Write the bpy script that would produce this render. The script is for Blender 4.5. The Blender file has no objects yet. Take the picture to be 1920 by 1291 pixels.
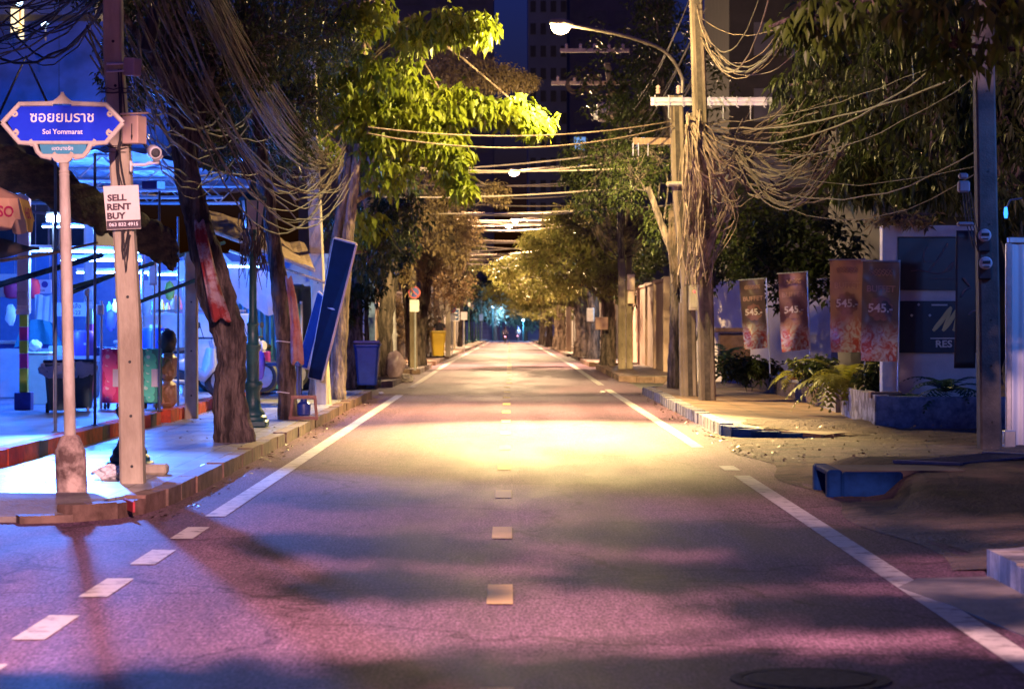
import bpy, math, random
import numpy as np
from mathutils import Vector, Matrix, Euler, noise
random.seed(7)
sc = bpy.context.scene
COL = sc.collection
R = math.radians
F, HX, HY, CH = 4533.0, 955.0, 605.0, 1.6
V = Vector

def gz(y):
    return 0.0 if y < 90 else -(y - 90) * 0.0035
SKY, MKT, GATE, HAZE = 0.28, 0.54, 1.0, 0
def P(px, py, d):
    return V(((px - HX) / F * d, d, CH - (py - HY) / F * d))
def G(px, py, base=0.0):
    d = (CH - base) * F / (py - HY)
    for _ in range(30):
        d = (CH - base - gz(d)) * F / (py - HY)
    return V(((px - HX) / F * d, d, base + gz(d)))

# ------------------------------------------------------------------ materials
MATS = {}
def mat(name, c1, c2=None, scale=6.0, rough=0.7, bump=0.0, bscale=None, metal=0.0, spec=0.5, emit=None, estr=0.0,
        stretch=(1, 1, 1), detail=5.0, trans=0.0, contrast=(0.35, 0.65), sheen=0.0, r2=None):
    if name in MATS: return MATS[name]
    m = bpy.data.materials.new(name); m.use_nodes = True
    nt = m.node_tree; n = nt.nodes; l = nt.links
    b = n['Principled BSDF']
    b.inputs['Roughness'].default_value = rough
    b.inputs['Metallic'].default_value = metal
    b.inputs['Specular IOR Level'].default_value = spec
    c1 = tuple(c1) + (1,)
    b.inputs['Base Color'].default_value = c1
    if c2 is not None or bump:
        tc = n.new('ShaderNodeTexCoord'); mp = n.new('ShaderNodeMapping')
        mp.inputs['Scale'].default_value = stretch
        l.new(tc.outputs['Object'], mp.inputs['Vector'])
        if c2 is not None:
            t = n.new('ShaderNodeTexNoise'); t.inputs['Scale'].default_value = scale; t.inputs['Detail'].default_value = detail
            t.inputs['Roughness'].default_value = 0.65
            l.new(mp.outputs[0], t.inputs['Vector'])
            r = n.new('ShaderNodeValToRGB')
            r.color_ramp.elements[0].position = contrast[0]; r.color_ramp.elements[1].position = contrast[1]
            r.color_ramp.elements[0].color = c1; r.color_ramp.elements[1].color = tuple(c2) + (1,)
            l.new(t.outputs['Fac'], r.inputs[0]); l.new(r.outputs[0], b.inputs['Base Color'])
            if r2 is not None:
                mr = n.new('ShaderNodeMapRange'); mr.inputs['From Min'].default_value = .35; mr.inputs['From Max'].default_value = .65
                mr.inputs['To Min'].default_value = rough; mr.inputs['To Max'].default_value = r2
                l.new(t.outputs['Fac'], mr.inputs['Value']); l.new(mr.outputs[0], b.inputs['Roughness'])
        if bump:
            t2 = n.new('ShaderNodeTexNoise'); t2.inputs['Scale'].default_value = bscale or scale * 4; t2.inputs['Detail'].default_value = 4
            l.new(mp.outputs[0], t2.inputs['Vector'])
            bp = n.new('ShaderNodeBump'); bp.inputs['Strength'].default_value = bump; bp.inputs['Distance'].default_value = 0.07 if bump > .95 else 0.02
            l.new(t2.outputs['Fac'], bp.inputs['Height']); l.new(bp.outputs[0], b.inputs['Normal'])
    if emit is not None:
        b.inputs['Emission Color'].default_value = tuple(emit) + (1,)
        b.inputs['Emission Strength'].default_value = estr
    MATS[name] = m
    return m

def leafmat(name, c1, c2, trans=0.45, rough=0.45, back=None):
    if name in MATS: return MATS[name]
    m = bpy.data.materials.new(name); m.use_nodes = True
    nt = m.node_tree; n = nt.nodes; l = nt.links
    b = n['Principled BSDF']; out = n['Material Output']
    tc = n.new('ShaderNodeTexCoord'); t = n.new('ShaderNodeTexNoise'); t.inputs['Scale'].default_value = 2.3; t.inputs['Detail'].default_value = 6
    l.new(tc.outputs['Object'], t.inputs['Vector'])
    r = n.new('ShaderNodeValToRGB')
    r.color_ramp.elements[0].position = .33; r.color_ramp.elements[1].position = .67
    r.color_ramp.elements[0].color = tuple(c1) + (1,); r.color_ramp.elements[1].color = tuple(c2) + (1,)
    l.new(t.outputs['Fac'], r.inputs[0]); l.new(r.outputs[0], b.inputs['Base Color'])
    b.inputs['Roughness'].default_value = rough; b.inputs['Specular IOR Level'].default_value = .35
    tr = n.new('ShaderNodeBsdfTranslucent'); mx = n.new('ShaderNodeMixShader'); mx.inputs[0].default_value = trans
    l.new(r.outputs[0], tr.inputs['Color'])
    l.new(b.outputs[0], mx.inputs[1]); l.new(tr.outputs[0], mx.inputs[2]); l.new(mx.outputs[0], out.inputs['Surface'])
    MATS[name] = m
    return m

def asphalt():
    m = bpy.data.materials.new('asphalt'); m.use_nodes = True
    nt = m.node_tree; n = nt.nodes; l = nt.links; b = n['Principled BSDF']
    tc = n.new('ShaderNodeTexCoord')
    big = n.new('ShaderNodeTexNoise'); big.inputs['Scale'].default_value = .55; big.inputs['Detail'].default_value = 6; big.inputs['Roughness'].default_value = .6
    mp = n.new('ShaderNodeMapping'); mp.inputs['Scale'].default_value = (1.6, .35, 1)
    l.new(tc.outputs['Object'], mp.inputs['Vector']); l.new(mp.outputs[0], big.inputs['Vector'])
    fine = n.new('ShaderNodeTexNoise'); fine.inputs['Scale'].default_value = 60; fine.inputs['Detail'].default_value = 3; fine.inputs['Roughness'].default_value = .7
    mpf = n.new('ShaderNodeMapping'); mpf.inputs['Scale'].default_value = (1, .22, 1); l.new(tc.outputs['Object'], mpf.inputs['Vector']); l.new(mpf.outputs[0], fine.inputs['Vector'])
    r1 = n.new('ShaderNodeValToRGB'); r1.color_ramp.elements[0].position = .3; r1.color_ramp.elements[1].position = .7
    r1.color_ramp.elements[0].color = (.112, .060, .088, 1); r1.color_ramp.elements[1].color = (.165, .091, .132, 1)
    l.new(big.outputs['Fac'], r1.inputs[0])
    r2 = n.new('ShaderNodeValToRGB'); r2.color_ramp.elements[0].position = .32; r2.color_ramp.elements[1].position = .72
    r2.color_ramp.elements[0].color = (.3, .3, .3, 1); r2.color_ramp.elements[1].color = (2.0, 2.0, 2.0, 1)
    l.new(fine.outputs['Fac'], r2.inputs[0])
    mu = n.new('ShaderNodeMix'); mu.data_type = 'RGBA'; mu.blend_type = 'MULTIPLY'; mu.inputs[0].default_value = 1
    l.new(r1.outputs[0], mu.inputs[6]); l.new(r2.outputs[0], mu.inputs[7])
    med = n.new('ShaderNodeTexNoise'); med.inputs['Scale'].default_value = 17; med.inputs['Detail'].default_value = 6; med.inputs['Roughness'].default_value = .75
    mp2 = n.new('ShaderNodeMapping'); mp2.inputs['Scale'].default_value = (1, .13, 1); l.new(tc.outputs['Object'], mp2.inputs['Vector']); l.new(mp2.outputs[0], med.inputs['Vector'])
    r3 = n.new('ShaderNodeValToRGB'); r3.color_ramp.elements[0].position = .3; r3.color_ramp.elements[1].position = .7
    r3.color_ramp.elements[0].color = (.66, .65, .66, 1); r3.color_ramp.elements[1].color = (1.32, 1.32, 1.32, 1); l.new(med.outputs['Fac'], r3.inputs[0])
    trk = n.new('ShaderNodeTexNoise'); trk.inputs['Scale'].default_value = 1.5; trk.inputs['Detail'].default_value = 4
    mp3 = n.new('ShaderNodeMapping'); mp3.inputs['Scale'].default_value = (1, .05, 1); l.new(tc.outputs['Object'], mp3.inputs['Vector']); l.new(mp3.outputs[0], trk.inputs['Vector'])
    r4 = n.new('ShaderNodeValToRGB'); r4.color_ramp.elements[0].position = .35; r4.color_ramp.elements[1].position = .6
    r4.color_ramp.elements[0].color = (.72, .72, .74, 1); r4.color_ramp.elements[1].color = (1.08, 1.08, 1.08, 1); l.new(trk.outputs['Fac'], r4.inputs[0])
    mm = n.new('ShaderNodeMix'); mm.data_type = 'RGBA'; mm.blend_type = 'MULTIPLY'; mm.inputs[0].default_value = 1; l.new(mu.outputs[2], mm.inputs[6]); l.new(r3.outputs[0], mm.inputs[7])
    mu = n.new('ShaderNodeMix'); mu.data_type = 'RGBA'; mu.blend_type = 'MULTIPLY'; mu.inputs[0].default_value = 1; l.new(mm.outputs[2], mu.inputs[6]); l.new(r4.outputs[0], mu.inputs[7])
    # long cracks and patch joints
    vo = n.new('ShaderNodeTexVoronoi'); vo.feature = 'DISTANCE_TO_EDGE'; vo.inputs['Scale'].default_value = .32
    wn = n.new('ShaderNodeTexNoise'); wn.inputs['Scale'].default_value = 1.7; wn.inputs['Detail'].default_value = 5
    l.new(tc.outputs['Object'], wn.inputs['Vector'])
    ad = n.new('ShaderNodeMix'); ad.data_type = 'RGBA'; ad.blend_type = 'ADD'; ad.inputs[0].default_value = .8
    l.new(tc.outputs['Object'], ad.inputs[6]); l.new(wn.outputs['Color'], ad.inputs[7])
    l.new(ad.outputs[2], vo.inputs['Vector'])
    rc = n.new('ShaderNodeValToRGB'); rc.color_ramp.elements[0].position = .0; rc.color_ramp.elements[1].position = .012
    rc.color_ramp.elements[0].color = (.5, .48, .48, 1); rc.color_ramp.elements[1].color = (1, 1, 1, 1)
    l.new(vo.outputs['Distance'], rc.inputs[0])
    m2 = n.new('ShaderNodeMix'); m2.data_type = 'RGBA'; m2.blend_type = 'MULTIPLY'; m2.inputs[0].default_value = 1
    l.new(mu.outputs[2], m2.inputs[6]); l.new(rc.outputs[0], m2.inputs[7])
    l.new(m2.outputs[2], b.inputs['Base Color'])
    mr = n.new('ShaderNodeMapRange'); mr.inputs['From Min'].default_value = .3; mr.inputs['From Max'].default_value = .7
    mr.inputs['To Min'].default_value = .62; mr.inputs['To Max'].default_value = .78
    l.new(big.outputs['Fac'], mr.inputs['Value']); l.new(mr.outputs[0], b.inputs['Roughness'])
    b.inputs['Specular IOR Level'].default_value = .035
    bp = n.new('ShaderNodeBump'); bp.inputs['Strength'].default_value = .35; bp.inputs['Distance'].default_value = .004
    l.new(fine.outputs['Fac'], bp.inputs['Height']); l.new(bp.outputs[0], b.inputs['Normal'])
    return m

def tiles(name, c1, c2, mortar, bw=.4, bh=.4, rough=.4, off=0.0):
    m = bpy.data.materials.new(name); m.use_nodes = True
    nt = m.node_tree; n = nt.nodes; l = nt.links; b = n['Principled BSDF']
    tc = n.new('ShaderNodeTexCoord')
    br = n.new('ShaderNodeTexBrick'); br.offset = off; br.inputs['Scale'].default_value = 1
    br.inputs['Brick Width'].default_value = bw; br.inputs['Row Height'].default_value = bh; br.inputs['Mortar Size'].default_value = .012
    br.inputs['Color1'].default_value = c1 + (1,); br.inputs['Color2'].default_value = c2 + (1,); br.inputs['Mortar'].default_value = mortar + (1,)
    l.new(tc.outputs['Object'], br.inputs['Vector'])
    t = n.new('ShaderNodeTexNoise'); t.inputs['Scale'].default_value = 1.6; t.inputs['Detail'].default_value = 7
    l.new(tc.outputs['Object'], t.inputs['Vector'])
    r = n.new('ShaderNodeValToRGB'); r.color_ramp.elements[0].position = .35; r.color_ramp.elements[1].position = .68
    r.color_ramp.elements[0].color = (.5, .48, .46, 1); r.color_ramp.elements[1].color = (1.05, 1.05, 1.05, 1)
    l.new(t.outputs['Fac'], r.inputs[0])
    mu = n.new('ShaderNodeMix'); mu.data_type = 'RGBA'; mu.blend_type = 'MULTIPLY'; mu.inputs[0].default_value = 1
    l.new(br.outputs['Color'], mu.inputs[6]); l.new(r.outputs[0], mu.inputs[7]); l.new(mu.outputs[2], b.inputs['Base Color'])
    mr = n.new('ShaderNodeMapRange'); mr.inputs['From Min'].default_value = .3; mr.inputs['From Max'].default_value = .7
    mr.inputs['To Min'].default_value = rough + .15; mr.inputs['To Max'].default_value = rough - .08
    l.new(t.outputs['Fac'], mr.inputs['Value']); l.new(mr.outputs[0], b.inputs['Roughness'])
    bp = n.new('ShaderNodeBump'); bp.inputs['Strength'].default_value = .5; bp.inputs['Distance'].default_value = .01; bp.invert = True
    l.new(br.outputs['Fac'], bp.inputs['Height']); l.new(bp.outputs[0], b.inputs['Normal'])
    return m

def stripes(name, ca, cb, axis, period, duty=.5, rough=.75, dirt=True):
    """painted stripes along one object axis, worn by noise"""
    m = bpy.data.materials.new(name); m.use_nodes = True
    nt = m.node_tree; n = nt.nodes; l = nt.links; b = n['Principled BSDF']
    tc = n.new('ShaderNodeTexCoord'); sx = n.new('ShaderNodeSeparateXYZ'); l.new(tc.outputs['Object'], sx.inputs[0])
    d = n.new('ShaderNodeMath'); d.operation = 'DIVIDE'; d.inputs[1].default_value = period; l.new(sx.outputs[axis], d.inputs[0])
    fr = n.new('ShaderNodeMath'); fr.operation = 'FRACT'; l.new(d.outputs[0], fr.inputs[0])
    gt = n.new('ShaderNodeMath'); gt.operation = 'GREATER_THAN'; gt.inputs[1].default_value = duty; l.new(fr.outputs[0], gt.inputs[0])
    mx = n.new('ShaderNodeMix'); mx.data_type = 'RGBA'; l.new(gt.outputs[0], mx.inputs[0])
    mx.inputs[6].default_value = ca + (1,); mx.inputs[7].default_value = cb + (1,)
    t = n.new('ShaderNodeTexNoise'); t.inputs['Scale'].default_value = 5; t.inputs['Detail'].default_value = 8; t.inputs['Roughness'].default_value = .7
    l.new(tc.outputs['Object'], t.inputs['Vector'])
    r = n.new('ShaderNodeValToRGB'); r.color_ramp.elements[0].position = .36; r.color_ramp.elements[1].position = .62
    r.color_ramp.elements[0].color = (.38, .33, .3, 1); r.color_ramp.elements[1].color = (1, 1, 1, 1)
    l.new(t.outputs['Fac'], r.inputs[0])
    mu = n.new('ShaderNodeMix'); mu.data_type = 'RGBA'; mu.blend_type = 'MULTIPLY'; mu.inputs[0].default_value = 1 if dirt else .3
    l.new(mx.outputs[2], mu.inputs[6]); l.new(r.outputs[0], mu.inputs[7]); l.new(mu.outputs[2], b.inputs['Base Color'])
    b.inputs['Roughness'].default_value = rough
    bp = n.new('ShaderNodeBump'); bp.inputs['Strength'].default_value = .5; bp.inputs['Distance'].default_value = .015
    l.new(t.outputs['Fac'], bp.inputs['Height']); l.new(bp.outputs[0], b.inputs['Normal'])
    return m

# ------------------------------------------------------------------ mesh builder
class MB:
    def __init__(s): s.v = []; s.f = []; s.m = []
    def add(s, vs, fs, mi=0):
        o = len(s.v); s.v.extend([tuple(p) for p in vs]); s.f.extend([tuple(i + o for i in f) for f in fs]); s.m.extend([mi] * len(fs)); return s
    def box(s, c, size, rot=None, mi=0, taper=1.0):
        hx, hy, hz = size[0] / 2, size[1] / 2, size[2] / 2
        vs = []
        for z, k in ((-hz, 1.0), (hz, taper)):
            for x, y in ((-hx, -hy), (hx, -hy), (hx, hy), (-hx, hy)): vs.append(V((x * k, y * k, z)))
        if rot is not None:
            M = rot if isinstance(rot, Matrix) else Euler(rot).to_matrix()
            vs = [M @ p for p in vs]
        c = V(c); vs = [p + c for p in vs]
        return s.add(vs, [(3, 2, 1, 0), (4, 5, 6, 7), (0, 1, 5, 4), (1, 2, 6, 5), (2, 3, 7, 6), (3, 0, 4, 7)], mi)
    def bbox(s, c, size, bev=.01, rot=None, mi=0):
        """box with chamfered edges"""
        hx, hy, hz = [q / 2 for q in size]; b = min(bev, hx * .9, hy * .9, hz * .9)
        vs = []; idx = {}
        for sx in (-1, 1):
            for sy in (-1, 1):
                for sz in (-1, 1):
                    for a in range(3):
                        p = [sx * (hx - b), sy * (hy - b), sz * (hz - b)]
                        p[a] = (sx * hx, sy * hy, sz * hz)[a]
                        idx[(sx, sy, sz, a)] = len(vs); vs.append(V(p))
        fs = []
        def q(*k): fs.append(tuple(idx[i] for i in k))
        for g in (-1, 1):
            A = [(-1, -1), (1, -1), (1, 1), (-1, 1)]
            o = A if g > 0 else A[::-1]
            q(*[(g, i, j, 0) for i, j in o]); q(*[(j, g, i, 1) for i, j in o]); q(*[(i, j, g, 2) for i, j in o])
        for a in (-1, 1):
            for c_ in (-1, 1):
                q((a, c_, -1, 0), (a, c_, 1, 0), (a, c_, 1, 1), (a, c_, -1, 1))
                q((-1, a, c_, 1), (1, a, c_, 1), (1, a, c_, 2), (-1, a, c_, 2))
                q((c_, -1, a, 2), (c_, 1, a, 2), (c_, 1, a, 0), (c_, -1, a, 0))
                for d in (-1, 1): q((a, c_, d, 0), (a, c_, d, 1), (a, c_, d, 2))
        if rot is not None:
            M = rot if isinstance(rot, Matrix) else Euler(rot).to_matrix(); vs = [M @ p for p in vs]
        c = V(c)
        return s.add([p + c for p in vs], fs, mi)
    def tube(s, pts, r, n=8, cap=True, mi=0, flat=1.0):
        pts = [V(p) for p in pts]
        if not hasattr(r, '__len__'): r = [r] * len(pts)
        vs = []; up = None
        for i, p in enumerate(pts):
            t = (pts[min(i + 1, len(pts) - 1)] - pts[max(i - 1, 0)])
            if t.length < 1e-9: t = V((0, 0, 1))
            t.normalize()
            if up is None: up = V((1, 0, 0)) if abs(t.x) < .8 else V((0, 1, 0))
            a = (up - t * up.dot(t))
            if a.length < 1e-6: a = V((0, 1, 0)) - t * t.y
            a.normalize(); b = t.cross(a); up = a
            for k in range(n):
                an = 2 * math.pi * k / n
                vs.append(p + a * math.cos(an) * r[i] + b * math.sin(an) * r[i] * flat)
        fs = []
        for i in range(len(pts) - 1):
            for k in range(n):
                k2 = (k + 1) % n
                fs.append((i * n + k, i * n + k2, (i + 1) * n + k2, (i + 1) * n + k))
        if cap:
            fs.append(tuple(range(n))[::-1]); fs.append(tuple((len(pts) - 1) * n + k for k in range(n)))
        return s.add(vs, fs, mi)
    def lathe(s, prof, c=(0, 0, 0), n=16, rot=None, mi=0, squash=(1, 1)):
        c = V(c); vs = []
        M = None if rot is None else (rot if isinstance(rot, Matrix) else Euler(rot).to_matrix())
        for r, z in prof:
            for k in range(n):
                an = 2 * math.pi * k / n
                p = V((math.cos(an) * r * squash[0], math.sin(an) * r * squash[1], z))
                vs.append((M @ p if M else p) + c)
        fs = []
        for i in range(len(prof) - 1):
            for k in range(n):
                k2 = (k + 1) % n
                fs.append((i * n + k, i * n + k2, (i + 1) * n + k2, (i + 1) * n + k))
        fs.append(tuple(range(n))[::-1]); fs.append(tuple((len(prof) - 1) * n + k for k in range(n)))
        return s.add(vs, fs, mi)
    def prism(s, poly, z0, z1, mi=0, side_mi=None):
        n = len(poly); ar = sum(poly[i][0] * poly[(i + 1) % n][1] - poly[(i + 1) % n][0] * poly[i][1] for i in range(n))
        if ar < 0: poly = poly[::-1]
        f0 = z0 if callable(z0) else (lambda x, y: z0); f1 = z1 if callable(z1) else (lambda x, y: z1)
        vs = [V((x, y, f0(x, y))) for x, y in poly] + [V((x, y, f1(x, y))) for x, y in poly]
        s.add(vs, [tuple(range(n, 2 * n)), tuple(range(n))[::-1]], mi)
        s.add(vs, [(i, (i + 1) % n, n + (i + 1) % n, n + i) for i in range(n)], mi if side_mi is None else side_mi)
        return s
    def plate(s, poly, M, th, mi=0):
        """polygon in local x/z plane, facing local -y, thickness th, placed by 4x4 matrix"""
        n = len(poly); ar = sum(poly[i][0] * poly[(i + 1) % n][1] - poly[(i + 1) % n][0] * poly[i][1] for i in range(n))
        if ar < 0: poly = poly[::-1]
        vs = [M @ V((x, -th / 2, z)) for x, z in poly] + [M @ V((x, th / 2, z)) for x, z in poly]
        fs = [tuple(range(n)), tuple(range(n, 2 * n))[::-1]] + [((i + 1) % n, i, n + i, n + (i + 1) % n) for i in range(n)]
        return s.add(vs, fs, mi)
    def grid(s, fn, nu, nv, mi=0):
        vs = [fn(i / nu, j / nv) for j in range(nv + 1) for i in range(nu + 1)]
        fs = [(j * (nu + 1) + i, j * (nu + 1) + i + 1, (j + 1) * (nu + 1) + i + 1, (j + 1) * (nu + 1) + i) for j in range(nv) for i in range(nu)]
        return s.add(vs, fs, mi)
    def text(s, txt, size, M, mi=0, bold=0.0, fn=None, extrude=0.0, shear=0.0):
        """text centred on local origin, reading along local +x, up local +z, facing local -y"""
        vs, fs = text_mesh(txt, size, bold, extrude, shear)
        if fn: vs = [fn(V(p)) for p in vs]
        else: vs = [M @ V((x, -z, y)) for x, y, z in vs]
        return s.add(vs, fs, mi)
    def build(s, name, mats, parent=None, smooth=False, origin=None):
        if not isinstance(mats, (list, tuple)): mats = [mats]
        me = bpy.data.meshes.new(name)
        o = bpy.data.objects.new(name, me)
        if parent is not None:
            off = root_loc(parent); o.parent = parent
        else:
            off = V(origin) if origin is not None else V((0, 0, 0)); o.location = off
        me.from_pydata([(p[0] - off[0], p[1] - off[1], p[2] - off[2]) for p in s.v], [], s.f)
        for m in mats: me.materials.append(m)
        if len(mats) > 1: me.polygons.foreach_set('material_index', s.m)
        if smooth: me.polygons.foreach_set('use_smooth', [True] * len(me.polygons))
        me.update(); COL.objects.link(o)
        if smooth and hasattr(me, 'set_sharp_from_angle'): me.set_sharp_from_angle(angle=R(40))
        return o
def root_loc(o):
    while o.parent is not None: o = o.parent
    return o.location
_tc = {}
def text_mesh(txt, size, bold=0.0, extrude=0.0, shear=0.0):
    k = (txt, size, bold, extrude, shear)
    if k in _tc: return _tc[k]
    cu = bpy.data.curves.new('t', 'FONT'); cu.body = txt; cu.size = size; cu.offset = bold; cu.extrude = extrude; cu.shear = shear
    cu.align_x = 'CENTER'; cu.align_y = 'CENTER'; cu.resolution_u = 3
    o = bpy.data.objects.new('t', cu); COL.objects.link(o)
    dg = bpy.context.evaluated_depsgraph_get()
    me = bpy.data.meshes.new_from_object(o.evaluated_get(dg))
    r = ([tuple(v.co) for v in me.vertices], [tuple(p.vertices) for p in me.polygons])
    bpy.data.objects.remove(o); bpy.data.curves.remove(cu); bpy.data.meshes.remove(me)
    _tc[k] = r
    return r
def tag(o, label=None, cat=None, group=None, kind=None):
    if label: o['label'] = label
    if cat: o['category'] = cat
    if group: o['group'] = group
    if kind: o['kind'] = kind
    return o
def thing(name, label, cat, loc, group=None):
    o = bpy.data.objects.new(name, None); o.location = loc; o.empty_display_size = .2; COL.objects.link(o)
    return tag(o, label, cat, group)
def struct(mb, name, m, smooth=False):
    return tag(mb.build(name, m, smooth=smooth), kind='structure')
def single(mb, name, m, label, cat, origin, group=None, smooth=False):
    return tag(mb.build(name, m, origin=origin, smooth=smooth), label, cat, group)
def light(name, kind, loc, color, power, parent=None, target=None, **kw):
    ld = bpy.data.lights.new(name, kind); ld.color = color; ld.energy = power
    for k, v in kw.items(): setattr(ld, k, v)
    o = bpy.data.objects.new(name, ld); COL.objects.link(o)
    loc = V(loc)
    if target is not None: o.rotation_euler = (V(target) - loc).to_track_quat('-Z', 'Y').to_euler()
    if parent is not None: o.parent = parent; o.location = loc - root_loc(parent)
    else: o.location = loc
    return o
def TM(loc, rot=(0, 0, 0)): return Matrix.Translation(V(loc)) @ Euler(rot).to_matrix().to_4x4()
def sagline(a, b, sag, n=12, wig=0.0):
    a = V(a); b = V(b); out = []
    for i in range(n + 1):
        t = i / n; p = a.lerp(b, t); p.z -= sag * 4 * t * (1 - t)
        if wig and 0 < i < n: p += V((random.uniform(-wig, wig), random.uniform(-wig, wig), random.uniform(-wig, wig)))
        out.append(p)
    return out
def smoothpts(pts, k=4):
    """Catmull-Rom through points"""
    pts = [V(p) for p in pts]; q = [pts[0] * 2 - pts[1]] + pts + [pts[-1] * 2 - pts[-2]]; out = []
    for i in range(1, len(q) - 2):
        for j in range(k):
            t = j / k; p0, p1, p2, p3 = q[i - 1], q[i], q[i + 1], q[i + 2]
            out.append(.5 * ((2 * p1) + (p2 - p0) * t + (2 * p0 - 5 * p1 + 4 * p2 - p3) * t * t + (3 * p1 - p0 - 3 * p2 + p3) * t ** 3))
    out.append(pts[-1]); return out
def interp(rs, n):
    return [float(x) for x in np.interp(np.linspace(0, 1, n), np.linspace(0, 1, len(rs)), rs)]

# ------------------------------------------------------------------ foliage
def leaf_cloud(ells, clusters, ll, lw, per, droop, seed, spread=1.0, fold=.25):
    """ells: (centre, (rx,ry,rz), weight). Many folded pointed leaves in drooping whorls. Returns verts, faces, cluster tips"""
    rng = np.random.default_rng(seed)
    w = np.array([e[2] for e in ells], float); w /= w.sum()
    which = rng.choice(len(ells), clusters, p=w)
    C = np.array([tuple(e[0]) for e in ells]); Rr = np.array([e[1] for e in ells])
    dirs = rng.normal(size=(clusters, 3)); dirs /= np.linalg.norm(dirs, axis=1)[:, None]
    rad = rng.uniform(.12, 1.0, clusters) ** .5
    rad *= 1 + .22 * np.sin(dirs[:, 0] * 7 + which) * np.cos(dirs[:, 2] * 6 + seed)
    pos = C[which] + dirs * rad[:, None] * Rr[which]
    n = clusters * per
    base = np.repeat(pos, per, 0)
    az = rng.uniform(0, 2 * np.pi, n)
    pitch = rng.normal(-droop, .45, n)
    L = ll * rng.uniform(.6, 1.25, n); W = lw * rng.uniform(.7, 1.2, n)
    d = np.stack([np.cos(az) * np.cos(pitch), np.sin(az) * np.cos(pitch), np.sin(pitch)], 1)
    base = base + d * (rng.uniform(0, spread, n) * ll)[:, None] + rng.normal(size=(n, 3)) * ll * .25
    side = np.cross(d, np.array([0, 0, 1.0])); side += rng.normal(size=(n, 3)) * .35
    side /= np.linalg.norm(side, axis=1)[:, None] + 1e-9
    nrm = np.cross(side, d)
    mid = base + d * (L * .45)[:, None]
    up = nrm * (W * fold)[:, None]
    l = mid - side * W[:, None] * .5 + up; r = mid + side * W[:, None] * .5 + up
    tip = base + d * L[:, None] + np.array([0, 0, -1.0]) * (L * .18)[:, None]
    vs = np.stack([base, l, tip, r], 1).reshape(-1, 3)
    i = np.arange(n) * 4
    fs = np.concatenate([np.stack([i, i + 2, i + 1], 1), np.stack([i, i + 3, i + 2], 1)])
    return vs, fs, pos

def leaf_object(name, vs, fs, m, parent=None, origin=None):
    me = bpy.data.meshes.new(name); o = bpy.data.objects.new(name, me)
    off = root_loc(parent) if parent is not None else V(origin)
    if parent is not None: o.parent = parent
    else: o.location = off
    vs = vs - np.array(tuple(off))
    me.vertices.add(len(vs)); me.vertices.foreach_set('co', vs.astype(np.float32).ravel())
    nf = len(fs); me.loops.add(nf * 3); me.loops.foreach_set('vertex_index', fs.astype(np.int32).ravel())
    me.polygons.add(nf); me.polygons.foreach_set('loop_start', np.arange(0, nf * 3, 3, dtype=np.int32))
    me.polygons.foreach_set('loop_total', np.full(nf, 3, dtype=np.int32))
    me.materials.append(m); me.update(); me.validate()
    COL.objects.link(o); return o

def tree(label, trunk, r0, ells, clusters, ll, lw, per=7, droop=.7, lm=None, bm=None, seed=1, limbs=True, twig=.12, group=None,
         name='tree', cat='tree', trunk_n=18, limb_r=.3, rprof=None, start=.55, spread=1.0):
    trunk = smoothpts(trunk, 9 if len(trunk) > 4 else 12)
    root = thing(name, label, cat, trunk[0], group)
    rnd = random.Random(seed)
    mb = MB(); n = len(trunk)
    rr = interp([1.25, 1.0, .95, .9, .8, .65, .5] if rprof is None else rprof, n)
    rr = [r0 * q * (1 + rnd.uniform(-.05, .05)) for q in rr]
    mb.tube(trunk, rr, trunk_n)
    for i in range(n):
        for k in range(trunk_n):
            q = i * trunk_n + k; p = V(mb.v[q]); o = p - trunk[i]; s = V((p.x * 9, p.y * 9, p.z * 2.2))
            mb.v[q] = tuple(trunk[i] + o * (1 + .20 * noise.noise(s) + .12 * noise.noise(s * 2.7)))
    mb.build('trunk', bm, root, smooth=True)
    lb = MB()
    vs, fs, pos = leaf_cloud(ells, clusters, ll, lw, per, droop, seed, spread)
    if limbs:
        for e in ells:
            c = V(e[0]); i0 = int(n * rnd.uniform(start, .97)); i0 = min(i0, n - 1); a = trunk[i0]
            m1 = a.lerp(c, .45) + V((rnd.uniform(-.2, .2), rnd.uniform(-.2, .2), rnd.uniform(0, .35))) * (c - a).length * .35
            far = c + (c - a).normalized() * max(e[1]) * .5
            pts = smoothpts([a, m1, c, far], 4)
            lr = min(rr[i0] * .55, r0 * limb_r + .01)
            lb.tube(pts, interp([lr, lr * .75, lr * .45, lr * .15], len(pts)), 6)
        cen = [V(e[0]) for e in ells]
        for p in pos:
            if rnd.random() < twig:
                p = V(p); c = min(cen, key=lambda q: (q - p).length)
                a = c.lerp(p, rnd.uniform(.0, .3)); m1 = a.lerp(p, .5) + V((rnd.uniform(-.1, .1), rnd.uniform(-.1, .1), rnd.uniform(0, .15)))
                lb.tube([a, m1, p], [r0 * .07 + .004, r0 * .05 + .003, .003], 4, cap=False)
        lb.build('branches', bm, root, smooth=True)
    leaf_object('crown', vs, fs, lm, root)
    return root
def E(px, py, d, rx, ry, rd, w=1.0):
    s = d / F
    return (tuple(P(px, py, d)), (rx * s, rd, ry * s), w)
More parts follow.
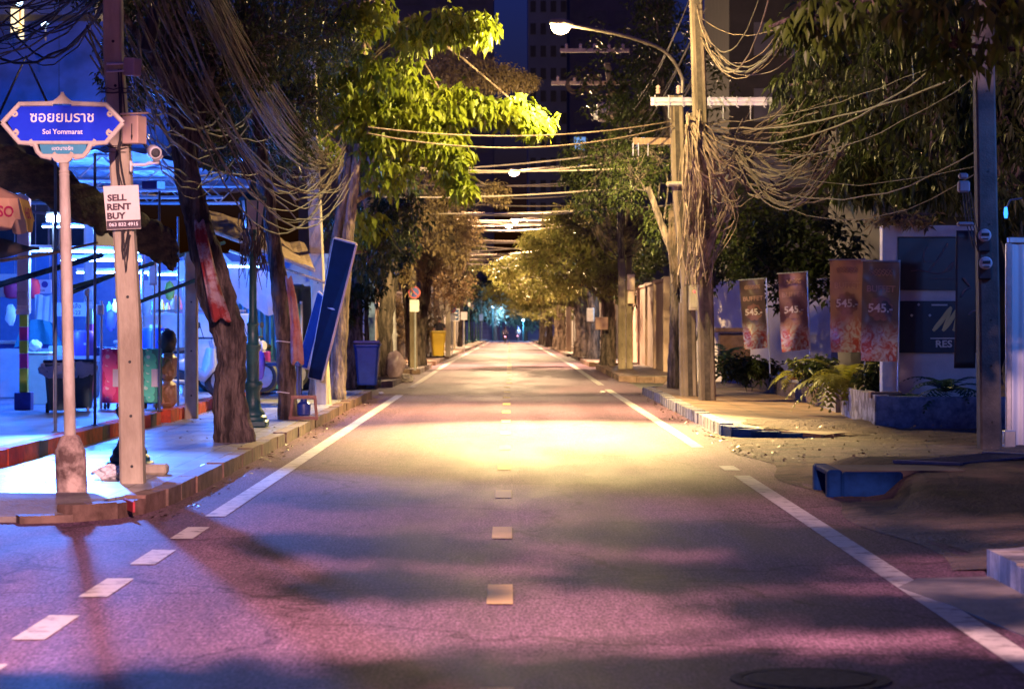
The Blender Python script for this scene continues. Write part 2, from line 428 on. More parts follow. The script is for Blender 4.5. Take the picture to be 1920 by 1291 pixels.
# ------------------------------------------------------------------ palette
M_asph = asphalt()
M_ground = mat('soil', (.05, .045, .04), (.09, .08, .07), 3, .95, .4)
M_paint = mat('road_paint', (.13, .10, .11), (.50, .47, .44), 7, .75, .2, 60, detail=12, contrast=(.30, .50), spec=.1)
M_tile = tiles('pavement_tiles', (.42, .42, .42), (.34, .34, .35), (.12, .11, .11), .42, .42, .36)
M_tile2 = tiles('pavement_slabs', (.30, .185, .12), (.235, .145, .095), (.12, .11, .1), .5, .5, .6)
M_mfloor = mat('market_concrete', (.11, .15, .24), (.20, .26, .37), 1.3, .35, .25, 12, r2=.6)
M_ramp = mat('ramp_tarmac', (.13, .11, .11), (.22, .19, .18), 2.5, .85, .6, 30)
M_kerb = stripes('kerb_concrete', (.25, .145, .11), (.18, .11, .085), 1, 2.0, .5)
M_redkerb = stripes('kerb_red_paint', (.60, .07, .02), (.06, .045, .04), 1, 3.8, .86)
M_grkerb = stripes('kerb_grey_white', (.42, .40, .40), (.20, .19, .22), 1, .62, .5)
M_bluekerb = mat('kerb_blue_paint', (.003, .022, .11), (.006, .04, .19), 6, .8, .4, spec=.1)
M_conc_y = mat('yellow_brown_concrete', (.12, .09, .06), (.30, .235, .165), 3, .9, .5, 40, stretch=(1, 1, .3))
M_conc_b = mat('shaded_concrete', (.06, .046, .034), (.17, .13, .095), 3, .9, .5, 40, stretch=(1, 1, .3))  # brown darkened to stand in for cable shade on the tall twin pole
M_conc = mat('pole_concrete', (.30, .25, .17), (.50, .44, .31), 3, .85, .35, 40, stretch=(1, 1, .35))
M_conc_d = mat('dark_concrete', (.07, .066, .064), (.13, .12, .11), 4, .9, .4, 40)
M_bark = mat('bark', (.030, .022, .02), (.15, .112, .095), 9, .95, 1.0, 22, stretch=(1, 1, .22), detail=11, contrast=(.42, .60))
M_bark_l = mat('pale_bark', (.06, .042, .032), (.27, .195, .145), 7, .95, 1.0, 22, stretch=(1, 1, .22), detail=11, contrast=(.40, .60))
M_iron = mat('green_iron', (.012, .055, .06), (.02, .09, .095), 5, .42, .15)
M_steel = mat('galvanised', (.42, .43, .45), (.55, .56, .58), 8, .42, .1, metal=.6)
M_white = mat('white_paint', (.66, .65, .64), (.80, .79, .78), 3, .5, .1)
M_cream = mat('cream_paint', (.62, .42, .30), (.70, .50, .37), 3, .5, .1)
M_black = mat('black_rubber', (.015, .015, .016), (.03, .03, .032), 8, .6, .1)
M_dark = mat('dark_plastic', (.02, .022, .026), (.04, .042, .05), 6, .45)
M_cable = mat('brown_cable', (.02, .014, .012), (.11, .072, .055), 5, .7)
M_cable2 = mat('dusty_cable', (.10, .07, .05), (.30, .22, .16), 6, .75)
M_wire = mat('street_wire', (.30, .24, .21), (.44, .37, .32), 3, .5)
M_black_cable = mat('black_cable', (.02, .018, .02), (.05, .045, .05), 3, .6)
M_glass = mat('lamp_glass', (.5, .45, .42), (.7, .62, .58), 4, .25)
M_porc = mat('porcelain', (.45, .30, .26), (.62, .45, .40), 5, .3)
M_wood = mat('weathered_wood', (.20, .13, .085), (.36, .25, .16), 5, .85, .5, 20, stretch=(3, 3, .3))
M_red = mat('red_cloth', (.45, .03, .03), (.55, .07, .06), 4, .8, .2)
M_pinkc = mat('pale_cloth', (.55, .36, .36), (.72, .6, .6), 4, .85, .2)
M_bluep = mat('blue_plastic', (.012, .035, .24), (.02, .055, .34), 5, .4, .05)
M_navy = mat('navy_paint', (.012, .02, .06), (.02, .03, .09), 5, .45)
M_yel = mat('yellow_plastic', (.72, .48, .03), (.80, .56, .05), 5, .4)

# ------------------------------------------------------------------ ground, road
ST = [-40, -10, 0, 8, 14, 20, 30, 45, 60, 90, 100, 120, 140, 160, 190, 220, 260, 300, 350]
def strip(xa, xb, ys, dz):
    mb = MB(); xa_f = xa if callable(xa) else (lambda y: xa); xb_f = xb if callable(xb) else (lambda y: xb)
    vs = []
    for y in ys: vs += [(xa_f(y), y, gz(y) + dz), (xb_f(y), y, gz(y) + dz)]
    mb.add(vs, [(2 * i, 2 * i + 1, 2 * i + 3, 2 * i + 2) for i in range(len(ys) - 1)])
    return mb
g = MB(); ys = ST + [700, 1500]
struct(strip(-900, 900, ys, -.03), 'ground', M_ground)
r = strip(-3.2, 3.2, [y for y in ST if y >= 45], 0)
r.add([(-45, -40, 0), (45, -40, 0), (45, 45, 0), (-45, 45, 0)], [(0, 1, 2, 3)])
struct(r, 'road', M_asph)
# repair patch and manhole ring in the foreground
def yr(y0, y1):
    return [y0] + [y for y in ST if y0 < y < y1] + [y1]
mk = MB()
def mark(xc, y0, y1, w):
    ys = yr(y0, y1); n0 = len(mk.v); vs = []
    for y in ys:
        x = xc(y) if callable(xc) else xc
        vs += [(x - w / 2 , y, gz(y) + .005), (x + w / 2, y, gz(y) + .005)]
    mk.add(vs, [(2 * i, 2 * i + 1, 2 * i + 3, 2 * i + 2) for i in range(len(ys) - 1)])
mark(-2.43, 19.95, 53.5, .17); mark(-2.43, 60, 330, .16)
xr = lambda y: 2.42
mark(2.43, 5, 25.3, .17)
mark(2.42, 26.2, 27.0, .17)
# right line swings in past the side road
for y0 in range(31, 58): 
    f = lambda y: 2.42 - .06 * max(0, (y - 36)) / 21
    mark(f, y0, y0 + 1, .16)
mark(2.36, 62, 330, .16)
for y0 in [17.9 - 1.9 * k for k in range(6)]: mark(-2.43, y0, y0 + 1.02, .17)
struct(mk, 'road_marking', M_paint); mk = MB()
y = 5.4
while y < 330:
    mark(-.055 if y < 60 else 0, y, y + 1.03, .15); y += 4.17
struct(mk, 'road_marking', mat('yellow_road_paint', (.22, .15, .08), (.60, .44, .18), 7, .75, .2, 60, detail=12, contrast=(.22, .40), spec=.1))
mh = MB()
mh.lathe([(.36, .002), (.36, .005), (.31, .005), (.31, .003), (.0, .003)], (1.35, 10.85, 0), 28)
mh.lathe([(.30, .003), (.28, .008), (.02, .008)], (1.35, 10.85, 0), 28)
single(mh, 'manhole_cover', mat('cast_iron', (.03, .02, .024), (.06, .044, .05), 20, .8, .5, spec=.05), 'round dark iron manhole cover set in the shaded near road', 'manhole', (1.35, 10.85, 0))
pt = MB()
pt.prism([(3.02, 15.2), (2.55, 15.1), (2.35, 14.6), (2.5, 13.6), (2.62, 12.4), (2.75, 10), (3.02, 10)], .0, .008)
struct(pt, 'road_patch', M_ramp)

# left pavement + kerb
lx = -2.95
corner = [(lx, 21.8), (-2.98, 21.0), (-3.05, 20.3), (-3.2, 19.75), (-3.5, 19.4), (-3.9, 19.25)]
pv = MB()
inner = [(x - .16, y + .1) for x, y in corner]
pv.prism([(lx - .17, 51.8)] + [(x - .17, y + .05) for x, y in corner[:3]] + [(-3.35, 19.95), (-3.6, 20.6), (-14, 20.6), (-14, 51.8)][0:2] + [(-14, 20.6), (-14, 51.8)], -.02, .15)
tag(pv.build('pavement', M_tile), kind='structure')
rp = MB()   # sloping tarmac ramp to the side street
rp.add([(-3.55, 19.42, .05), (-14, 19.1, .006), (-14, 20.62, .153), (-3.55, 20.62, .153), (-3.3, 19.95, .154)], [(0, 4, 3, 2, 1)])
rp.add([(-3.55, 19.42, .05), (-14, 19.1, .006), (-14, 19.1, -.02), (-3.55, 19.42, -.02)], [(0, 1, 2, 3)])
struct(rp, 'pavement_ramp', M_ramp)
kb = MB()
def kerb_run(pts, h, w, mb, gap=.015, side=-1, lens=1.0, drain=(), base=0.0):
    """blocks along a polyline, leaning face, small joints"""
    for (x0, y0), (x1, y1) in zip(pts[:-1], pts[1:]):
        L = math.hypot(x1 - x0, y1 - y0); n = max(1, round(L / lens)); ux, uy = (x1 - x0) / L, (y1 - y0) / L
        nx, ny = (-uy * side, ux * side)
        for k in range(n):
            a = L * k / n + gap / 2; b = L * (k + 1) / n - gap / 2
            ym = y0 + uy * (a + b) / 2
            for d in drain:
                if abs(ym - d) < lens / 2: b -= .16
            j = random.uniform(-.012, .012); hh = h + random.uniform(-.012, .008)
            q = []
            for t, o in ((a, j), (b, j), (b, w), (a, w)): q.append((x0 + ux * t + nx * o, y0 + uy * t + ny * o))
            z = gz(ym) + base
            mb.prism(q, z - .05, z + hh)
            # chamfer lip
    return mb
kerb_run([(lx, 51.8), (lx, 21.8)], .155, .18, kb, side=-1, drain=(46.5, 32.2, 25.6))
kerb_run([(lx, 21.8), (-2.98, 21.0), (-3.05, 20.3)], .155, .18, kb, side=-1, lens=.8, gap=.0, drain=(21.4,))
kerb_run([(-3.05, 20.3), (-3.2, 19.75), (-3.5, 19.4)], .13, .2, kb, side=-1, lens=.6, gap=0)
kerb_run([(-3.5, 19.4), (-3.9, 19.25)], .06, .2, kb, side=-1, lens=.6, gap=0)
struct(kb, 'kerb', M_kerb)
rk = MB(); rk.bbox((-3.13, 19.9, .1), (.02, .42, .09), .004, (0, 0, .35)); 
struct(rk, 'kerb_paint', mat('red_kerb_paint', (.45, .03, .05), (.3, .03, .04), 8, .7))
segs_l = [(60, 69), (75.5, 87), (91, 104), (112, 148), (156, 235), (245, 330)]
pv2 = MB(); kb2 = MB()
for i, (a, b) in enumerate(segs_l):
    x0 = -2.78 - (.12 if i == 0 else 0)
    for y0, y1 in zip(yr(a, b)[:-1], yr(a, b)[1:]):
        f0 = lambda x, y: gz(y) - .03; f1 = lambda x, y: gz(y) + .15
        pv2.prism([(x0 - .17, y0), (x0 - .17, y1), (-14, y1), (-14, y0)], f0, f1)
    kerb_run([(x0, b), (x0, a)], .155, .18, kb2, side=-1)
    kerb_run([(x0, a), (x0 - 1.6, a - .6)], .15, .18, kb2, side=-1, lens=.8)
    kerb_run([(x0 - 1.6, b + .5), (x0, b)], .15, .18, kb2, side=-1, lens=.8)
struct(pv2, 'pavement', M_tile2); struct(kb2, 'kerb', M_kerb)
# raised market floor with red kerb
mf = MB(); mf.prism([(-5.18, 20.9), (-5.18, 51.5), (-30, 66), (-30, 20.9)], -.02, .32)
mf.prism([(-5.18, 51.5), (-5.18, 58.9), (-30, 66)], -.02, .06)
struct(mf, 'market_floor', M_mfloor)
kb3 = MB()
kerb_run([(-5.0, 50.5), (-4.93, 35.2)], .33, .2, kb3, side=-1, lens=.95, gap=.03)
kerb_run([(-4.98, 34.6), (-5.12, 21.2)], .33, .2, kb3, side=-1, lens=1.6, gap=.02)
struct(kb3, 'market_kerb', M_redkerb)

# fallen leaves and grit lying in the gutters and on the drive
rng = np.random.default_rng(5); nl = 1500
xs = np.concatenate([rng.normal(-2.82, .10, 500), rng.normal(2.86, .09, 350), rng.uniform(2.9, 6.0, 450), rng.uniform(-5, -3.1, 200)]); ysx = np.concatenate([rng.uniform(19.6, 51, 500), rng.uniform(28, 54, 350), rng.uniform(26, 34, 450), rng.uniform(20.8, 48, 200)])
zz = np.concatenate([np.full(850, .012), np.full(450, .155), np.full(200, .158)]); zz[850:1300] = np.where(ysx[850:1300] < 32.6, .06 + .09 * np.clip((xs[850:1300] - 3) / 3.5, 0, 1), .162)
c_ = np.stack([xs, ysx, zz], 1); an = rng.uniform(0, 6.28, nl); L_ = rng.uniform(.015, .06, nl); dx = np.stack([np.cos(an), np.sin(an), rng.uniform(-.1, .5, nl)], 1) * L_[:, None]; sx_ = np.stack([-np.sin(an), np.cos(an), rng.uniform(-.2, .5, nl)], 1) * (L_ * .35)[:, None]
lv = np.stack([c_, c_ + dx * .5 + sx_, c_ + dx, c_ + dx * .5 - sx_], 1).reshape(-1, 3); ii = np.arange(nl) * 4
tag(leaf_object('fallen_leaves', lv, np.concatenate([np.stack([ii, ii + 1, ii + 2], 1), np.stack([ii, ii + 2, ii + 3], 1)]), leafmat('dry_leaf', (.05, .028, .018), (.20, .13, .08), .1), origin=(0, 0, 0)), kind='stuff')
# right side: pavement island, apron, drain inlet, near kerb
ap = MB()   # rough apron of the side drive
def apz(x, y):
    q = min(1, max(0, (y - 19.5) / 2.2)) * min(1, max(0, (27.5 - y) / 3)); s = min(1, max(0, (x - 3.25) / .35)); s = s * s * (3 - 2 * s)
    return .012 + .09 * min(1, max(0, (x - 3.0) / 3.5)) * (1 - q) + .225 * q * s + .015 * math.sin(x * 2.1 + y)
ap.grid(lambda u, v: V((2.86 + u * 14 + .12 * math.sin(v * 23), 15.6 + v * 19.0, apz(2.86 + u * 14, 15.6 + v * 19) if u > 0 else .004)), 90, 60)
struct(ap, 'driveway', mat('driveway_tarmac', (.045, .028, .022), (.16, .10, .075), 2.4, .95, 1.0, 24, detail=10, contrast=(.36, .64)), smooth=True)
nk = MB(); kerb_run([(3.02, -12), (3.02, 15.3)], .17, .2, nk, side=-1, lens=.9); kerb_run([(3.02, 15.3), (3.6, 15.75), (6.5, 16.0)], .17, .2, nk, side=-1, lens=.8)
struct(nk, 'kerb', M_grkerb)
np_ = MB(); np_.prism([(3.2, -12), (3.2, 15.2), (3.65, 15.6), (14, 15.9), (14, -12)], -.02, .165)
struct(np_, 'pavement', mat('red_brown_pavement', (.20, .09, .075), (.30, .15, .12), 3, .9, .5, 20))
rx = 2.98
outl = [(rx + .2, 54), (rx + .2, 34.0), (3.5, 33.2), (4.3, 33.0), (5.2, 34.2), (14, 34.4), (14, 60), (3.9, 60), (3.5, 55.5)]
pr = MB(); pr.prism(outl, -.02, lambda x, y: .15 - .1 * max(0, min(1, (x - 3.4) / 1.2)) * max(0, min(1, (35.0 - y) / 1.6)))
struct(pr, 'pavement', M_tile2)
kr = MB(); kerb_run([(rx, 34.3), (rx, 54)], .175, .2, kr, side=-1, lens=1.0, drain=(45.5, 42.5, 38.5)); struct(kr, 'kerb', M_grkerb)
kr2 = MB(); 
for (pa_, pb_), h_ in zip((((rx, 34.3), (rx, 33.9)), ((rx, 33.9), (3.07, 33.4)), ((3.07, 33.4), (3.3, 33.06)), ((3.3, 33.06), (3.65, 32.92)), ((3.65, 32.92), (4.0, 32.95)), ((4.0, 32.95), (4.35, 33.1))), (.17, .165, .15, .125, .09, .05)): kerb_run([pb_, pa_], h_, .2, kr2, side=-1, lens=.5, gap=0.0)
kerb_run([(rx, 54), (3.3, 55.4), (4.0, 57)], .15, .2, kr2, side=-1, lens=.5, gap=0.0)
struct(kr2, 'kerb', M_bluekerb)
dirt = MB(); dirt.grid(lambda u, v: V((3.45 + u * 2.0 + .1 * math.sin(v * 9), 33.4 + v * 2.9 + .15 * math.sin(u * 7), .158 - .1 * max(0, min(1, (u * 2.0 + .05) / 1.2)) * max(0, min(1, (1.6 - v * 2.9) / 1.6)) + .035 * math.sin(u * 3.14) * math.sin(v * 3.14) * (1 + .5 * math.sin(u * 20) * math.sin(v * 17)))), 18, 18)
struct(dirt, 'bare_soil', mat('bare_soil', (.075, .045, .032), (.19, .12, .085), 5, .95, 1.0, 22))
# drain inlet box (blue) beside the drive with slab and grating
t = thing('drain_inlet', 'blue painted concrete drain inlet box with dark opening at the drive edge', 'drain inlet', (2.95, 22.3, 0))
d = MB(); y0, x0 = 22.2, 2.92
d.bbox((x0 + .07, y0 + .08, .1), (.14, .16, .30), .02); d.bbox((x0 + .07, y0 + 1.02, .1), (.14, .16, .30), .02); d.bbox((x0 + .075, y0 + .55, .22), (.13, .78, .055), .012)
d.bbox((x0 + .42, y0 + .06, .095), (.56, .1, .27), .02); d.build('inlet_frame', M_bluekerb, t)
d = MB(); d.box((x0 + .2, y0 + .55, .09), (.2, .77, .2)); d.build('opening', M_black, t)  # solid black block stands in for the shade inside the inlet
d = MB(); d.box((x0 + .72, y0 + .57, .118), (1.15, .9, .24)); d.build('cover_slab', mat('drive_slab', (.1, .08, .075), (.16, .13, .12), 3, .9, .4, 20), t)
t = thing('drain_grating', 'long dark steel drain grating with end bars across the drive', 'drain grating', (4.1, 23.4, .09))
d = MB()
a = V((4.03, 23.3, .245)); b = V((5.15, 24.6, .255))
ux = (b - a).normalized(); 
for k in range(17):
    p = a.lerp(b, (k + .5) / 17); d.box(p, (.028, .62, .03), (0, 0, math.atan2(ux.y, ux.x)))
for o in (-.31, .31):
    n_ = V((-ux.y, ux.x, 0)) * o; d.tube([a + n_, b + n_], .018, 6)
d.build('bars', mat('drain_steel', (.12, .12, .13), (.2, .2, .22), 12, .5, .2, metal=.5), t)
for p in (a, b):
    e = MB(); e.box(p, (.06, .74, .045), (0, 0, math.atan2(ux.y, ux.x))); e.build('end_bar', M_steel, t)
segs_r = [(66, 84), (88, 99), (106, 118), (122, 138), (144, 190), (198, 330)]
pv3 = MB(); kb4 = MB()
for i, (a, b) in enumerate(segs_r):
    x0 = 3.0 - (.1 if i % 2 else 0)
    for y0, y1 in zip(yr(a, b)[:-1], yr(a, b)[1:]):
        pv3.prism([(x0 + .17, y0), (x0 + .17, y1), (14, y1), (14, y0)], lambda x, y: gz(y) - .03, lambda x, y: gz(y) + .15)
    kerb_run([(x0, a), (x0, b)], .165, .2, kb4, side=-1)
    kerb_run([(x0 + 1.4, a - .6), (x0, a)], .15, .2, kb4, side=-1, lens=.6)
    kerb_run([(x0, b), (x0 + 1.6, b + .6)], .15, .2, kb4, side=-1, lens=.8)
struct(pv3, 'pavement', M_tile2); struct(kb4, 'kerb', M_kerb)

# ------------------------------------------------------------------ world + lamps
w = bpy.data.worlds.new('World'); sc.world = w; w.use_nodes = True
nt = w.node_tree; bg = nt.nodes['Background']
sky = nt.nodes.new('ShaderNodeTexSky'); sky.sky_type = 'NISHITA'; sky.sun_disc = False
sky.sun_elevation = R(1.5); sky.sun_rotation = R(200); sky.air_density = 1.6; sky.ozone_density = 5
tint = nt.nodes.new('ShaderNodeMix'); tint.data_type = 'RGBA'; tint.blend_type = 'MULTIPLY'; tint.inputs[0].default_value = 1
tint.inputs[7].default_value = (.17, .20, 1.0, 1)
nt.links.new(sky.outputs[0], tint.inputs[6]); nt.links.new(tint.outputs[2], bg.inputs['Color']); bg.inputs['Strength'].default_value = SKY
M_lens = mat('sodium_lens', (.9, .7, .4), emit=(1, .74, .36), estr=60)
M_lens2 = mat('far_lens', (.9, .7, .4), emit=(1, .62, .48), estr=60)
M_alu = mat('lamp_alloy', (.10, .085, .08), (.17, .145, .13), 6, .5, metal=.3)
def street_lamp(label, base, head, lens, color, power, spot=R(150), aim=None, blend=.6, omni=0.0, ls=1.0):
    base = V(base); head = V(head)
    t = thing('street_lamp', label, 'street lamp', base, 'cobra head street lamps over the road')
    d = MB(); up = base + V((0, 0, .55))
    path = smoothpts([base, base + V((-.02, 0, .35)), base.lerp(head, .16) + V((0, 0, .62)), base.lerp(head, .5) + V((0, 0, .45)), head + (base - head).normalized() * .45 + V((0, 0, .1))], 5)
    path = [p for p in path]
    d.tube(path, .035, 8); d.build('arm', M_alu, t, smooth=True)
    d = MB(); ax = (head - path[-1]).normalized(); q = ax.to_track_quat('X', 'Z').to_matrix()
    prof = [(.045, -.05), (.06, .05), (.1, .14), (.135, .3), (.14, .5), (.1, .66), (.03, .72)]
    vs_rot = q @ Euler((0, R(90), 0)).to_matrix()
    d.lathe(prof, path[-1], 12, vs_rot, squash=(.62, 1)); d.build('lamp_head', M_alu, t, smooth=True)
    hc = path[-1] + ax * .42
    d = MB(); d.lathe([(.02 * ls, -.20 * ls), (.09 * ls, -.15 * ls), (.125 * ls, -.06 * ls), (.135 * ls, 0.0)], hc - V((0, 0, .045)), 14, None, squash=(1.75, .95)); d.build('lens', lens, t, smooth=True)
    lp = hc - V((0, 0, .1 + .2 * ls))
    light('lamp_light', 'SPOT', lp, color, power, t, aim or (lp + V((-.15, -.5, -5))), spot_size=spot, spot_blend=blend, shadow_soft_size=.09)
    if omni: light('lamp_glow', 'POINT', lp, color, omni, t, shadow_soft_size=.09)
    return t
LAMP0 = P(1050, 44, 44.0)
YEL = (1.0, .71, .27); PNK = (1.0, .54, .54)
street_lamp('lit street lamp on a curved arm above the near pool of yellow light', P(1279, 175, 47.3), LAMP0, M_lens, YEL, 76000, R(45), (LAMP0.x - .2, 35.4, 0), 1.0, 3600, .78)
light('lamp_light_down', 'SPOT', LAMP0 - V((0, 0, .3)), YEL, 11000, [o for o in COL.objects if o.name == 'street_lamp'][0], (.3, 43, 0), spot_size=R(104), spot_blend=1.0, shadow_soft_size=.09)
light('lamp_light_rear', 'SPOT', LAMP0 - V((0, -.1, .3)), YEL, 70000, [o for o in COL.objects if o.name == 'street_lamp'][0], (.9, 68, .8), spot_size=R(42), spot_blend=.9, shadow_soft_size=.09)
street_lamp('pink street lamp on the pole beside the camera', (3.75, 1.0, 7.0), (.85, 1.2, 7.55), M_lens2, PNK, 38000, R(165), (0.0, 12.0, 0), .6)
far = [(93, .15, 7.5, 'street lamp shining through wires below the yellow leafy branch'), (138, .3, 7.7, 'brighter right one of two street lamps shining close together down the road'),
       (150, -.05, 7.9, 'left one of two street lamps shining close together down the road'), (185, -.45, 7.0, 'street lamp shining left of the lit treetop down the road'),
       (228, .45, 7.2, 'small farthest street lamp glowing beside the lit treetop'), (272, .1, 7.4, 'tiny last street lamp almost hidden at the end of the tree tunnel')]
for i, (y, x, z, lb) in enumerate(far):
    z += gz(y)
    street_lamp(lb, (3.7, y + .6, z - .6), (x, y, z), M_lens2, (1.0, .64, .34), 20000 if i != 2 else 3000, R(150), (0.0, y - 9, gz(y)), .8, 9000, 1.0)
# ------------------------------------------------------------------ street trees
L_bright = leafmat('broad_leaf', (.10, .145, .010), (.21, .245, .02), .4)
L_near = leafmat('drooping_leaf', (.055, .095, .012), (.11, .15, .02), .35)
L_dark = leafmat('dark_leaf', (.022, .034, .010), (.055, .068, .018), .3)
L_brown = leafmat('dusty_leaf', (.14, .10, .055), (.26, .19, .10), .3)
L_far = leafmat('far_leaf', (.14, .16, .04), (.27, .24, .08), .35)
L_olive = leafmat('olive_leaf', (.05, .09, .015), (.10, .15, .03), .35)

def PL(lst, d): return [P(a, b, d) if len(q) == 2 else P(a, b, q[2]) for q in lst for a, b in [q[:2]]]

# T3: the broad-leaved tree whose branch reaches to the lamp
T3 = [(588, 748, 46), (600, 640, 46), (622, 500, 46), (640, 390, 46), (655, 300, 46), (650, 210, 46), (668, 150, 46), (690, 60, 46), (712, -40, 46)]
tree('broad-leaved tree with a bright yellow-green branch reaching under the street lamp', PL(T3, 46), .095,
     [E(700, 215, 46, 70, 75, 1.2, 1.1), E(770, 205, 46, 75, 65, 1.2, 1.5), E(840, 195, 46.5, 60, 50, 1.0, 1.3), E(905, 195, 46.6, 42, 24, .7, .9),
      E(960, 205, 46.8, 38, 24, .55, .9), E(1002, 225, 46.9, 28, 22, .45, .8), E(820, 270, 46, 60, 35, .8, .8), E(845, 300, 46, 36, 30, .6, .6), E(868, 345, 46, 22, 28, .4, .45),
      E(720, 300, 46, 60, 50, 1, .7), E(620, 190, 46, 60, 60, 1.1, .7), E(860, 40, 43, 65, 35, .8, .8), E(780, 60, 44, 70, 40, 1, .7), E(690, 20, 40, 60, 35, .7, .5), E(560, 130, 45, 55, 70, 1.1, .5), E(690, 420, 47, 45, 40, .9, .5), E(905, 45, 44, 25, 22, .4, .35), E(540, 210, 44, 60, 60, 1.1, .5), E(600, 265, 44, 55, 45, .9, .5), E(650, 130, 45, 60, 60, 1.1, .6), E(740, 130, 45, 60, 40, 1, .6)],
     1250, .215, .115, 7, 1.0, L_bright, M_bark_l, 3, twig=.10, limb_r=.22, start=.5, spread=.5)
# T1 near twisted trunk
T1 = [(442, 832), (430, 745), (434, 650), (410, 565), (388, 480), (366, 400), (350, 320), (342, 240), (325, 150), (310, 40), (300, -80)]
tree('twisted tree trunk wrapped in red cloth at the near left pavement', PL(T1, 29.5), .19,
     [E(330, 60, 30, 130, 90, 1.5, 1), E(450, 90, 31, 100, 80, 1.5, 1), E(380, 200, 31, 70, 70, 1, .5), E(300, -60, 29, 200, 60, 2, 1), E(200, -20, 28, 100, 40, 1, .5), E(420, -60, 30, 140, 60, 1.6, .9), E(250, 130, 33, 60, 90, 1.2, .7), E(420, 260, 34, 60, 60, 1, .5)],
     1900, .10, .042, 6, .6, L_dark, M_bark, 11, twig=.3, rprof=[1.35, 1.05, .95, 1.2, .95, .85, .8, .7, .6, .5, .35], limb_r=.4)
T2 = [(541, 787), (536, 690), (529, 590), (520, 500), (508, 420), (498, 350), (484, 270), (470, 180), (455, 80), (440, -60)]
tree('straight dark tree trunk with striped cloth tied round it behind the green lamp post', PL(T2, 36.3), .125,
     [E(520, 60, 37, 110, 90, 1.5, 1), E(570, 190, 38, 70, 70, 1.2, .7), E(460, 190, 37, 70, 70, 1.2, .5), E(470, -40, 37, 160, 60, 2, 1), E(540, 280, 38, 50, 45, .8, .3), E(600, 60, 40, 90, 80, 1.5, .9), E(660, 120, 48, 80, 80, 1.5, .6)],
     1900, .10, .042, 6, .6, L_dark, M_bark, 12, twig=.25, limb_r=.4)
T4 = [(632, 752), (634, 700), (638, 640), (642, 560), (650, 470), (660, 380), (672, 270)]
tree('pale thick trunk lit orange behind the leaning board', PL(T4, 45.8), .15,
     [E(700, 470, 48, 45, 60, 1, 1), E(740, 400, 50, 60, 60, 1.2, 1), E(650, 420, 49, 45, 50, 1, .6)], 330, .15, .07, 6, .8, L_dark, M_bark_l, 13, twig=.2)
T5 = [(664, 728), (664, 640), (662, 560), (672, 470), (690, 380), (700, 280)]
tree('dark leafy trunk beside the blue wheelie bin', PL(T5, 55), .2,
     [E(690, 520, 55, 38, 60, .8, 1), E(655, 560, 55, 26, 60, .6, .8), E(730, 450, 57, 60, 60, 1.3, 1), E(720, 330, 57, 80, 60, 1.4, .7)], 560, .14, .065, 6, .8, L_dark, M_bark, 14, twig=.2)
T6 = [(721, 706), (722, 640), (727, 560), (740, 480), (752, 400), (770, 320)]
tree('thick dark trunk behind the bag-wrapped lamp base', PL(T6, 65), .21,
     [E(780, 420, 66, 60, 60, 1.5, 1), E(740, 500, 66, 50, 40, 1.2, .8), E(830, 380, 68, 50, 50, 1.2, .8), E(800, 320, 68, 80, 40, 1.5, .6), E(850, 450, 70, 36, 60, 1, .7)], 800, .13, .06, 6, .75, L_brown, M_bark, 15, twig=.2)
T7 = [(777, 686), (770, 640), (764, 560), (760, 480), (775, 410)]
tree('leaning slim trunk beside the round no parking sign', PL(T7, 80), .16, [E(760, 440, 80, 50, 55, 1.2, 1), E(800, 480, 82, 45, 60, 1.2, 1)], 420, .13, .06, 6, .7, L_brown, M_bark, 16, twig=.2)
T8 = [(786, 684), (790, 620), (798, 540), (812, 470), (822, 420)]
tree('dark forked trunk leaning over the far left pavement', PL(T8, 82), .2, [E(840, 460, 84, 50, 60, 1.5, 1), E(870, 430, 86, 40, 40, 1.4, .8), E(850, 530, 86, 45, 40, 1.5, .8), E(820, 400, 84, 60, 40, 1.5, .6)], 800, .13, .06, 6, .7, L_brown, M_bark, 17, twig=.2)
tree('dark fine-leaved tree behind the bright branch reaching towards the tower', [V((-3.7, 61, .15)), V((-3.7, 61, 2.5)), V((-3.5, 61, 5)), V((-2.6, 61, 7.2))], .17,
     [E(880, 135, 61, 70, 40, 1.2, 1), E(945, 145, 61, 50, 24, 1, .9), E(985, 150, 61, 26, 14, .6, .4), E(850, 70, 62, 70, 50, 1.2, .8), E(930, 360, 63, 30, 24, .6, .4), E(800, 160, 62, 80, 60, 1.4, .8)], 1300, .12, .045, 7, .7, L_brown, M_bark, 88, twig=.2, limb_r=.2)
tree('dark tree filling the gap behind the twin poles', [V((5.6, 68, .15)), V((5.5, 68, 3)), V((4.8, 68, 6)), V((4.2, 68, 8.5))], .2,
     [E(1180, 230, 68, 60, 80, 1.5, 1), E(1230, 120, 68, 50, 70, 1.5, .8), E(1120, 300, 68, 60, 45, 1.4, .8), E(1090, 330, 68, 40, 30, 1, .5), E(1230, 20, 68, 60, 50, 1.5, .6)], 1100, .13, .05, 7, .7, L_dark, M_bark, 89, twig=.2, limb_r=.2)
far_l = [(862, 650, 130, [E(870, 500, 130, 38, 60, 2, 1), E(890, 470, 130, 30, 40, 1.6, .8), E(850, 560, 132, 34, 40, 1.6, .8)], 'far trunk beside the blue square sign', L_far),
         (797, 668, 100, [E(800, 590, 100, 34, 50, 1.4, 1), E(830, 560, 102, 34, 45, 1.4, 1)], 'slim far trunk with brown foliage before the silver lamp post', L_brown),
         (748, 672, 92, [E(745, 590, 92, 26, 50, 1.2, 1), E(715, 600, 94, 20, 40, 1, .6)], 'small leafy tree against the orange fence', L_brown),
         (880, 638, 170, [E(880, 550, 170, 36, 36, 2.4, 1), E(905, 560, 172, 26, 26, 2, .7)], 'far tree beyond the row of iron lamp posts', L_far)]
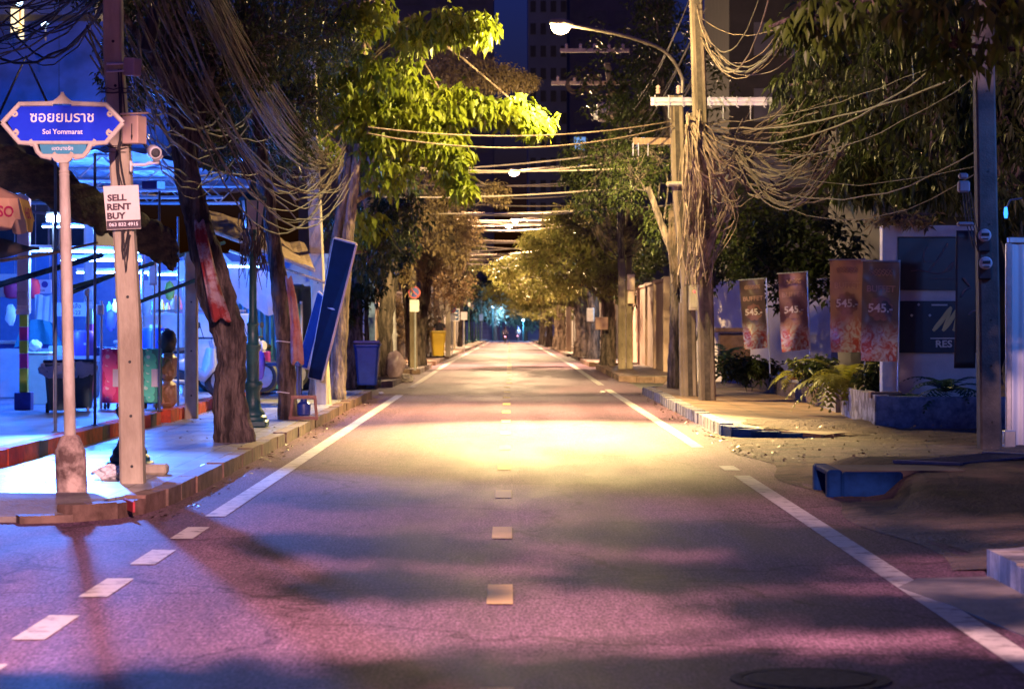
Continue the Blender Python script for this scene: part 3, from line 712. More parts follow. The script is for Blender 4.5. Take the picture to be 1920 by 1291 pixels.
for px, py, d, ells, lb, lm in far_l:
    b = G(px, py, .15); k = b.y / d
    es = [(tuple(V((e[0][0] * k, b.y + (e[0][1] - d), CH + (e[0][2] - CH) * k))), tuple(q * k for q in e[1]), e[2]) for e in ells]
    top = V(es[0][0]); tree(lb, [b, b + V((.05, 0, 1.3)), b.lerp(top, .55) + V((0, 0, .3)), top], .17, es, 420, .15, .07, 6, .65, lm, M_bark, int(px), twig=.15)

# right side
T9 = [(1263, 727), (1264, 640), (1266, 560), (1262, 480), (1240, 420), (1215, 350)]
tree('thin dark trunk with dangling dead vines left of the twin concrete poles', PL(T9, 53.8), .12,
     [E(1190, 340, 56, 60, 60, 1.5, 1), E(1150, 300, 60, 80, 60, 2, .9), E(1250, 420, 55, 50, 50, 1, .6), E(1120, 370, 62, 60, 40, 2, .7), E(1090, 300, 66, 60, 50, 2, .6), E(1240, 300, 57, 60, 50, 1.5, .5)], 900, .12, .05, 6, .6, L_dark, M_bark, 21, twig=.3, limb_r=.1)
# big lit canopy over the far right pavement
T10 = [(1139, 685), (1140, 640), (1142, 590), (1130, 520), (1110, 450)]
tree('right roadside tree with a broad sunset-lit canopy of pale olive leaves over the road'.replace('sunset-lit ', ''), PL(T10, 82), .24,
     [E(1120, 440, 82, 70, 36, 2, 1), E(1060, 455, 84, 60, 30, 2, 1), E(1010, 490, 86, 55, 28, 1.8, 1), E(965, 525, 90, 45, 24, 1.6, .8), E(1110, 500, 82, 65, 35, 1.8, 1), E(1050, 530, 86, 55, 26, 1.8, .9), E(1150, 520, 80, 45, 40, 1.5, .7), E(1160, 410, 80, 45, 40, 1.5, .7), E(1000, 545, 90, 50, 22, 1.6, .7), E(1010, 450, 86, 45, 24, 1.6, .9), E(1065, 410, 84, 50, 26, 1.6, .9), E(950, 500, 88, 36, 22, 1.5, .7)], 2900, .15, .065, 6, .55, L_far, M_bark, 22, twig=.1)
T11 = [(1092, 668), (1092, 620), (1088, 570), (1070, 520)]
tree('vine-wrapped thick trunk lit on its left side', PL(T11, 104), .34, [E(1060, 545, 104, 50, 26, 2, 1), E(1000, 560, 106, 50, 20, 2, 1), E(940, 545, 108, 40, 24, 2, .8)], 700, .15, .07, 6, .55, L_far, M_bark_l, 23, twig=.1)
for px, py, lb, el in [(1052, 656, 'dark trunk right of the pale split trunk', None), (1045, 654, 'pale split trunk in the far right row', None), (1029, 650, 'dark thick trunk near the far end of the right row', (1000, 570)),
                       (1016, 647, 'farthest trunk of the right row', (960, 575)), (1112, 672, 'broad grey trunk beside the plank gate', (1090, 520))]:
    b = G(px, py, .15); k = b.y
    c = P(px - 12, 572, k) if el is None else P(el[0], el[1], k)
    tree(lb, [b, b + V((.04, 0, 1.5)), b + V((-.05, 0, 3.2)), c + V((.4, 0, .5))], .26, [(tuple(c), (2.2, 2.5, 1.1), 1), (tuple(c + V((1.5, 1, .8))), (1.8, 2, 1), 1)], 420, .17, .08, 6, .55, L_far, M_bark if 'pale' not in lb else M_bark_l, px, twig=.1)
# big dark tree over the right side
T12 = [V((9.5, 44, .4)), V((9.4, 44, 2.5)), V((9.0, 43.5, 5)), V((8.0, 43, 7.5))]
tree('huge dark tree hanging over the restaurant sign on the right', T12, .4,
     [E(1560, 150, 44, 110, 90, 1.6, 1), E(1680, 200, 42, 130, 110, 1.8, 1.3), E(1800, 220, 41, 110, 110, 1.8, 1.2), E(1880, 200, 40, 80, 150, 1.5, 1), E(1620, 320, 43, 80, 60, 1, .8), E(1740, 330, 40, 90, 50, 1.2, .8), E(1560, 60, 46, 120, 60, 1.6, .8), E(1740, 60, 42, 180, 60, 2, 1.2), E(1500, 240, 45, 40, 60, .8, .4), E(1880, 370, 39, 60, 60, 1, .5)],
     1700, .26, .075, 8, 1.1, L_dark, M_bark, 31, twig=.15, limb_r=.35, spread=.4)
# near branch at the top right and its shadow-casting crown over the camera
LP0 = V((.78, 1.2, 7.3))
def shade(px, py, z):
    gp = G(px, py); s = 1 - z / LP0.z
    return LP0 + (gp - LP0) * s
near_e = []
for px, py, z, rx_, rz_, wgt in [(1420, 1075, 4.6, .22, .1, 1), (1250, 1078, 4.5, .2, .07, .9), (770, 1095, 4.45, .2, .05, .9), (690, 1020, 4.5, .22, .09, .8), (600, 1018, 4.5, .16, .06, .6), (820, 1030, 4.5, .16, .06, .6),
                                 (1330, 1000, 4.5, .32, .12, 1.4), (1500, 1005, 4.6, .3, .1, 1.4), (1700, 1010, 4.7, .32, .1, 1.4), (1850, 950, 4.7, .32, .2, 1.4), (1750, 900, 4.7, .4, .2, 1.4), (1650, 1135, 4.6, .26, .08, 1), (1800, 1145, 4.6, .26, .08, 1), (1540, 1040, 4.6, .15, .05, .5),
                                 (1100, 1265, 4.3, .3, .16, 1.2), (1350, 1262, 4.3, .34, .2, 1.6), (1600, 1270, 4.3, .34, .18, 1.6), (1850, 1265, 4.4, .3, .16, 1.4), (650, 1268, 4.3, .5, .05, .9), (250, 1280, 4.3, .4, .06, .6), (680, 935, 4.7, .2, .08, .6), (1300, 905, 4.7, .28, .1, 1)]:
    c = shade(px, py, z); near_e.append((tuple(c), (rx_, rz_ * .75, .05), wgt * .8))
for (px, py, d_), s_, rr_, wgt in [((1480, 590, 46), .3, 1.3, 2.2), ((1620, 570, 38), .33, 1.3, 2.4), ((1750, 520, 36), .36, 1.2, 2.4), ((1860, 560, 30), .4, .9, 2.0),  ((1400, 540, 56), .3, 1.2, 1.4),
        ((1720, 780, 34), .36, 1.0, 1.5), ((1650, 400, 42), .33, 1.5, 2), ((1850, 400, 34), .36, 1.2, 2), ((215, 150, 21.9), .42, .5, .9), ((235, 40, 21.9), .42, .6, .9), ((370, 420, 29.5), .36, .7, 1.0), ((340, 200, 29.5), .36, 1.0, 1.2), ((500, 400, 36), .33, .9, 1.0), ((150, 150, 50), .3, 2.4, 2.2), ((60, 350, 40), .3, 1.4, 1.2), ((480, 120, 36), .33, 1.3, 1.4), ((650, 200, 46), .3, 1.6, 1.4), ((1330, 250, 47), .3, .8, .5)]:
    c = LP0 + (P(px, py, d_) - LP0) * s_; near_e.append((tuple(c), (rr_ * s_, .3, rr_ * s_ * .9), wgt))  # extra unseen leaf clumps added to keep the near lamp off these targets
T0 = [V((4.4, 3.0, .15)), V((4.3, 3.1, 2.2)), V((4.1, 3.6, 4.2)), V((3.5, 4.2, 5.2)), V((2.4, 4.8, 5.5))]
tree('leafy kerbside tree beside the camera that throws leaf shadows on the near road', T0, .17, near_e, 1900, .15, .075, 7, .5, L_bright, M_bark, 41, twig=.05, limb_r=.12, start=.75, spread=.5)
T13 = [V((5.4, 19.0, .1)), V((5.35, 19, 2)), V((5.0, 19.1, 4)), V((4.2, 19.2, 5.2))]
tree('near branch of large drooping leaves across the top right corner', T13, .14,
     [E(1600, -10, 18.5, 130, 45, .4, 1), E(1480, 35, 19, 55, 40, .35, .5), E(1720, 5, 18, 120, 50, .4, 1), E(1800, 85, 18, 90, 40, .35, .7), E(1870, 20, 17.5, 70, 50, .4, .7), E(1530, 60, 19, 50, 35, .3, .4)],
     110, .16, .075, 6, 1.0, L_near, M_bark, 43, twig=.3, limb_r=.2, spread=.5)
T14 = [V((-5.6, 17.6, .1)), V((-5.5, 17.6, 2.2)), V((-4.6, 17.8, 4.2)), V((-2.5, 18, 4.6))]
# bushes and hedge masses behind the right wall
def bush(label, c, rr, n, ll, lm, seed, cat='bush', name='bush', dro=.3, grp=None):
    t = thing(name, label, cat, (c[0], c[1], c[2] - rr[2]), grp)
    vs, fs, pos = leaf_cloud([(tuple(c), rr, 1)], n, ll, ll * .42, 7, dro, seed, .6)
    mb = MB(); base = V((c[0], c[1], c[2] - rr[2]))
    for p in pos[:14]: mb.tube([base, base.lerp(V(p), .5) + V((0, 0, .1)), V(p)], [.03, .02, .006], 5, cap=False)
    mb.build('stem', M_bark, t); leaf_object('foliage', vs, fs, lm, t); return t
bush('dark tree mass behind the lilac wall', P(1390, 440, 64), (1.9, 1.2, 1.4), 420, .2, L_dark, 51)
bush('dark shrub over the wall behind the banners', P(1500, 470, 52), (1.5, 1, 1.3), 420, .2, L_dark, 52)
bush('low dark shrub between the second and third banner', P(1528, 690, 43), (.4, .3, .28), 80, .16, L_dark, 53)
bush('deep shrub filling the bed under the first banner', P(1400, 688, 50), (.7, .4, .28), 130, .16, L_dark, 54)
bush('dark shrub beside the white sign column', P(1645, 705, 37.3), (.3, .3, .3), 70, .16, L_dark, 55)
bush('dry leaf litter tangle on top of the white sign frame', P(1690, 410, 36), (.6, .25, .1), 40, .12, L_brown, 56)
bush('dark tree mass on the far side of the side road', P(1180, 470, 90), (2.4, 2, 2.2), 600, .2, L_dark, 57)
bush('dark tree crown behind the transformer', P(1230, 160, 75), (2.6, 1.5, 2.2), 420, .2, L_dark, 58)
bush('dark hanging creeper left of the first banner', P(1330, 470, 58), (.9, .6, 1.0), 220, .16, L_dark, 59)
# fern rosettes in the planter
M_fern = leafmat('fern_leaf', (.20, .20, .02), (.36, .34, .05), .4); M_fern_d = leafmat('fern_dark', (.02, .06, .05), (.05, .11, .07), .35)
def fern(label, c, n, L, m, seed, lift=.9, cat='fern', ga='ferns and palms in the planters', a0=0, a1=6.283):
    rnd = random.Random(seed); c = V(c); vs = []; fs = []
    for k in range(n):
        az = a0 + (a1 - a0) * (k + rnd.random()) / n; ll = L * rnd.uniform(.7, 1.1); pit = rnd.uniform(.4, 1.25) * lift
        p = c.copy(); d = V((math.cos(az) * math.cos(pit), math.sin(az) * math.cos(pit), math.sin(pit)))
        segs = 11; pts = []
        for s in range(segs + 1):
            pts.append(p.copy()); d.z -= .16 * rnd.uniform(.8, 1.2); d.normalize(); p = p + d * ll / segs
        for s in range(1, segs + 1):
            t = (pts[s] - pts[s - 1]).normalized(); sd = t.cross(V((0, 0, 1)));
            if sd.length < .05: sd = V((1, 0, 0))
            sd.normalize(); wl = ll * .20 * math.sin(math.pi * (s / segs) ** .7 * .93 + .08)
            for sg in (-1, 1):
                b = pts[s]; o = len(vs); e = b + sd * sg * wl + t * wl * .55 - V((0, 0, wl * .25))
                vs += [b - t * ll / segs * .45, e, b + t * ll / segs * .45]; fs.append((o, o + 1, o + 2))
    return leaf_object_single(label, vs, fs, m, c, cat, ga)
def leaf_object_single(label, vs, fs, m, c, cat, ga):
    me = bpy.data.meshes.new('fern_plant'); o = bpy.data.objects.new('fern_plant', me); o.location = c
    me.from_pydata([tuple(V(p) - c) for p in vs], [], fs); me.materials.append(m); me.update(); COL.objects.link(o)
    return tag(o, label, cat, ga)
fern('large arching yellow fern spilling over the planter wall', P(1585, 715, 39), 34, 1.05, M_fern, 1)
fern('pale yellow fern hanging down the planter front', P(1562, 705, 38.4), 16, .55, M_fern, 2, .5)
fern('dark blue-green fern in front of the white sign', P(1775, 735, 34.8), 22, .75, M_fern_d, 3)
fern('small palm beside the twin poles', P(1362, 668, 54), 18, .75, M_fern_d, 4)
fern('olive fern under the second banner', P(1492, 705, 45), 16, .6, M_fern, 5, .8)
fern('low dark fern at the right end of the planter', P(1700, 745, 35), 14, .4, M_fern_d, 6, .7)
# cyan-lit trees at the far end of the street
L_end = leafmat('end_leaf', (.10, .18, .14), (.22, .32, .26), .4)
for px, py, d, r_, s, lb in [(928, 575, 330, 4, 61, 'pale green tree lit by white lamps at the end of the street'), (985, 590, 318, 3, 62, 'turquoise tree in front of the end wall at the right'), (960, 580, 345, 5, 63, 'dark tree over the middle of the end wall'), (905, 565, 345, 5, 64, 'dark tree at the left of the end wall')]:
    c = P(px, py, d)
    tree(lb, [V((c.x, d, gz(d))), V((c.x, d, gz(d) + 2)), c], .3, [(tuple(c), (r_, 3, r_ * .55), 1), (tuple(c + V((1, 0, 2))), (r_ * .7, 3, r_ * .5), .7)], 320, .5, .25, 6, .5, L_end if 'dark' not in lb else L_dark, M_bark, s, twig=.1)

# ------------------------------------------------------------------ concrete poles
def concrete_pole(label, pts, w0, w1, grooves=True, holes=True, m=None, group=None, name='utility_pole', cat='utility pole', groove=False):
    pts = [V(p) for p in pts]; t = thing(name, label, cat, pts[0], group); d = MB(); n = len(pts)
    vs = []
    for i, p in enumerate(pts):
        w_ = (w0 + (w1 - w0) * i / (n - 1)) / 2; c_ = w_ * .8
        for x, y in ((-c_, -w_), (c_, -w_), (w_, -c_), (w_, c_), (c_, w_), (-c_, w_), (-w_, c_), (-w_, -c_)): vs.append(p + V((x, y, 0)))
    fs = [(i * 8 + k, i * 8 + (k + 1) % 8, (i + 1) * 8 + (k + 1) % 8, (i + 1) * 8 + k) for i in range(n - 1) for k in range(8)]
    fs += [tuple((n - 1) * 8 + k for k in range(8))]
    d.add(vs, fs); d.build('shaft', m or M_conc, t)
    if groove:
        e = MB(); L = len(pts)
        for i in range(L - 1):
            for j in range(10):
                a = pts[i].lerp(pts[i + 1], j / 10); b = pts[i].lerp(pts[i + 1], (j + 1) / 10); w_ = (w0 + (w1 - w0) * (i + j / 10) / (L - 1)) / 2
                e.add([a + V((-w_ * .34, -w_ - .004, 0)), a + V((w_ * .34, -w_ - .004, 0)), b + V((w_ * .34, -w_ - .002, 0)), b + V((-w_ * .34, -w_ - .002, 0))], [(0, 1, 2, 3)])
        e.build('groove', mat('groove_shade', (.035, .028, .022), (.09, .07, .055), 6, .95), t)  # flat dark strip; shade of the recess put into its colour
    if holes:
        h = MB(); L = (pts[-1] - pts[0]).length; k = .35
        while k < L - .3:
            f = k / L * (n - 1); i = min(int(f), n - 2); p = pts[i].lerp(pts[i + 1], f - i); w_ = (w0 + (w1 - w0) * k / L) / 2
            h.lathe([(.014, -.002), (.014, .004)], p + V((.01, -w_ - .002, 0)), 8, (R(90), 0, 0)); k += random.uniform(.45, .8)
        h.build('bolt_hole', M_black, t)
    return t
pl = G(250, 905, .15)
p1 = concrete_pole('near left concrete pole carrying the sell and rent notice', [pl - V((0, 0, .15)), P(243, 600, pl.y), P(226, 300, pl.y), P(213, 100, pl.y), V((P(207, 0, pl.y).x, pl.y, 7.4))], .215, .15)
p2 = concrete_pole('concrete pole lit orange behind the slanting board', [G(607, 757, .15), P(600, 640, 43.5), P(591, 400, 43.5), P(585, 250, 43.5), P(582, 90, 43.5)], .27, .2)
pB = G(1326, 750, .15); pA = G(1294, 742, .15)
concrete_pole('tall right hand pole of the twin concrete poles', [pB, P(1322, 540, pB.y), P(1312, 200, pB.y), P(1305, 0, pB.y), P(1302, -160, pB.y)], .31, .22, holes=False, m=M_conc_b, groove=True)
concrete_pole('left hand pole of the twin concrete poles with the grey crossarm', [pA, P(1290, 540, pA.y), P(1272, 345, pA.y), P(1268, 200, pA.y), P(1267, 180, pA.y)], .27, .26, groove=True, m=M_conc_y)
sh = G(1291, 743, .15)
concrete_pole('low concrete stub post against the twin poles', [sh + V((-.02, .42, 0)), V((sh.x - .04, sh.y + .42, 2.0))], .25, .24, m=M_conc_y)
pD = G(1855, 850, .02)
concrete_pole('dark concrete pole with two electric meters at the drive', [pD, P(1852, 560, pD.y), P(1848, 330, pD.y), P(1842, 0, pD.y), P(1838, -200, pD.y)], .26, .22, m=M_conc_d)
pE = G(1169, 691, .15)
concrete_pole('front one of two brown concrete poles with pale boxes', [pE + V((-.05, 0, 0)), V((pE.x - .05, pE.y, 3)), V((P(1160, 260, pE.y).x, pE.y, 7.7)), V((P(1138, 130, pE.y).x, pE.y, 9.8))], .24, .2, m=M_conc_y)
concrete_pole('rear one of two brown concrete poles behind the front brown pole', [pE + V((.21, .4, 0)), V((pE.x + .18, pE.y + .4, 5.5))], .2, .18, m=M_conc_y)
pF = G(776, 689, .15)
concrete_pole('far left concrete pole beside the round no parking sign', [pF, V((pF.x - .03, pF.y, 3.0)), V((pF.x - .1, pF.y, 6.3))], .25, .19, m=M_conc_y)
pG_ = G(1066, 659, .15); concrete_pole('straight pole among the far right trunks', [pG_, V((pG_.x, pG_.y, 6.2))], .3, .24)
pS = G(359, 784, .15); concrete_pole('short blue-lit concrete post at the market kerb', [pS, V((pS.x, pS.y, 2.66))], .19, .19)
q = G(828, 668, .15); concrete_pole('left one of two brown posts beside the yellow bin', [q, V((q.x - .03, q.y, 4.0))], .24, .2, holes=False)
q = G(840, 668, .15); concrete_pole('right one of two brown posts beside the yellow bin', [q, V((q.x, q.y, 4.3))], .24, .2, holes=False)
q = G(610, 755, .15); concrete_pole('blue-grey stub of a post below the leaning board', [q + V((.0, -.9, 0)), V((q.x, q.y - .9, 1.0))], .22, .21, holes=False)

# crossarms and transformer
t = thing('crossarm', 'long grey steel crossarm with insulator bolts across the twin poles', 'crossarm', P(1300, 188, pA.y - .2))
d = MB(); a = P(1220, 188, pA.y - .2); b = P(1450, 192, pA.y - .2)
d.box((a + b) / 2, ((b - a).length, .09, .03)); d.box((a + b) / 2 + V((0, 0, .07)), ((b - a).length, .05, .012)); d.box((a + b) / 2 + V((0, .02, -.0)), ((b - a).length, .02, .16)); d.build('beam', M_steel, t)
for k in range(9):
    p = a.lerp(b, (k + .3) / 9); e = MB(); e.tube([p + V((0, -.06, .1)), p + V((0, -.06, -.1 - .25 * (k % 2))), p + V((.04, -.06, -.12 - .25 * (k % 2)))], .012, 6); e.build('hook', M_steel, t)
for k, px in enumerate((1234, 1272)):
    p = P(px, 176, pA.y - .2); e = MB(); e.lathe([(.03, 0), (.05, .03), (.03, .05), (.055, .08), (.03, .1), (.05, .13), (.02, .17)], p, 10); e.build('insulator', M_porc, t)
t = thing('crossarm', 'short wooden crossarm below the grey steel one', 'crossarm', P(1230, 263, pA.y)); d = MB(); d.box(P(1227, 265, pA.y), (.85, .1, .13)); d.build('beam', M_wood, t)
for x in (1187, 1197, 1215): e = MB(); e.tube([P(x, 268, pA.y - .05), P(x, 292, pA.y - .05)], .012, 6); e.build('hook', M_steel, t)
t = thing('step_bracket', 'pale clamp bracket round the left twin pole', 'bracket', P(1268, 345, pA.y - .2)); d = MB(); d.bbox(P(1266, 345, pA.y - .18), (.36, .16, .1), .03); d.build('clamp', M_conc, t)
d2 = MB(); d2.tube([P(1254, 345, pA.y - .28), P(1280, 345, pA.y - .28)], .02, 6); d2.build('bolt', M_steel, t)
t = thing('pole_transformer', 'pink-lit transformer tank with three bushings high on the far right pole', 'transformer', P(1138, 225, 77))
d = MB(); c = P(1138, 210, 77); d.lathe([(.27, -.3), (.3, -.26), (.3, .2), (.32, .22), (.32, .26), (.1, .3)], c, 16); d.build('tank', mat('transformer_paint', (.55, .42, .40), (.65, .5, .48), 4, .5), t, smooth=True)
for dx in (-.2, 0, .2):
    e = MB(); e.lathe([(.035, 0), (.06, .05), (.035, .08), (.06, .13), (.035, .16), (.06, .21), (.03, .24), (.03, .3)], c + V((dx, -.05, .27)), 10); e.build('bushing', M_porc, t)
e = MB()
for k in range(9): e.box(c + V((-.36 - .0, -.3 + k * .07, -.02)), (.12, .012, .4))
for k in range(9): e.box(c + V((.36, -.3 + k * .07, -.02)), (.12, .012, .4))
e.build('cooling_fin', M_steel, t)
for px, py, w_, lb in [(1108, 156, 2.5, 'upper wooden crossarm above the transformer'), (1115, 95, 2.2, 'topmost crossarm of the transformer pole')]:
    t = thing('crossarm', lb, 'crossarm', P(px, py, 76.6)); d = MB(); d.box(P(px, py, 76.7), (w_, .1, .12)); d.build('beam', mat('reddish_wood', (.3, .2, .18), (.42, .3, .26), 5, .8), t)
    for k in range(5):
        e = MB(); e.lathe([(.03, 0), (.06, .05), (.035, .08), (.06, .12), (.02, .17)], P(px, py, 76.7) + V((-w_ / 2 + .2 + k * (w_ - .4) / 4, 0, .05)), 8); e.build('insulator', M_porc, t)
for px, lb in [(1080, 'left cable coil hanging from the transformer pole'), (1112, 'middle cable coil hanging from the transformer pole'), (1157, 'right cable coil hanging from the transformer pole')]:
    d = MB(); c = P(px, 158, 76.2)
    for k in range(7):
        r_ = .22 + .012 * k; cc = c + V((random.uniform(-.03, .03), -.05 + .02 * k, random.uniform(-.03, .03)))
        d.tube([cc + V((math.cos(a_) * r_, 0, math.sin(a_) * r_)) for a_ in [i * math.pi / 10 for i in range(21)]], .013, 5, cap=False)
    single(d, 'cable_coil', M_cable, lb, 'cable coil', c)
# ------------------------------------------------------------------ cables
def bundle(label, lines, r, m, origin, cat='cable bundle', name='cable_bundle', n=5, group=None):
    d = MB()
    for ln in lines: d.tube(ln, r * random.choice((.5, .6, .8, 1, 1.2, 1.7)), n, cap=False)
    return single(d, name, m, label, cat, origin, group)
U = random.uniform
def fan(a, b, n, sag0, sag1, ja, jb, wig=.0, seg=14):
    out = []
    for k in range(n):
        aa = V(a) + V((U(-ja, ja), U(-ja, ja), U(-ja, ja))); bb = V(b) + V((U(-jb, jb), U(-jb, jb), U(-jb, jb)))
        out.append(sagline(aa, bb, U(sag0, sag1), seg, wig))
    return out
top1 = V((pl.x - .25, pl.y, 5.3)); end2 = P(600, 300, 43.4)
bundle('thick bundle of sagging cables from the near left pole to the pole behind the board', fan(top1 + V((.45, 0, .2)), end2, 52, .05, .75, .18, .2), .008, M_cable, top1)
bundle('loose lower cables hanging under the thick left bundle', fan(top1 + V((.3, .5, -.3)), end2 + V((.3, 0, -.25)), 16, .8, 1.9, .35, .3, .03), .009, M_cable, top1)
bundle('messy nest of drooping cable loops in front of the broad-leaved tree', [sagline(P(U(470, 560), U(225, 310), U(40, 42)), P(U(610, 650), U(260, 320), 43.6), U(.3, .85), 12, .05) for _ in range(30)], .008, M_cable, end2)
bundle('cables running off to the upper left from the near pole', [sagline(V((pl.x, pl.y, U(4.6, 5.6))), P(U(-150, 20), U(-60, 110), U(26, 34)), U(.1, .8), 12, .02) for _ in range(26)], .010, M_black_cable, top1)
bundle('dark cables crossing above the street name sign', [sagline(P(U(150, 260), U(20, 130), U(22.2, 23)), P(U(330, 520), U(130, 330), U(30, 36)), U(.2, .9), 12, .03) for _ in range(22)], .008, M_black_cable, top1)
bundle('thin black wires looping down the front of the near left pole', [smoothpts([P(222 + U(-6, 6), 130, pl.y - .12), P(232 + U(-8, 8), 240, pl.y - .13), P(222 + U(-6, 8), 300, pl.y - .125), P(236 + U(-8, 8), 400, pl.y - .13), P(233 + U(-6, 8), 480 + U(-10, 30), pl.y - .125), P(242 + U(-5, 5), 440, pl.y - .12)], 4) for _ in range(5)], .005, M_black_cable, pl)
bundle('black wire rings tied round the near left pole', [[P(218, y_, pl.y) + V((math.cos(a_) * .14, math.sin(a_) * .14, U(-.01, .01) + .02 * math.sin(a_))) for a_ in [i * math.pi / 8 for i in range(17)]] for y_ in (272, 276, 282, 165, 172)], .006, M_black_cable, pl)
c = P(282, 62, 24.5); d = MB(); d.lathe([(.03, -.2), (.07, -.17), (.075, .14), (.04, .18), (.015, .26)], c, 12, (.1, .2, 0)); single(d, 'splice_closure', M_black, 'black cable splice closure hanging right of the near left pole', 'splice closure', c, smooth=True)
# right pole: vertical cable mass
lines = []
for k in range(58):
    x0 = U(1284, 1318); pts = [P(x0, U(205, 245), pB.y - U(.2, .4))]
    x = x0
    for yy in (290, 350, 410, 470, 530):
        x += U(-10, 11); x = min(max(x, 1270), 1338); pts.append(P(x, yy + U(-15, 15), pB.y - U(.2, .5)))
    lines.append(smoothpts(pts[:U(0, 1) < .5 and 6 or 5], 4))
bundle('dense curtain of brown cables hanging down the twin poles', lines, .011, M_cable2, P(1300, 400, pA.y))
lines = []
for k in range(30):
    a_ = P(U(1285, 1305), U(215, 240), pB.y - .3); m1 = P(U(1305, 1350), U(260, 330), pB.y - .45); b_ = P(U(1325, 1385), U(320, 410), pB.y - .35)
    lines.append(smoothpts([a_, m1, b_, P(U(1290, 1335), U(400, 540), pB.y - .4)], 4))
bundle('pale cables spraying out from the twin pole top', lines, .016, M_cable2, P(1300, 300, pA.y))
lines = [sagline(P(1296 + U(-4, 6), 232 + U(-6, 10), pA.y - .25), P(1845 + U(-8, 8), U(40, 150), 29.9), U(.15, 1.0), 16, .02) for _ in range(4)]
lines += [sagline(P(1300, 240 + U(-6, 8), pA.y - .25), P(1848 + U(-8, 8), U(160, 330), 29.9), U(.3, 1.5), 16, .025) for _ in range(3)]
lines += [sagline(P(1298, 236 + U(-6, 8), pA.y - .25), P(U(1360, 1590), U(170, 370), 43 + U(-1.5, 1)), U(.02, .9), 12, .05) for _ in range(46)]
bundle('fan of pale cables from the twin poles towards the dark meter pole', lines, .010, M_cable, P(1400, 240, 44))
lines = [sagline(P(1390 + U(-15, 25), U(270, 310), 43), P(1570 + U(-30, 30), U(240, 300), 38), U(.2, 1.0), 12, .02) for _ in range(20)]
lines += [smoothpts([P(1396, 298, 43), P(1398 + U(-3, 3), 340, 43), P(1412 + U(-6, 6), 366, 43), P(1440 + U(-10, 10), U(350, 372), 42), P(1475 + U(-10, 20), U(320, 350), 41)], 4) for _ in range(9)]
bundle('tangle of drooping cable ends right of the twin poles', lines, .012, M_cable, P(1450, 320, 42))
for k in range(9):
    y0_ = 15 + 11 * k; 
    ln = sagline(P(1306 + k * 1.5, 10 + k * 9 + U(-8, 8), pB.y - .15), P(1475 + U(-40, 90), -50 + k * 16 + U(-30, 30), 38 + U(-3, 3)), U(.35, 1.3), 16, .012)
    bundle(['topmost', 'second', 'third', 'fourth', 'fifth', 'sixth', 'seventh', 'eighth', 'lowest'][k] + ' sagging cable loop at the top of the tall right pole', [ln], U(.009, .017), M_cable2 if k % 3 else M_cable, ln[0], 'cable', 'cable', 6, 'sagging cables at the top of the right pole')
# two bright wires across the street
for k, (a_, b_, lb) in enumerate([((690, 238, 43.6), (1256, 228, pA.y - .2), 'upper one of two bright wires crossing under the street lamp'), ((690, 250, 43.6), (1262, 236, pA.y - .2), 'lower one of two bright wires crossing under the street lamp')]):
    ln = sagline(P(*a_), P(*b_), .22 + .12 * k, 24); d = MB(); d.tube(ln, .014, 6); single(d, 'street_wire', M_cable2, lb, 'wire', ln[0], 'wires across the street')
# wires crossing further along
for k in range(34):
    d_ = [64, 84, 95, 105, 115, 125, 140, 160][k % 8] + U(-3, 3); z = U(4.5, 6.2) if d_ < 75 else U(4.9, 7.4)
    a_ = V((-4 + U(-.5, .3), d_ + U(-3, 3), z + U(-.3, .3))); b_ = V((4.2 + U(-.4, .6), d_ + U(-3, 3), z + U(-.4, .5)))
    ln = sagline(a_, b_, U(.08, .4), 14); d = MB(); d.tube(ln, .012 + .00008 * d_, 4)
    single(d, 'street_wire', M_wire, 'thin wire stretched high across the street between the left and right poles', 'wire', ln[0], 'wires across the street')
# wires along the right row, converging with distance
for k in range(10):
    z = 6.3 + .22 * k; ln = []
    ys_ = [pA.y, 77, 105, 135, 170]
    for u, v_ in zip(ys_[:-1], ys_[1:]): ln += sagline(V((3.6 + .1 * (k % 4), u, z + gz(u))), V((3.6 + .1 * (k % 4), v_, z + gz(v_))), .35 + .03 * (k % 3), 8)
    d = MB(); d.tube(ln, .013, 4); single(d, 'street_wire', M_cable, 'long wire running down the street along the right hand poles', 'wire', ln[0], 'wires along the right row')
for px, py, d_, lb, s_ in [(770, 470, 84, 'drooping cable loops round the far left pole', 30), (1165, 430, 76.5, 'pinkish cable nest on the brown concrete pole', 34), (820, 540, 100, 'small cable nest above the silver lamp post', 14)]:
    k_ = d_ / F
    bundle(lb, [sagline(P(px + U(-60, -25), py + U(-40, 0), d_), P(px + U(15, 70), py + U(-60, 5), d_), U(30, 75) * k_, 10, .03) for _ in range(s_)] + [sagline(P(px + U(-8, 8), py + U(-60, -20), d_ - .3), P(px + U(-8, 8), py + 55, d_ - .3), .0, 6, .06) for _ in range(8)], .016, M_cable, P(px, py, d_))
bundle('dead hanging vines on the thin dark trunk', [smoothpts([P(1262 + U(-8, 20), 400 + U(-30, 30), 53.4), P(1265 + U(-12, 22), 470, 53.3), P(1272 + U(-14, 26), 520 + U(-10, 30), 53.2)], 3) for _ in range(60)], .012, M_cable, P(1265, 450, 53), 'vines', 'hanging_vines', 4)
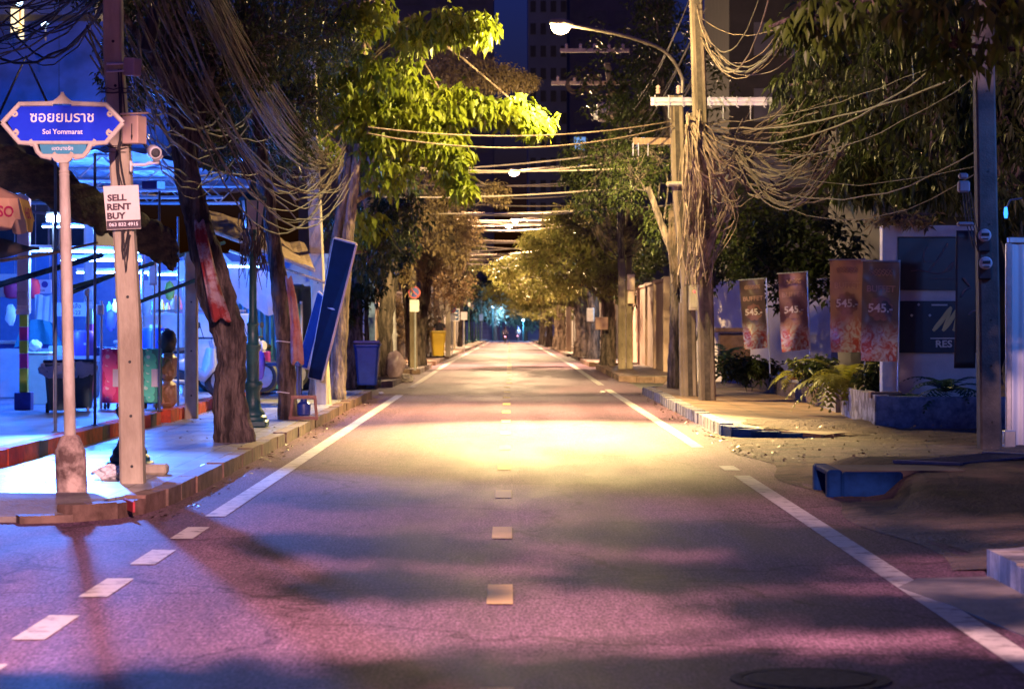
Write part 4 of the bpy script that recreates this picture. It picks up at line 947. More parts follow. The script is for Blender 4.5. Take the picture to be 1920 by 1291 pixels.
# ------------------------------------------------------------------ street name sign
sp = G(132, 920, .15); SY = sp.y; k = SY / F
t = thing('street_name_sign', 'ornate blue soi name sign with Thai lettering in a cream frame on a round post', 'street sign', sp)
axis = [sp, P(132, 850, SY), P(126, 560, SY), P(120, 305, SY)]
def at_axis(py):
    for a, b in zip(axis[:-1], axis[1:]):
        pa = HY + (CH - a.z) * F / SY; pb = HY + (CH - b.z) * F / SY
        if pb <= py <= pa or b is axis[-1]:
            f = (pa - py) / (pa - pb); return a.lerp(b, f)
d = MB()
M_post = mat('post_paint', (.34, .28, .22), (.56, .51, .43), 5, .6, .25, 40, stretch=(1, 1, .4))
M_postbase = mat('post_base', (.10, .06, .05), (.52, .40, .33), 4.5, .8, .5, 30, contrast=(.4, .62))
def ring(mb, prof, mi=0, n=20):
    vs = []
    for r_, py in prof:
        c = at_axis(py)
        for i in range(n): vs.append(c + V((math.cos(i * 2 * math.pi / n) * r_ * k, math.sin(i * 2 * math.pi / n) * r_ * k, 0)))
    fs = [(i * n + j, i * n + (j + 1) % n, (i + 1) * n + (j + 1) % n, (i + 1) * n + j) for i in range(len(prof) - 1) for j in range(n)]
    fs.append(tuple((len(prof) - 1) * n + j for j in range(n))); mb.add(vs, fs, mi)
ring(d, [(29, 922), (29, 845), (28, 842), (25, 838), (24, 832), (22, 828), (18, 818), (14, 815)]); d.build('pedestal', M_postbase, t, smooth=True)
d = MB(); ring(d, [(11, 816), (11, 520), (10.5, 405), (9.5, 330), (10.5, 328), (9, 325), (10, 322), (8, 318), (9, 312), (10.5, 308), (8, 303)]); d.build('post', M_post, t, smooth=True)
def sg(px, py, dy=0.0): return (px - 118) * k, (235 - py) * k
MS = TM(P(118, 235, SY) + V((0, -.06, 0)), (0, 0, R(3)))
MS = TM(P(118, 235, SY) + V((0, -.02, 0)), (0, 0, 0))
blue = [(16, 231), (42, 199), (196, 199), (226, 231), (198, 266), (40, 266)]
d = MB(); d.plate([sg(*p) for p in blue], MS, .03); d.build('name_panel', mat('sign_blue', (.008, .03, .62), (.012, .045, .75), 3, .6, spec=.1), t)
d = MB(); d.plate([sg(*p) for p in [(75, 269), (164, 269), (160, 288), (150, 291), (85, 291), (79, 287)]], MS, .028); d.build('district_panel', mat('sign_teal', (.05, .24, .38), (.07, .29, .45), 3, .6, spec=.1), t)
M_frame = mat('frame_cream', (.44, .39, .32), (.60, .55, .47), 6, .55, .3, 40)
fr = MB()
def rail(pts, r=.022):
    fr.tube([MS @ V((sg(*p)[0], -.018, sg(*p)[1])) for p in pts], r, 8)
rail([(6, 231), (38, 196), (100, 195)]); rail([(136, 195), (200, 197), (232, 231)]); rail([(232, 231), (200, 268), (170, 270)]); rail([(6, 231), (38, 268), (66, 270)])
rail([(66, 268), (172, 268)], .016)
rail([(66, 270), (72, 285), (80, 293), (98, 297)]); rail([(172, 270), (165, 285), (158, 293), (140, 297)])
rail([(82, 293), (156, 293)], .018)
def spiral(px, py, r0, turns, sgn, r=.011):
    pts = []
    for i in range(int(turns * 12) + 1):
        a = i / 12 * 2 * math.pi * sgn + math.pi / 2; rr = r0 * (1 - i / (turns * 12) * .75); pts.append((px + math.cos(a) * rr, py - math.sin(a) * rr))
    rail(pts, r)
for px, py, s in ((106, 293, 1), (133, 293, -1), (176, 269, -1), (62, 269, 1), (30, 214, 1), (207, 214, -1), (30, 250, -1), (207, 250, 1)): spiral(px, py, 6, 1.3, s)
fr.plate([sg(*p) for p in [(98, 196), (104, 191), (110, 187), (114, 182), (118, 176), (122, 182), (127, 187), (133, 191), (140, 196)]], MS @ Matrix.Translation((0, -.012, 0)), .03)
rail([(80, 197), (92, 193), (102, 192), (110, 186), (116, 180), (118, 174)], .012); rail([(158, 197), (146, 193), (134, 192), (127, 186), (121, 180), (118, 174)], .012)
spiral(112, 190, 4, 1.2, 1, .006); spiral(125, 190, 4, 1.2, -1, .006)
fr.plate([sg(*p) for p in [(98, 292), (108, 290), (130, 290), (140, 292), (134, 302), (128, 306), (110, 306), (104, 302)]], MS @ Matrix.Translation((0, -.01, 0)), .05)
fr.build('frame', M_frame, t, smooth=True)
M_let = mat('sign_letter', (.78, .76, .76), (.85, .83, .83), 4, .4)
d = MB()
d.text('ซอยยมราช', .128, MS @ Matrix.Translation((sg(118, 0)[0], -.0175, sg(0, 221)[1])), bold=.0012); d.build('thai_lettering', M_let, t); d = MB()
d.text('Soi Yommarat', .060, MS @ Matrix.Translation((sg(118.5, 0)[0], -.0175, sg(0, 248)[1])), bold=.0008); d.build('latin_lettering', M_let, t); d = MB()
d.text('เขตบางรัก', .046, MS @ Matrix.Translation((sg(118.5, 0)[0], -.0165, sg(0, 279)[1])), bold=.0003); d.build('district_lettering', M_let, t)

# sell / rent notice on the near pole
py_ = pl.y - .16; kk = py_ / F
t = thing('notice_board', 'white sell rent buy notice with a phone number fixed to the near left pole', 'notice', P(228, 430, py_))
MN = TM(P(228.5, 388, py_), (0, R(-2.2), 0))
def sn(px, py): return ((px - 228.5) * kk, (388 - py) * kk)
d = MB(); d.plate([sn(*p) for p in [(195, 348), (261, 348), (263, 430), (199, 430)]], MN, .012); d.build('board', mat('notice_paper', (.70, .62, .54), (.80, .73, .66), 3, .6), t)
d = MB(); d.plate([sn(*p) for p in [(199.2, 413), (262.8, 413), (263, 429), (199.4, 429)]], MN @ Matrix.Translation((0, -.009, 0)), .004); d.build('phone_strip', mat('notice_dark', (.05, .03, .045), (.07, .045, .06), 3, .6), t)
for s, px, py in (('SELL', 220, 371), ('RENT', 223, 388), ('BUY', 217, 405)): d = MB(); d.text(s, .078, MN @ Matrix.Translation((sn(px, 0)[0], -.0075, sn(0, py)[1])) @ Matrix.Scale(1.12, 4, (1, 0, 0)), bold=.0035); d.build('lettering', mat('notice_ink', (.06, .035, .05)), t)
d = MB(); d.text('063 832 4915', .044, MN @ Matrix.Translation((sn(231, 0)[0], -.0125, sn(0, 421)[1])) @ Matrix.Scale(1.08, 4, (1, 0, 0)), bold=.001); d.build('phone_number', M_let, t)
# cream junction box
t = thing('junction_box', 'cream metal junction box with sloping lid on the near left pole', 'junction box', P(252, 270, pl.y - .1))
RB = Euler((0, 0, R(-22))).to_matrix()
d = MB(); d.bbox(P(252, 244, pl.y - .12), (.165, .16, .25), .008, RB); d.build('body', M_cream, t)
d = MB(); d.bbox(P(252, 213, pl.y - .12), (.19, .19, .018), .005, RB @ Euler((R(6), 0, 0)).to_matrix()); d.build('lid', M_cream, t)
d = MB(); d.tube([P(247, 232, pl.y - .225), P(247, 262, pl.y - .225)], .004, 5); d.tube([P(247, 253, pl.y - .225), P(247, 258, pl.y - .235)], .008, 5); d.build('latch', M_dark, t)
# camera
t = thing('security_camera', 'white bullet security camera on a bracket arm of the near left pole', 'security camera', P(262, 306, pl.y - .1))
d = MB(); d.bbox(P(246, 312, pl.y - .14), (.02, .08, .1), .006); d.tube([P(247, 309, pl.y - .16), P(272, 309, pl.y - .2), P(280, 306, pl.y - .22), P(297, 304, pl.y - .26)], [.014, .014, .018, .016], 8); d.build('bracket', M_white, t, smooth=True)
d = MB(); cdir = Euler((R(-82), 0, R(14))).to_matrix(); cc = P(291, 286, pl.y - .22)
d.lathe([(.05, .22), (.058, .2), (.058, -.02), (.05, -.05), (.043, -.055), (.043, -.03)], cc, 18, cdir); d.build('housing', M_white, t, smooth=True)
d = MB(); d.lathe([(.041, -.03), (.041, -.04), (.024, -.048), (.022, -.04)], cc, 16, cdir); d.lathe([(.012, -.05), (.008, -.056)], cc, 12, cdir); d.build('lens', M_dark, t, smooth=True)
d = MB(); d.grid(lambda u, v: cc + cdir @ V((.068 * math.cos(R(20 + 140 * u)) , -.068 * math.sin(R(20 + 140 * u)) * -1 , .2 - .3 * v)), 10, 2); d.build('sun_shield', M_white, t)
# small box with glints on the pole
t = thing('cable_terminal', 'pinkish grey cable terminal box strapped high on the near left pole', 'terminal box', P(246, 140, pl.y))
d = MB(); d.bbox(P(248, 126, pl.y - .06), (.12, .14, .16), .01, (0, R(4), R(-20))); d.build('body', mat('terminal_paint', (.34, .26, .26), (.42, .33, .33), 4, .5), t)
for q in range(2):
    e = MB(); e.tube([P(200 + 0, 120 + 14 * q, pl.y - .13), P(232, 119 + 14 * q, pl.y - .13)], .012, 6); e.build('clamp', M_steel, t)
# loose bag and pole stub
d = MB(); c = P(207, 893, 22.4)
def blob(mb, c, r, seed, sq=(1, 1, .7), n=12, amp=.25, mi=0):
    rnd = random.Random(seed); ph = [rnd.uniform(0, 6) for _ in range(6)]
    def f(u, v):
        a = u * 2 * math.pi; b = (v - .5) * math.pi; q = 1 + amp * (math.sin(3 * a + ph[0]) * math.cos(4 * b + ph[1]) + .6 * math.sin(7 * a + ph[2] + 5 * b) * math.cos(b))
        return V(c) + V((math.cos(a) * math.cos(b) * r * q * sq[0], math.sin(a) * math.cos(b) * r * q * sq[1], math.sin(b) * r * q * sq[2]))
    mb.grid(f, n * 2, n, mi)
gpb = G(208, 897, .15); blob(d, gpb + V((0, 0, .06)), .12, 3, (1.2, .8, .55)); single(d, 'plastic_bag', M_white, 'crumpled white plastic bag on the tiles against the near left pole', 'plastic bag', gpb)
gp2 = G(275, 893, .15); d = MB(); d.bbox(gp2 + V((0, .35, .05)), (.3, .22, .1), .02); single(d, 'concrete_block', M_conc, 'orange lit concrete block behind the foot of the near left pole', 'concrete block', gp2)

# ------------------------------------------------------------------ ornamental lamp posts
def orn_lamp(label, base, h=3.2, full=True, m=None, lantern=True, group='ornamental iron lamp posts', n=16):
    base = V(base); t = thing('ornamental_lamp', label, 'lamp post', base, group); m = m or M_iron
    d = MB(); d.bbox(base + V((0, 0, .05)), (.42, .42, .1), .02)
    d.lathe([(.2, .1), (.2, .14), (.17, .17), (.17, .2), (.13, .25), (.105, .33), (.1, .5), (.13, .55), (.14, .6), (.12, .64)], base, n); d.build('pedestal', m, t, smooth=True)
    d = MB()
    pr = [(.09, .62), (.09, 1.05), (.11, 1.08), (.115, 1.14), (.085, 1.18), (.075, 1.4), (.09, 1.43), (.07, 1.47)]
    if full: pr += [(.055, 1.6), (.05, h - .9), (.065, h - .88), (.045, h - .84), (.04, h - .6), (.07, h - .56), (.05, h - .5)]
    else: pr += [(.05, 1.5)]
    d.lathe(pr, base, n); d.build('column', m, t, smooth=True)
    if full and lantern:
        c = base + V((0, 0, h - .5)); d = MB()
        d.lathe([(.06, 0), (.12, .03), (.17, .4), (.15, .42)], c, 6); d.build('lantern_glass', M_glass, t)
        d = MB()
        for i in range(6):
            a = i * math.pi / 3; d.tube([c + V((math.cos(a) * .125, math.sin(a) * .125, .03)), c + V((math.cos(a) * .177, math.sin(a) * .177, .41))], .012, 5)
        d.lathe([(.2, .4), (.19, .44), (.1, .52), (.05, .58), (.05, .62), (.02, .7)], c, 6); d.build('lantern_cap', m, t)
    return t
lp1 = G(474, 800, .15)
orn_lamp('dark green ornamental lamp post with a leaf-choked lantern between the two near trees', lp1, 3.25)
d = MB()
for i in range(70):
    a = U(0, 6.28); rr_ = U(.12, .2); z0 = U(2.3, 3.0); p = lp1 + V((math.cos(a) * rr_, math.sin(a) * rr_, z0)); d.tube([p, p + V((U(-.05, .05), U(-.05, .05), -.15)), p + V((U(-.08, .08), U(-.08, .08), -U(.2, .45)))], [.012, .008, .003], 4, cap=False)
single(d, 'dead_creeper', M_cable, 'dead brown creeper hanging over the lantern of the green lamp post', 'creeper', lp1 + V((0, 0, 2.6)))
orn_lamp('cut-off ornamental post base behind the near left concrete pole', G(236, 886, .15) + V((0, .25, 0)), 1.5, False)
M_greylamp = mat('grey_lamp_paint', (.20, .19, .22), (.28, .27, .31), 5, .5)
orn_lamp('grey ornamental lamp post with a rubbish bag round its foot', G(738, 703, .15), 4.2, m=M_greylamp)
orn_lamp('silver ornamental lamp post left of the yellow bin', G(810, 668, .15), 4.6, m=mat('silver_lamp', (.4, .38, .38), (.5, .48, .48), 4, .4))
for i, (px, py) in enumerate([(872, 645), (879, 643), (886, 641.5), (892, 640), (897, 639)]):
    orn_lamp(['nearest', 'second', 'third', 'fourth', 'farthest'][i] + ' of five dark iron lamp posts in the far left row', G(px, py, .15), 4.0, m=M_iron, lantern=i < 3, n=8)

# ------------------------------------------------------------------ pavement clutter left
# cloth wrapped round the twisted tree
def sash(label, pts, wd, m, cat='cloth', drop=None, yoff=-.03):
    d = MB(); pts = smoothpts(pts, 4); n = len(pts) - 1
    def f(u, v):
        i = u * n; i0 = min(int(i), n - 1); p = pts[i0].lerp(pts[i0 + 1], i - i0); w_ = wd * (.6 + .55 * u + .06 * math.sin(u * 9))
        return p + V(((v - .5) * w_, -.05 * math.sin(v * math.pi) - .02 * math.sin(v * 14 + u * 5) + yoff, .03 * math.sin(v * 9 + u * 3)))
    d.grid(f, n, 8); o = single(d, 'cloth_sash', m, label, cat, pts[0], smooth=True)
    md = o.modifiers.new('thick', 'SOLIDIFY'); md.thickness = .01; return o
M_flag = mat('patterned_cloth', (.30, .03, .03), (.48, .34, .34), 5, .85, .3, contrast=(.45, .6))
sash('red and white cloth draped down the twisted near tree', [P(374, 415, 29.25), P(380, 450, 29.2), P(389, 490, 29.15), P(398, 530, 29.1), P(408, 570, 29.05), P(415, 600, 29.1)], .21, M_flag)
sash('faded red cloth tied to the straight dark trunk', [P(541, 520, 36.0), P(550, 570, 35.9), P(555, 620, 35.9), P(558, 680, 35.9)], .17, mat('faded_red', (.35, .10, .08), (.50, .30, .30), 4, .85, .3), drop=1)
d = MB()
for yy in (640, 735):
    c = P(535, yy, 36.3); d.tube([c + V((math.cos(a_) * .14, math.sin(a_) * .14, .01 * math.sin(a_ * 2))) for a_ in [i * math.pi / 8 for i in range(17)]], .008, 5, cap=False)
single(d, 'tie_rope', M_white, 'pale cords tied round the straight dark trunk', 'rope', P(535, 690, 36.3))
# leaning boards
def leaning(label, q, d_, m, ribs=()):
    pts = [P(x, y, dd) for x, y, dd in q]; c = sum(pts, V()) / 4; t = thing('leaning_board', label, 'board', c)
    nrm = (pts[1] - pts[0]).cross(pts[3] - pts[0]).normalized() * .03
    d = MB(); d.add([p + nrm for p in pts] + [p - nrm for p in pts], [(0, 1, 2, 3), (7, 6, 5, 4), (0, 4, 5, 1), (1, 5, 6, 2), (2, 6, 7, 3), (3, 7, 4, 0)]); d.build('panel', m, t)
    d = MB()
    for a, b in ((0, 1), (1, 2), (2, 3), (3, 0)): d.tube([pts[a], pts[b]], .028, 6)
    for f in ribs: d.tube([pts[0].lerp(pts[3], f), pts[1].lerp(pts[2], f)], .02, 6)
    d.build('frame', mat('board_frame', (.30, .22, .2), (.42, .34, .3), 5, .6), t); return t
M_board = mat('board_blue', (.002, .004, .012), (.004, .007, .02), 3, .7, spec=.08)
leaning('tall dark blue sign board leaning against the forked branch', [(628, 447, 41.5), (668, 458, 41.2), (604, 712, 42.6), (580, 706, 42.9)], 42, M_board, (.48,))
leaning('second blue board leaning left of the dark one', [(598, 548, 42.6), (612, 560, 42.4), (578, 690, 43.2), (560, 684, 43.4)], 43, mat('board_blue2', (.004, .012, .06), (.006, .02, .09), 3, .7, spec=.08), (.4,))
# framed board with blue bottle in front
fb = G(569, 787, .15)
t = thing('framed_stand', 'small brown framed stand holding a blue water bottle at the kerb', 'stand', fb)
d = MB(); w_, h_ = .36, .34
for a, b in (((-.20, 0), (-.165, h_)), ((.20, 0), (.165, h_))): d.tube([fb + V((a[0], 0, a[1])), fb + V((b[0], .05, b[1]))], .022, 6)
d.box(fb + V((0, .05, h_)), (.38, .05, .05)); d.box(fb + V((0, 0, .03)), (.44, .05, .05)); d.build('frame', mat('rust_frame', (.28, .13, .10), (.38, .2, .16), 6, .7), t)
d = MB(); d.lathe([(.08, .06), (.1, .08), (.105, .2), (.1, .24), (.05, .28), (.045, .31)], fb + V((0, .05, 0)), 14); d.build('bottle', M_bluep, t, smooth=True)

def wheelie(label, base, m, ml, rot=0, s=1.0, lidopen=0):
    base = V(base); t = thing('wheelie_bin', label, 'wheelie bin', base); Mx = Matrix.Translation(base) @ Matrix.Rotation(rot, 4, 'Z') @ Matrix.Scale(s, 4)
    def tr(mb): mb.v = [tuple(Mx @ V(p)) for p in mb.v]; return mb
    d = MB(); vs = []
    for z, hx, hy in ((.06, .21, .24), (.1, .215, .25), (.9, .275, .33), (.94, .295, .35), (.97, .295, .35)):
        c_ = .05
        for x, y in ((-hx + c_, -hy), (hx - c_, -hy), (hx, -hy + c_), (hx, hy - c_), (hx - c_, hy), (-hx + c_, hy), (-hx, hy - c_), (-hx, -hy + c_)): vs.append((x, y, z))
    fs = [(i * 8 + k, i * 8 + (k + 1) % 8, (i + 1) * 8 + (k + 1) % 8, (i + 1) * 8 + k) for i in range(4) for k in range(8)] + [tuple(range(8))[::-1], tuple(range(32, 40))]
    d.add(vs, fs); tr(d).build('body', m, t)
    d = MB(); d.bbox((0, -.01, 1.0), (.6, .72, .06), .03, (R(-4), 0, 0)); d.tube([(-.2, .38, 1.0), (.2, .38, 1.0)], .02, 8); tr(d).build('lid', ml, t)
    for sx in (-1, 1):
        d = MB(); d.lathe([(.1, -.03), (.1, .03)], (sx * .26, .25, .1), 14, (0, R(90), 0)); tr(d).build('wheel', M_black, t)
    return t
wheelie('navy blue wheelie bin with a violet lid at the end of the near left pavement', G(689, 726, .15), M_bluep, mat('bin_cover', (.12, .10, .30), (.2, .18, .42), 5, .35), 0, 1.0)
wheelie('bright yellow wheelie bin on the far left pavement', G(821, 669.5, .15), M_yel, mat('yellow_lid', (.8, .6, .1), (.86, .66, .14), 4, .4), .15, 1.1)
d = MB(); gb = G(742, 707, .15); blob(d, gb + V((0, 0, .32)), .3, 8, (.8, .7, 1.25), amp=.12); single(d, 'rubbish_bag', mat('bag_plastic', (.3, .2, .2), (.55, .42, .42), 5, .35), 'brown and white rubbish bag tied at the foot of the grey lamp post', 'rubbish bag', gb, smooth=True)
d = MB(); gb = G(768, 716, .0); blob(d, gb + V((-.1, 0, .1)), .16, 9, (1.3, .9, .7)); single(d, 'rubbish_heap', mat('rag', (.08, .06, .06), (.3, .26, .28), 5, .8), 'dark and white rubbish heap lying in the gutter', 'rubbish', gb, smooth=True)
for i in range(3):
    d = MB(); c = G([715, 388, 1130][i], [738, 905, 736][i], .0); blob(d, c + V((0, 0, .02)), .05, i + 20, (1.3, .9, .5), 6); single(d, 'litter', M_white, ['white scrap of litter in the left gutter by the end of the near kerb', 'white scrap of litter in the left gutter near the pole', 'white scrap of litter in the road by the right island'][i], 'litter', c)
# seatless far signs
def round_sign(label, px, py, d_, r_, m_in, group=None, plate=True, pole_to=None, slash=True):
    c = P(px, py, d_); t = thing('no_parking_sign', label, 'traffic sign', V((c.x, d_, gz(d_) + .15)), group)
    d = MB(); d.lathe([(r_, 0), (r_, .02)], c, 20, (R(90), 0, 0)); d.build('disc', mat('sign_red', (.45, .03, .05), (.55, .05, .07), 4, .5), t)
    d = MB(); d.lathe([(r_ * .76, 0), (r_ * .76, .008)], c + V((0, -.021, 0)), 20, (R(90), 0, 0)); d.build('face', m_in, t)
    if slash: d = MB(); d.box(c + V((0, -.034, 0)), (r_ * 1.6, .008, r_ * .2), (0, R(45), 0)); d.build('slash', MATS['sign_red'], t)
    if plate: d = MB(); d.box(c + V((0, 0, -r_ - .22)), (r_ * 1.5, .02, .36)); d.build('plate', M_white, t)
    d = MB(); b = V((c.x + .02, d_ + .05, gz(d_) + .15)); d.tube([b, V((b.x, b.y, c.z + r_))], .03, 8); d.build('post', M_steel, t)
    return t
M_sblue = mat('sign_face_blue', (.015, .03, .30), (.02, .05, .36), 4, .5)
round_sign('round red and blue no parking sign between the leaning trunks on the far left', 777, 548, 73.8, .19, M_sblue)
round_sign('small round no parking sign above a white plate beside the blue square sign', 847, 578, 126, .24, M_sblue)
g0 = G(852, 656, .15)
t = thing('square_sign', 'square blue sign with a white arrow on a pale post', 'traffic sign', g0); c = P(852, 590, g0.y)
d = MB(); d.box(c, (.62, .03, .75)); d.build('panel', M_white, t); d = MB(); d.box(c + V((0, -.019, 0)), (.54, .01, .66)); d.build('face', mat('sign_dark_blue', (.01, .06, .14), (.015, .08, .18), 4, .5), t)
d = MB(); d.box(c + V((-.04, -.028, 0)), (.09, .008, .42)); d.box(c + V((.06, -.028, .1)), (.26, .008, .1)); d.box(c + V((.06, -.029, -.14)), (.22, .008, .1)); d.build('arrow', M_white, t)
d = MB(); d.tube([g0 + V((0, .06, 0)), V((c.x, g0.y + .06, 5.2))], .06, 8); d.build('post', M_conc, t)
g0 = G(903, 637, .15); t = thing('white_sign', 'white square sign on a pale post at the far end of the left row', 'traffic sign', g0); c = P(902, 595, g0.y)
d = MB(); d.box(c + V((0, -.07, 0)), (.5, .03, .85)); d.build('panel', M_white, t); d = MB(); d.tube([g0, V((g0.x, g0.y, 5.0))], .09, 8); d.build('post', M_conc, t)
c = P(870, 592, 150); t = thing('white_sign', 'plain white plate sign behind the blue square sign', 'traffic sign', V((c.x, 150, gz(150)))); d = MB(); d.box(c, (.4, .03, .5)); d.build('panel', M_white, t); d = MB(); d.tube([V((c.x, 150.05, gz(150))), V((c.x, 150.05, c.z))], .03, 6); d.build('post', M_steel, t)
# ------------------------------------------------------------------ market hall on the left
FL = .32
def MK(px, py): return G(px, py, FL)
M_tarp_d = mat('dark_tarp', (.03, .03, .035), (.085, .07, .06), 3, .8, .6, 10)
M_tarp_b = mat('brown_tarp', (.13, .085, .055), (.26, .18, .12), 3, .85, .6, 12, stretch=(1, 3, 1))
M_tarp_w = mat('pale_tarp', (.50, .52, .58), (.66, .68, .72), 2, .6, .3, 8)
M_bluewall = mat('blue_wall', (.10, .18, .38), (.16, .26, .50), 2, .7, .3)
M_siding = tiles('siding', (.03, .06, .14), (.025, .05, .12), (.01, .015, .03), 3.0, .34, .5)
M_roofs = mat('roof_sheet', (.05, .075, .13), (.09, .12, .19), 3, .45, .3, metal=.2)
M_tube = mat('fluorescent_tube', (.8, .9, 1), emit=(.20, .44, 1.0), estr=34)
M_flood = mat('flood_lens', (.8, .9, 1), emit=(.32, .55, 1.0), estr=70)
# long rolled awning sloping down towards the street
t = thing('rolled_awning', 'long dark tarpaulin awning sloping down over the market front', 'awning', P(100, 350, 29))
path = smoothpts([P(-120, 250, 27.5), P(0, 308, 28.2), P(90, 345, 29), P(180, 395, 30), P(250, 430, 31), P(310, 460, 31.6), P(335, 478, 31.8)], 6)
n_ = len(path); d = MB()
def edge(u, v):
    q = u * (n_ - 1); i0 = min(int(q), n_ - 2); p = path[i0].lerp(path[i0 + 1], q - i0); w_ = .24 * (1 - .75 * max(0, (u - .9) / .1)); a = -math.pi * .35 + v * math.pi * 1.35
    f = 1 + .22 * noise.noise(V((u * 26, v * 1.5, 3))) + .12 * noise.noise(V((u * 60, v * 6, 7)))
    return p + V((0, -math.sin(v * math.pi) * .13 * f, w_ * math.cos(v * math.pi) * f - .05 * max(0, noise.noise(V((u * 40, 0, 1)))) * v))
d.grid(edge, 90, 14); o = d.build('rolled_edge', mat('old_tarp', (.015, .014, .016), (.085, .058, .042), 5, .85, .8, 14, contrast=(.42, .66), stretch=(1, 1, 2.5)), t, smooth=True)
o.modifiers.new('t', 'SOLIDIFY').thickness = .02
d = MB(); d.grid(lambda u, v: path[min(int(u * (n_ - 1)), n_ - 1)] + V((-.3 * v - 1.6 * v * u, 4.0 * v, .75 * v + .25 * v * u + .06 * math.sin(u * 30 + v * 4) - .15 * math.sin(v * 3.1) - .12)), n_ - 1, 8); d.build('sheet', M_tarp_d, t, smooth=True)
# ragged second awning further in
t = thing('brown_awning', 'ragged brown awning sheet sloping over the inner market stalls', 'awning', P(480, 480, 40))
d = MB(); d.grid(lambda u, v: P(395 + 195 * u, 430 + 75 * u + 4 * math.sin(u * 17), 42) + V((-.4 * v, 2.6 * v, .5 * v + .03 * math.sin(u * 23 + v * 5))), 20, 6); d.build('sheet', M_tarp_b, t)
d = MB(); d.tube([P(395, 432, 41.9), P(590, 508, 41.9)], .035, 6); d.tube([P(430, 470, 42.4), P(610, 530, 42.4)], .03, 6); d.build('pole', M_wood, t)
t = thing('white_awning', 'pale white awning sheet sagging below the brown one', 'awning', P(470, 510, 43))
d = MB(); d.grid(lambda u, v: P(405 + 130 * u, 470 + 45 * u + 10 * math.sin(u * 3.1), 43.2) + V((0, .9 * v, -.75 * v + .04 * math.sin(u * 20 + v * 4))), 16, 8); d.build('sheet', M_tarp_w, t)
# market hall: back wall, roof, trusses
t = thing('market_hall', 'open blue lit market hall with a metal shed roof and steel trusses', 'market hall', V((-9, 62, FL)))
d = MB(); d.box((-13, 63, 1.7), (19.0, .2, 3.4)); d.build('back_wall', M_bluewall, t)
d = MB(); d.grid(lambda u, v: V((-24 + 18.3 * u, 36 + 28 * v, 4.15 + .9 * v + .035 * math.sin(u * 260))), 120, 2); d.build('roof', M_roofs, t)
for yk, y in enumerate((37, 43, 49, 55)):
    d = MB(); z = 3.75 + .03 * (y - 36)
    d.tube([V((-23, y, z)), V((-5.8, y, z))], .04, 6); d.tube([V((-23, y, z + .38)), V((-5.8, y, z + .38))], .035, 6)
    for k in range(22): d.tube([V((-23 + k * .78, y, z)), V((-23 + k * .78 + .39, y, z + .38)), V((-23 + k * .78 + .78, y, z))], .016, 5)
    d.build('truss', M_steel, t)
for x in (-9.2, -12, -15): 
    d = MB(); d.tube([V((x, 36.5, 4.1)), V((x, 63, 4.9))], .04, 6); d.build('purlin', M_steel, t)
d = MB(); d.box((-8.2, 62.85, 1.5), (3.5, .08, 2.4)); d.build('roller_shutter', mat('pale_shutter', (.45, .5, .6), (.55, .6, .7), 3, .5, .3, stretch=(1, 1, 12)), t)
# fluorescent fittings
def tube_light(label, p, L=1.2, rot=0, power=0, fit=True):
    p = V(p); t = thing('fluorescent_light', label, 'light fitting', p, 'fluorescent lights in the market')
    q = Matrix.Rotation(rot, 3, 'Z')
    d = MB(); d.box(p + V((0, 0, .06)), (L, .12, .05), q); d.build('housing', M_white, t)
    for o in (-.035, .035):
        d = MB(); d.tube([p + q @ V((-L / 2, o, 0)), p + q @ V((L / 2, o, 0))], .016, 8); d.build('tube', M_tube, t)
    d = MB(); 
    for s_ in (-.4, .4): d.tube([p + q @ V((s_ * L, 0, .08)), p + q @ V((s_ * L, 0, .08)) + V((0, 0, .5))], .006, 4)
    d.build('hanger', M_steel, t)
    if power: light('tube_glow', 'POINT', p - V((0, 0, .12)), (.035, .18, 1.0), power * .85, t, shadow_soft_size=.12)
    return t
tube_light('brightest fluorescent fitting glaring left of the near pole', P(195, 472, 37.5), 1.3, .3, 1500 * MKT)
tube_light('fluorescent fitting directly above the fruit cabinets', P(190, 488, 39), 1.3, 0, 900 * MKT)
tube_light('lower fluorescent fitting behind the near pole', P(215, 511, 45), 1.4, 0, 1800 * MKT)
tube_light('added fluorescent fitting deep inside the market near the back wall', V((-10.5, 58, 3.9)), 1.4, 0, 2600 * MKT)  # added to light the back wall and roof from inside
tube_light('fluorescent fitting over the wheelie bins at the left edge', P(30, 470, 36), 1.2, 0, 1000 * MKT)
tube_light('fluorescent fitting hanging above the parked motorbikes', P(420, 500, 42), 1.2, 0, 380 * MKT)
tube_light('fluorescent fitting under the far end of the market roof', P(330, 515, 52), 1.2, 0, 2000 * MKT)
t = thing('flood_light', 'white flood light on a thin arm below the rolled awning', 'flood light', P(98, 408, 31))
d = MB(); d.bbox(P(100, 407, 31), (.2, .14, .1), .015, (R(-25), 0, .2)); d.build('housing', M_white, t)
d = MB(); d.box(P(100, 410, 30.9), (.17, .02, .08), (R(-25), 0, .2)); d.build('lens', M_flood, t)
d = MB(); d.tube([P(50, 396, 31.4), P(98, 402, 31.05)], .018, 6); d.tube([P(100, 410, 31.05), V((P(100, 410, 31).x, 31.1, .32))], .02, 6); d.build('arm', M_steel, t)
light('flood_glow', 'SPOT', P(100, 409, 30.8), (.08, .24, 1.0), 16000 * MKT, t, V((-2.6, 17, 0)), spot_size=R(62), spot_blend=.7, shadow_soft_size=.12)
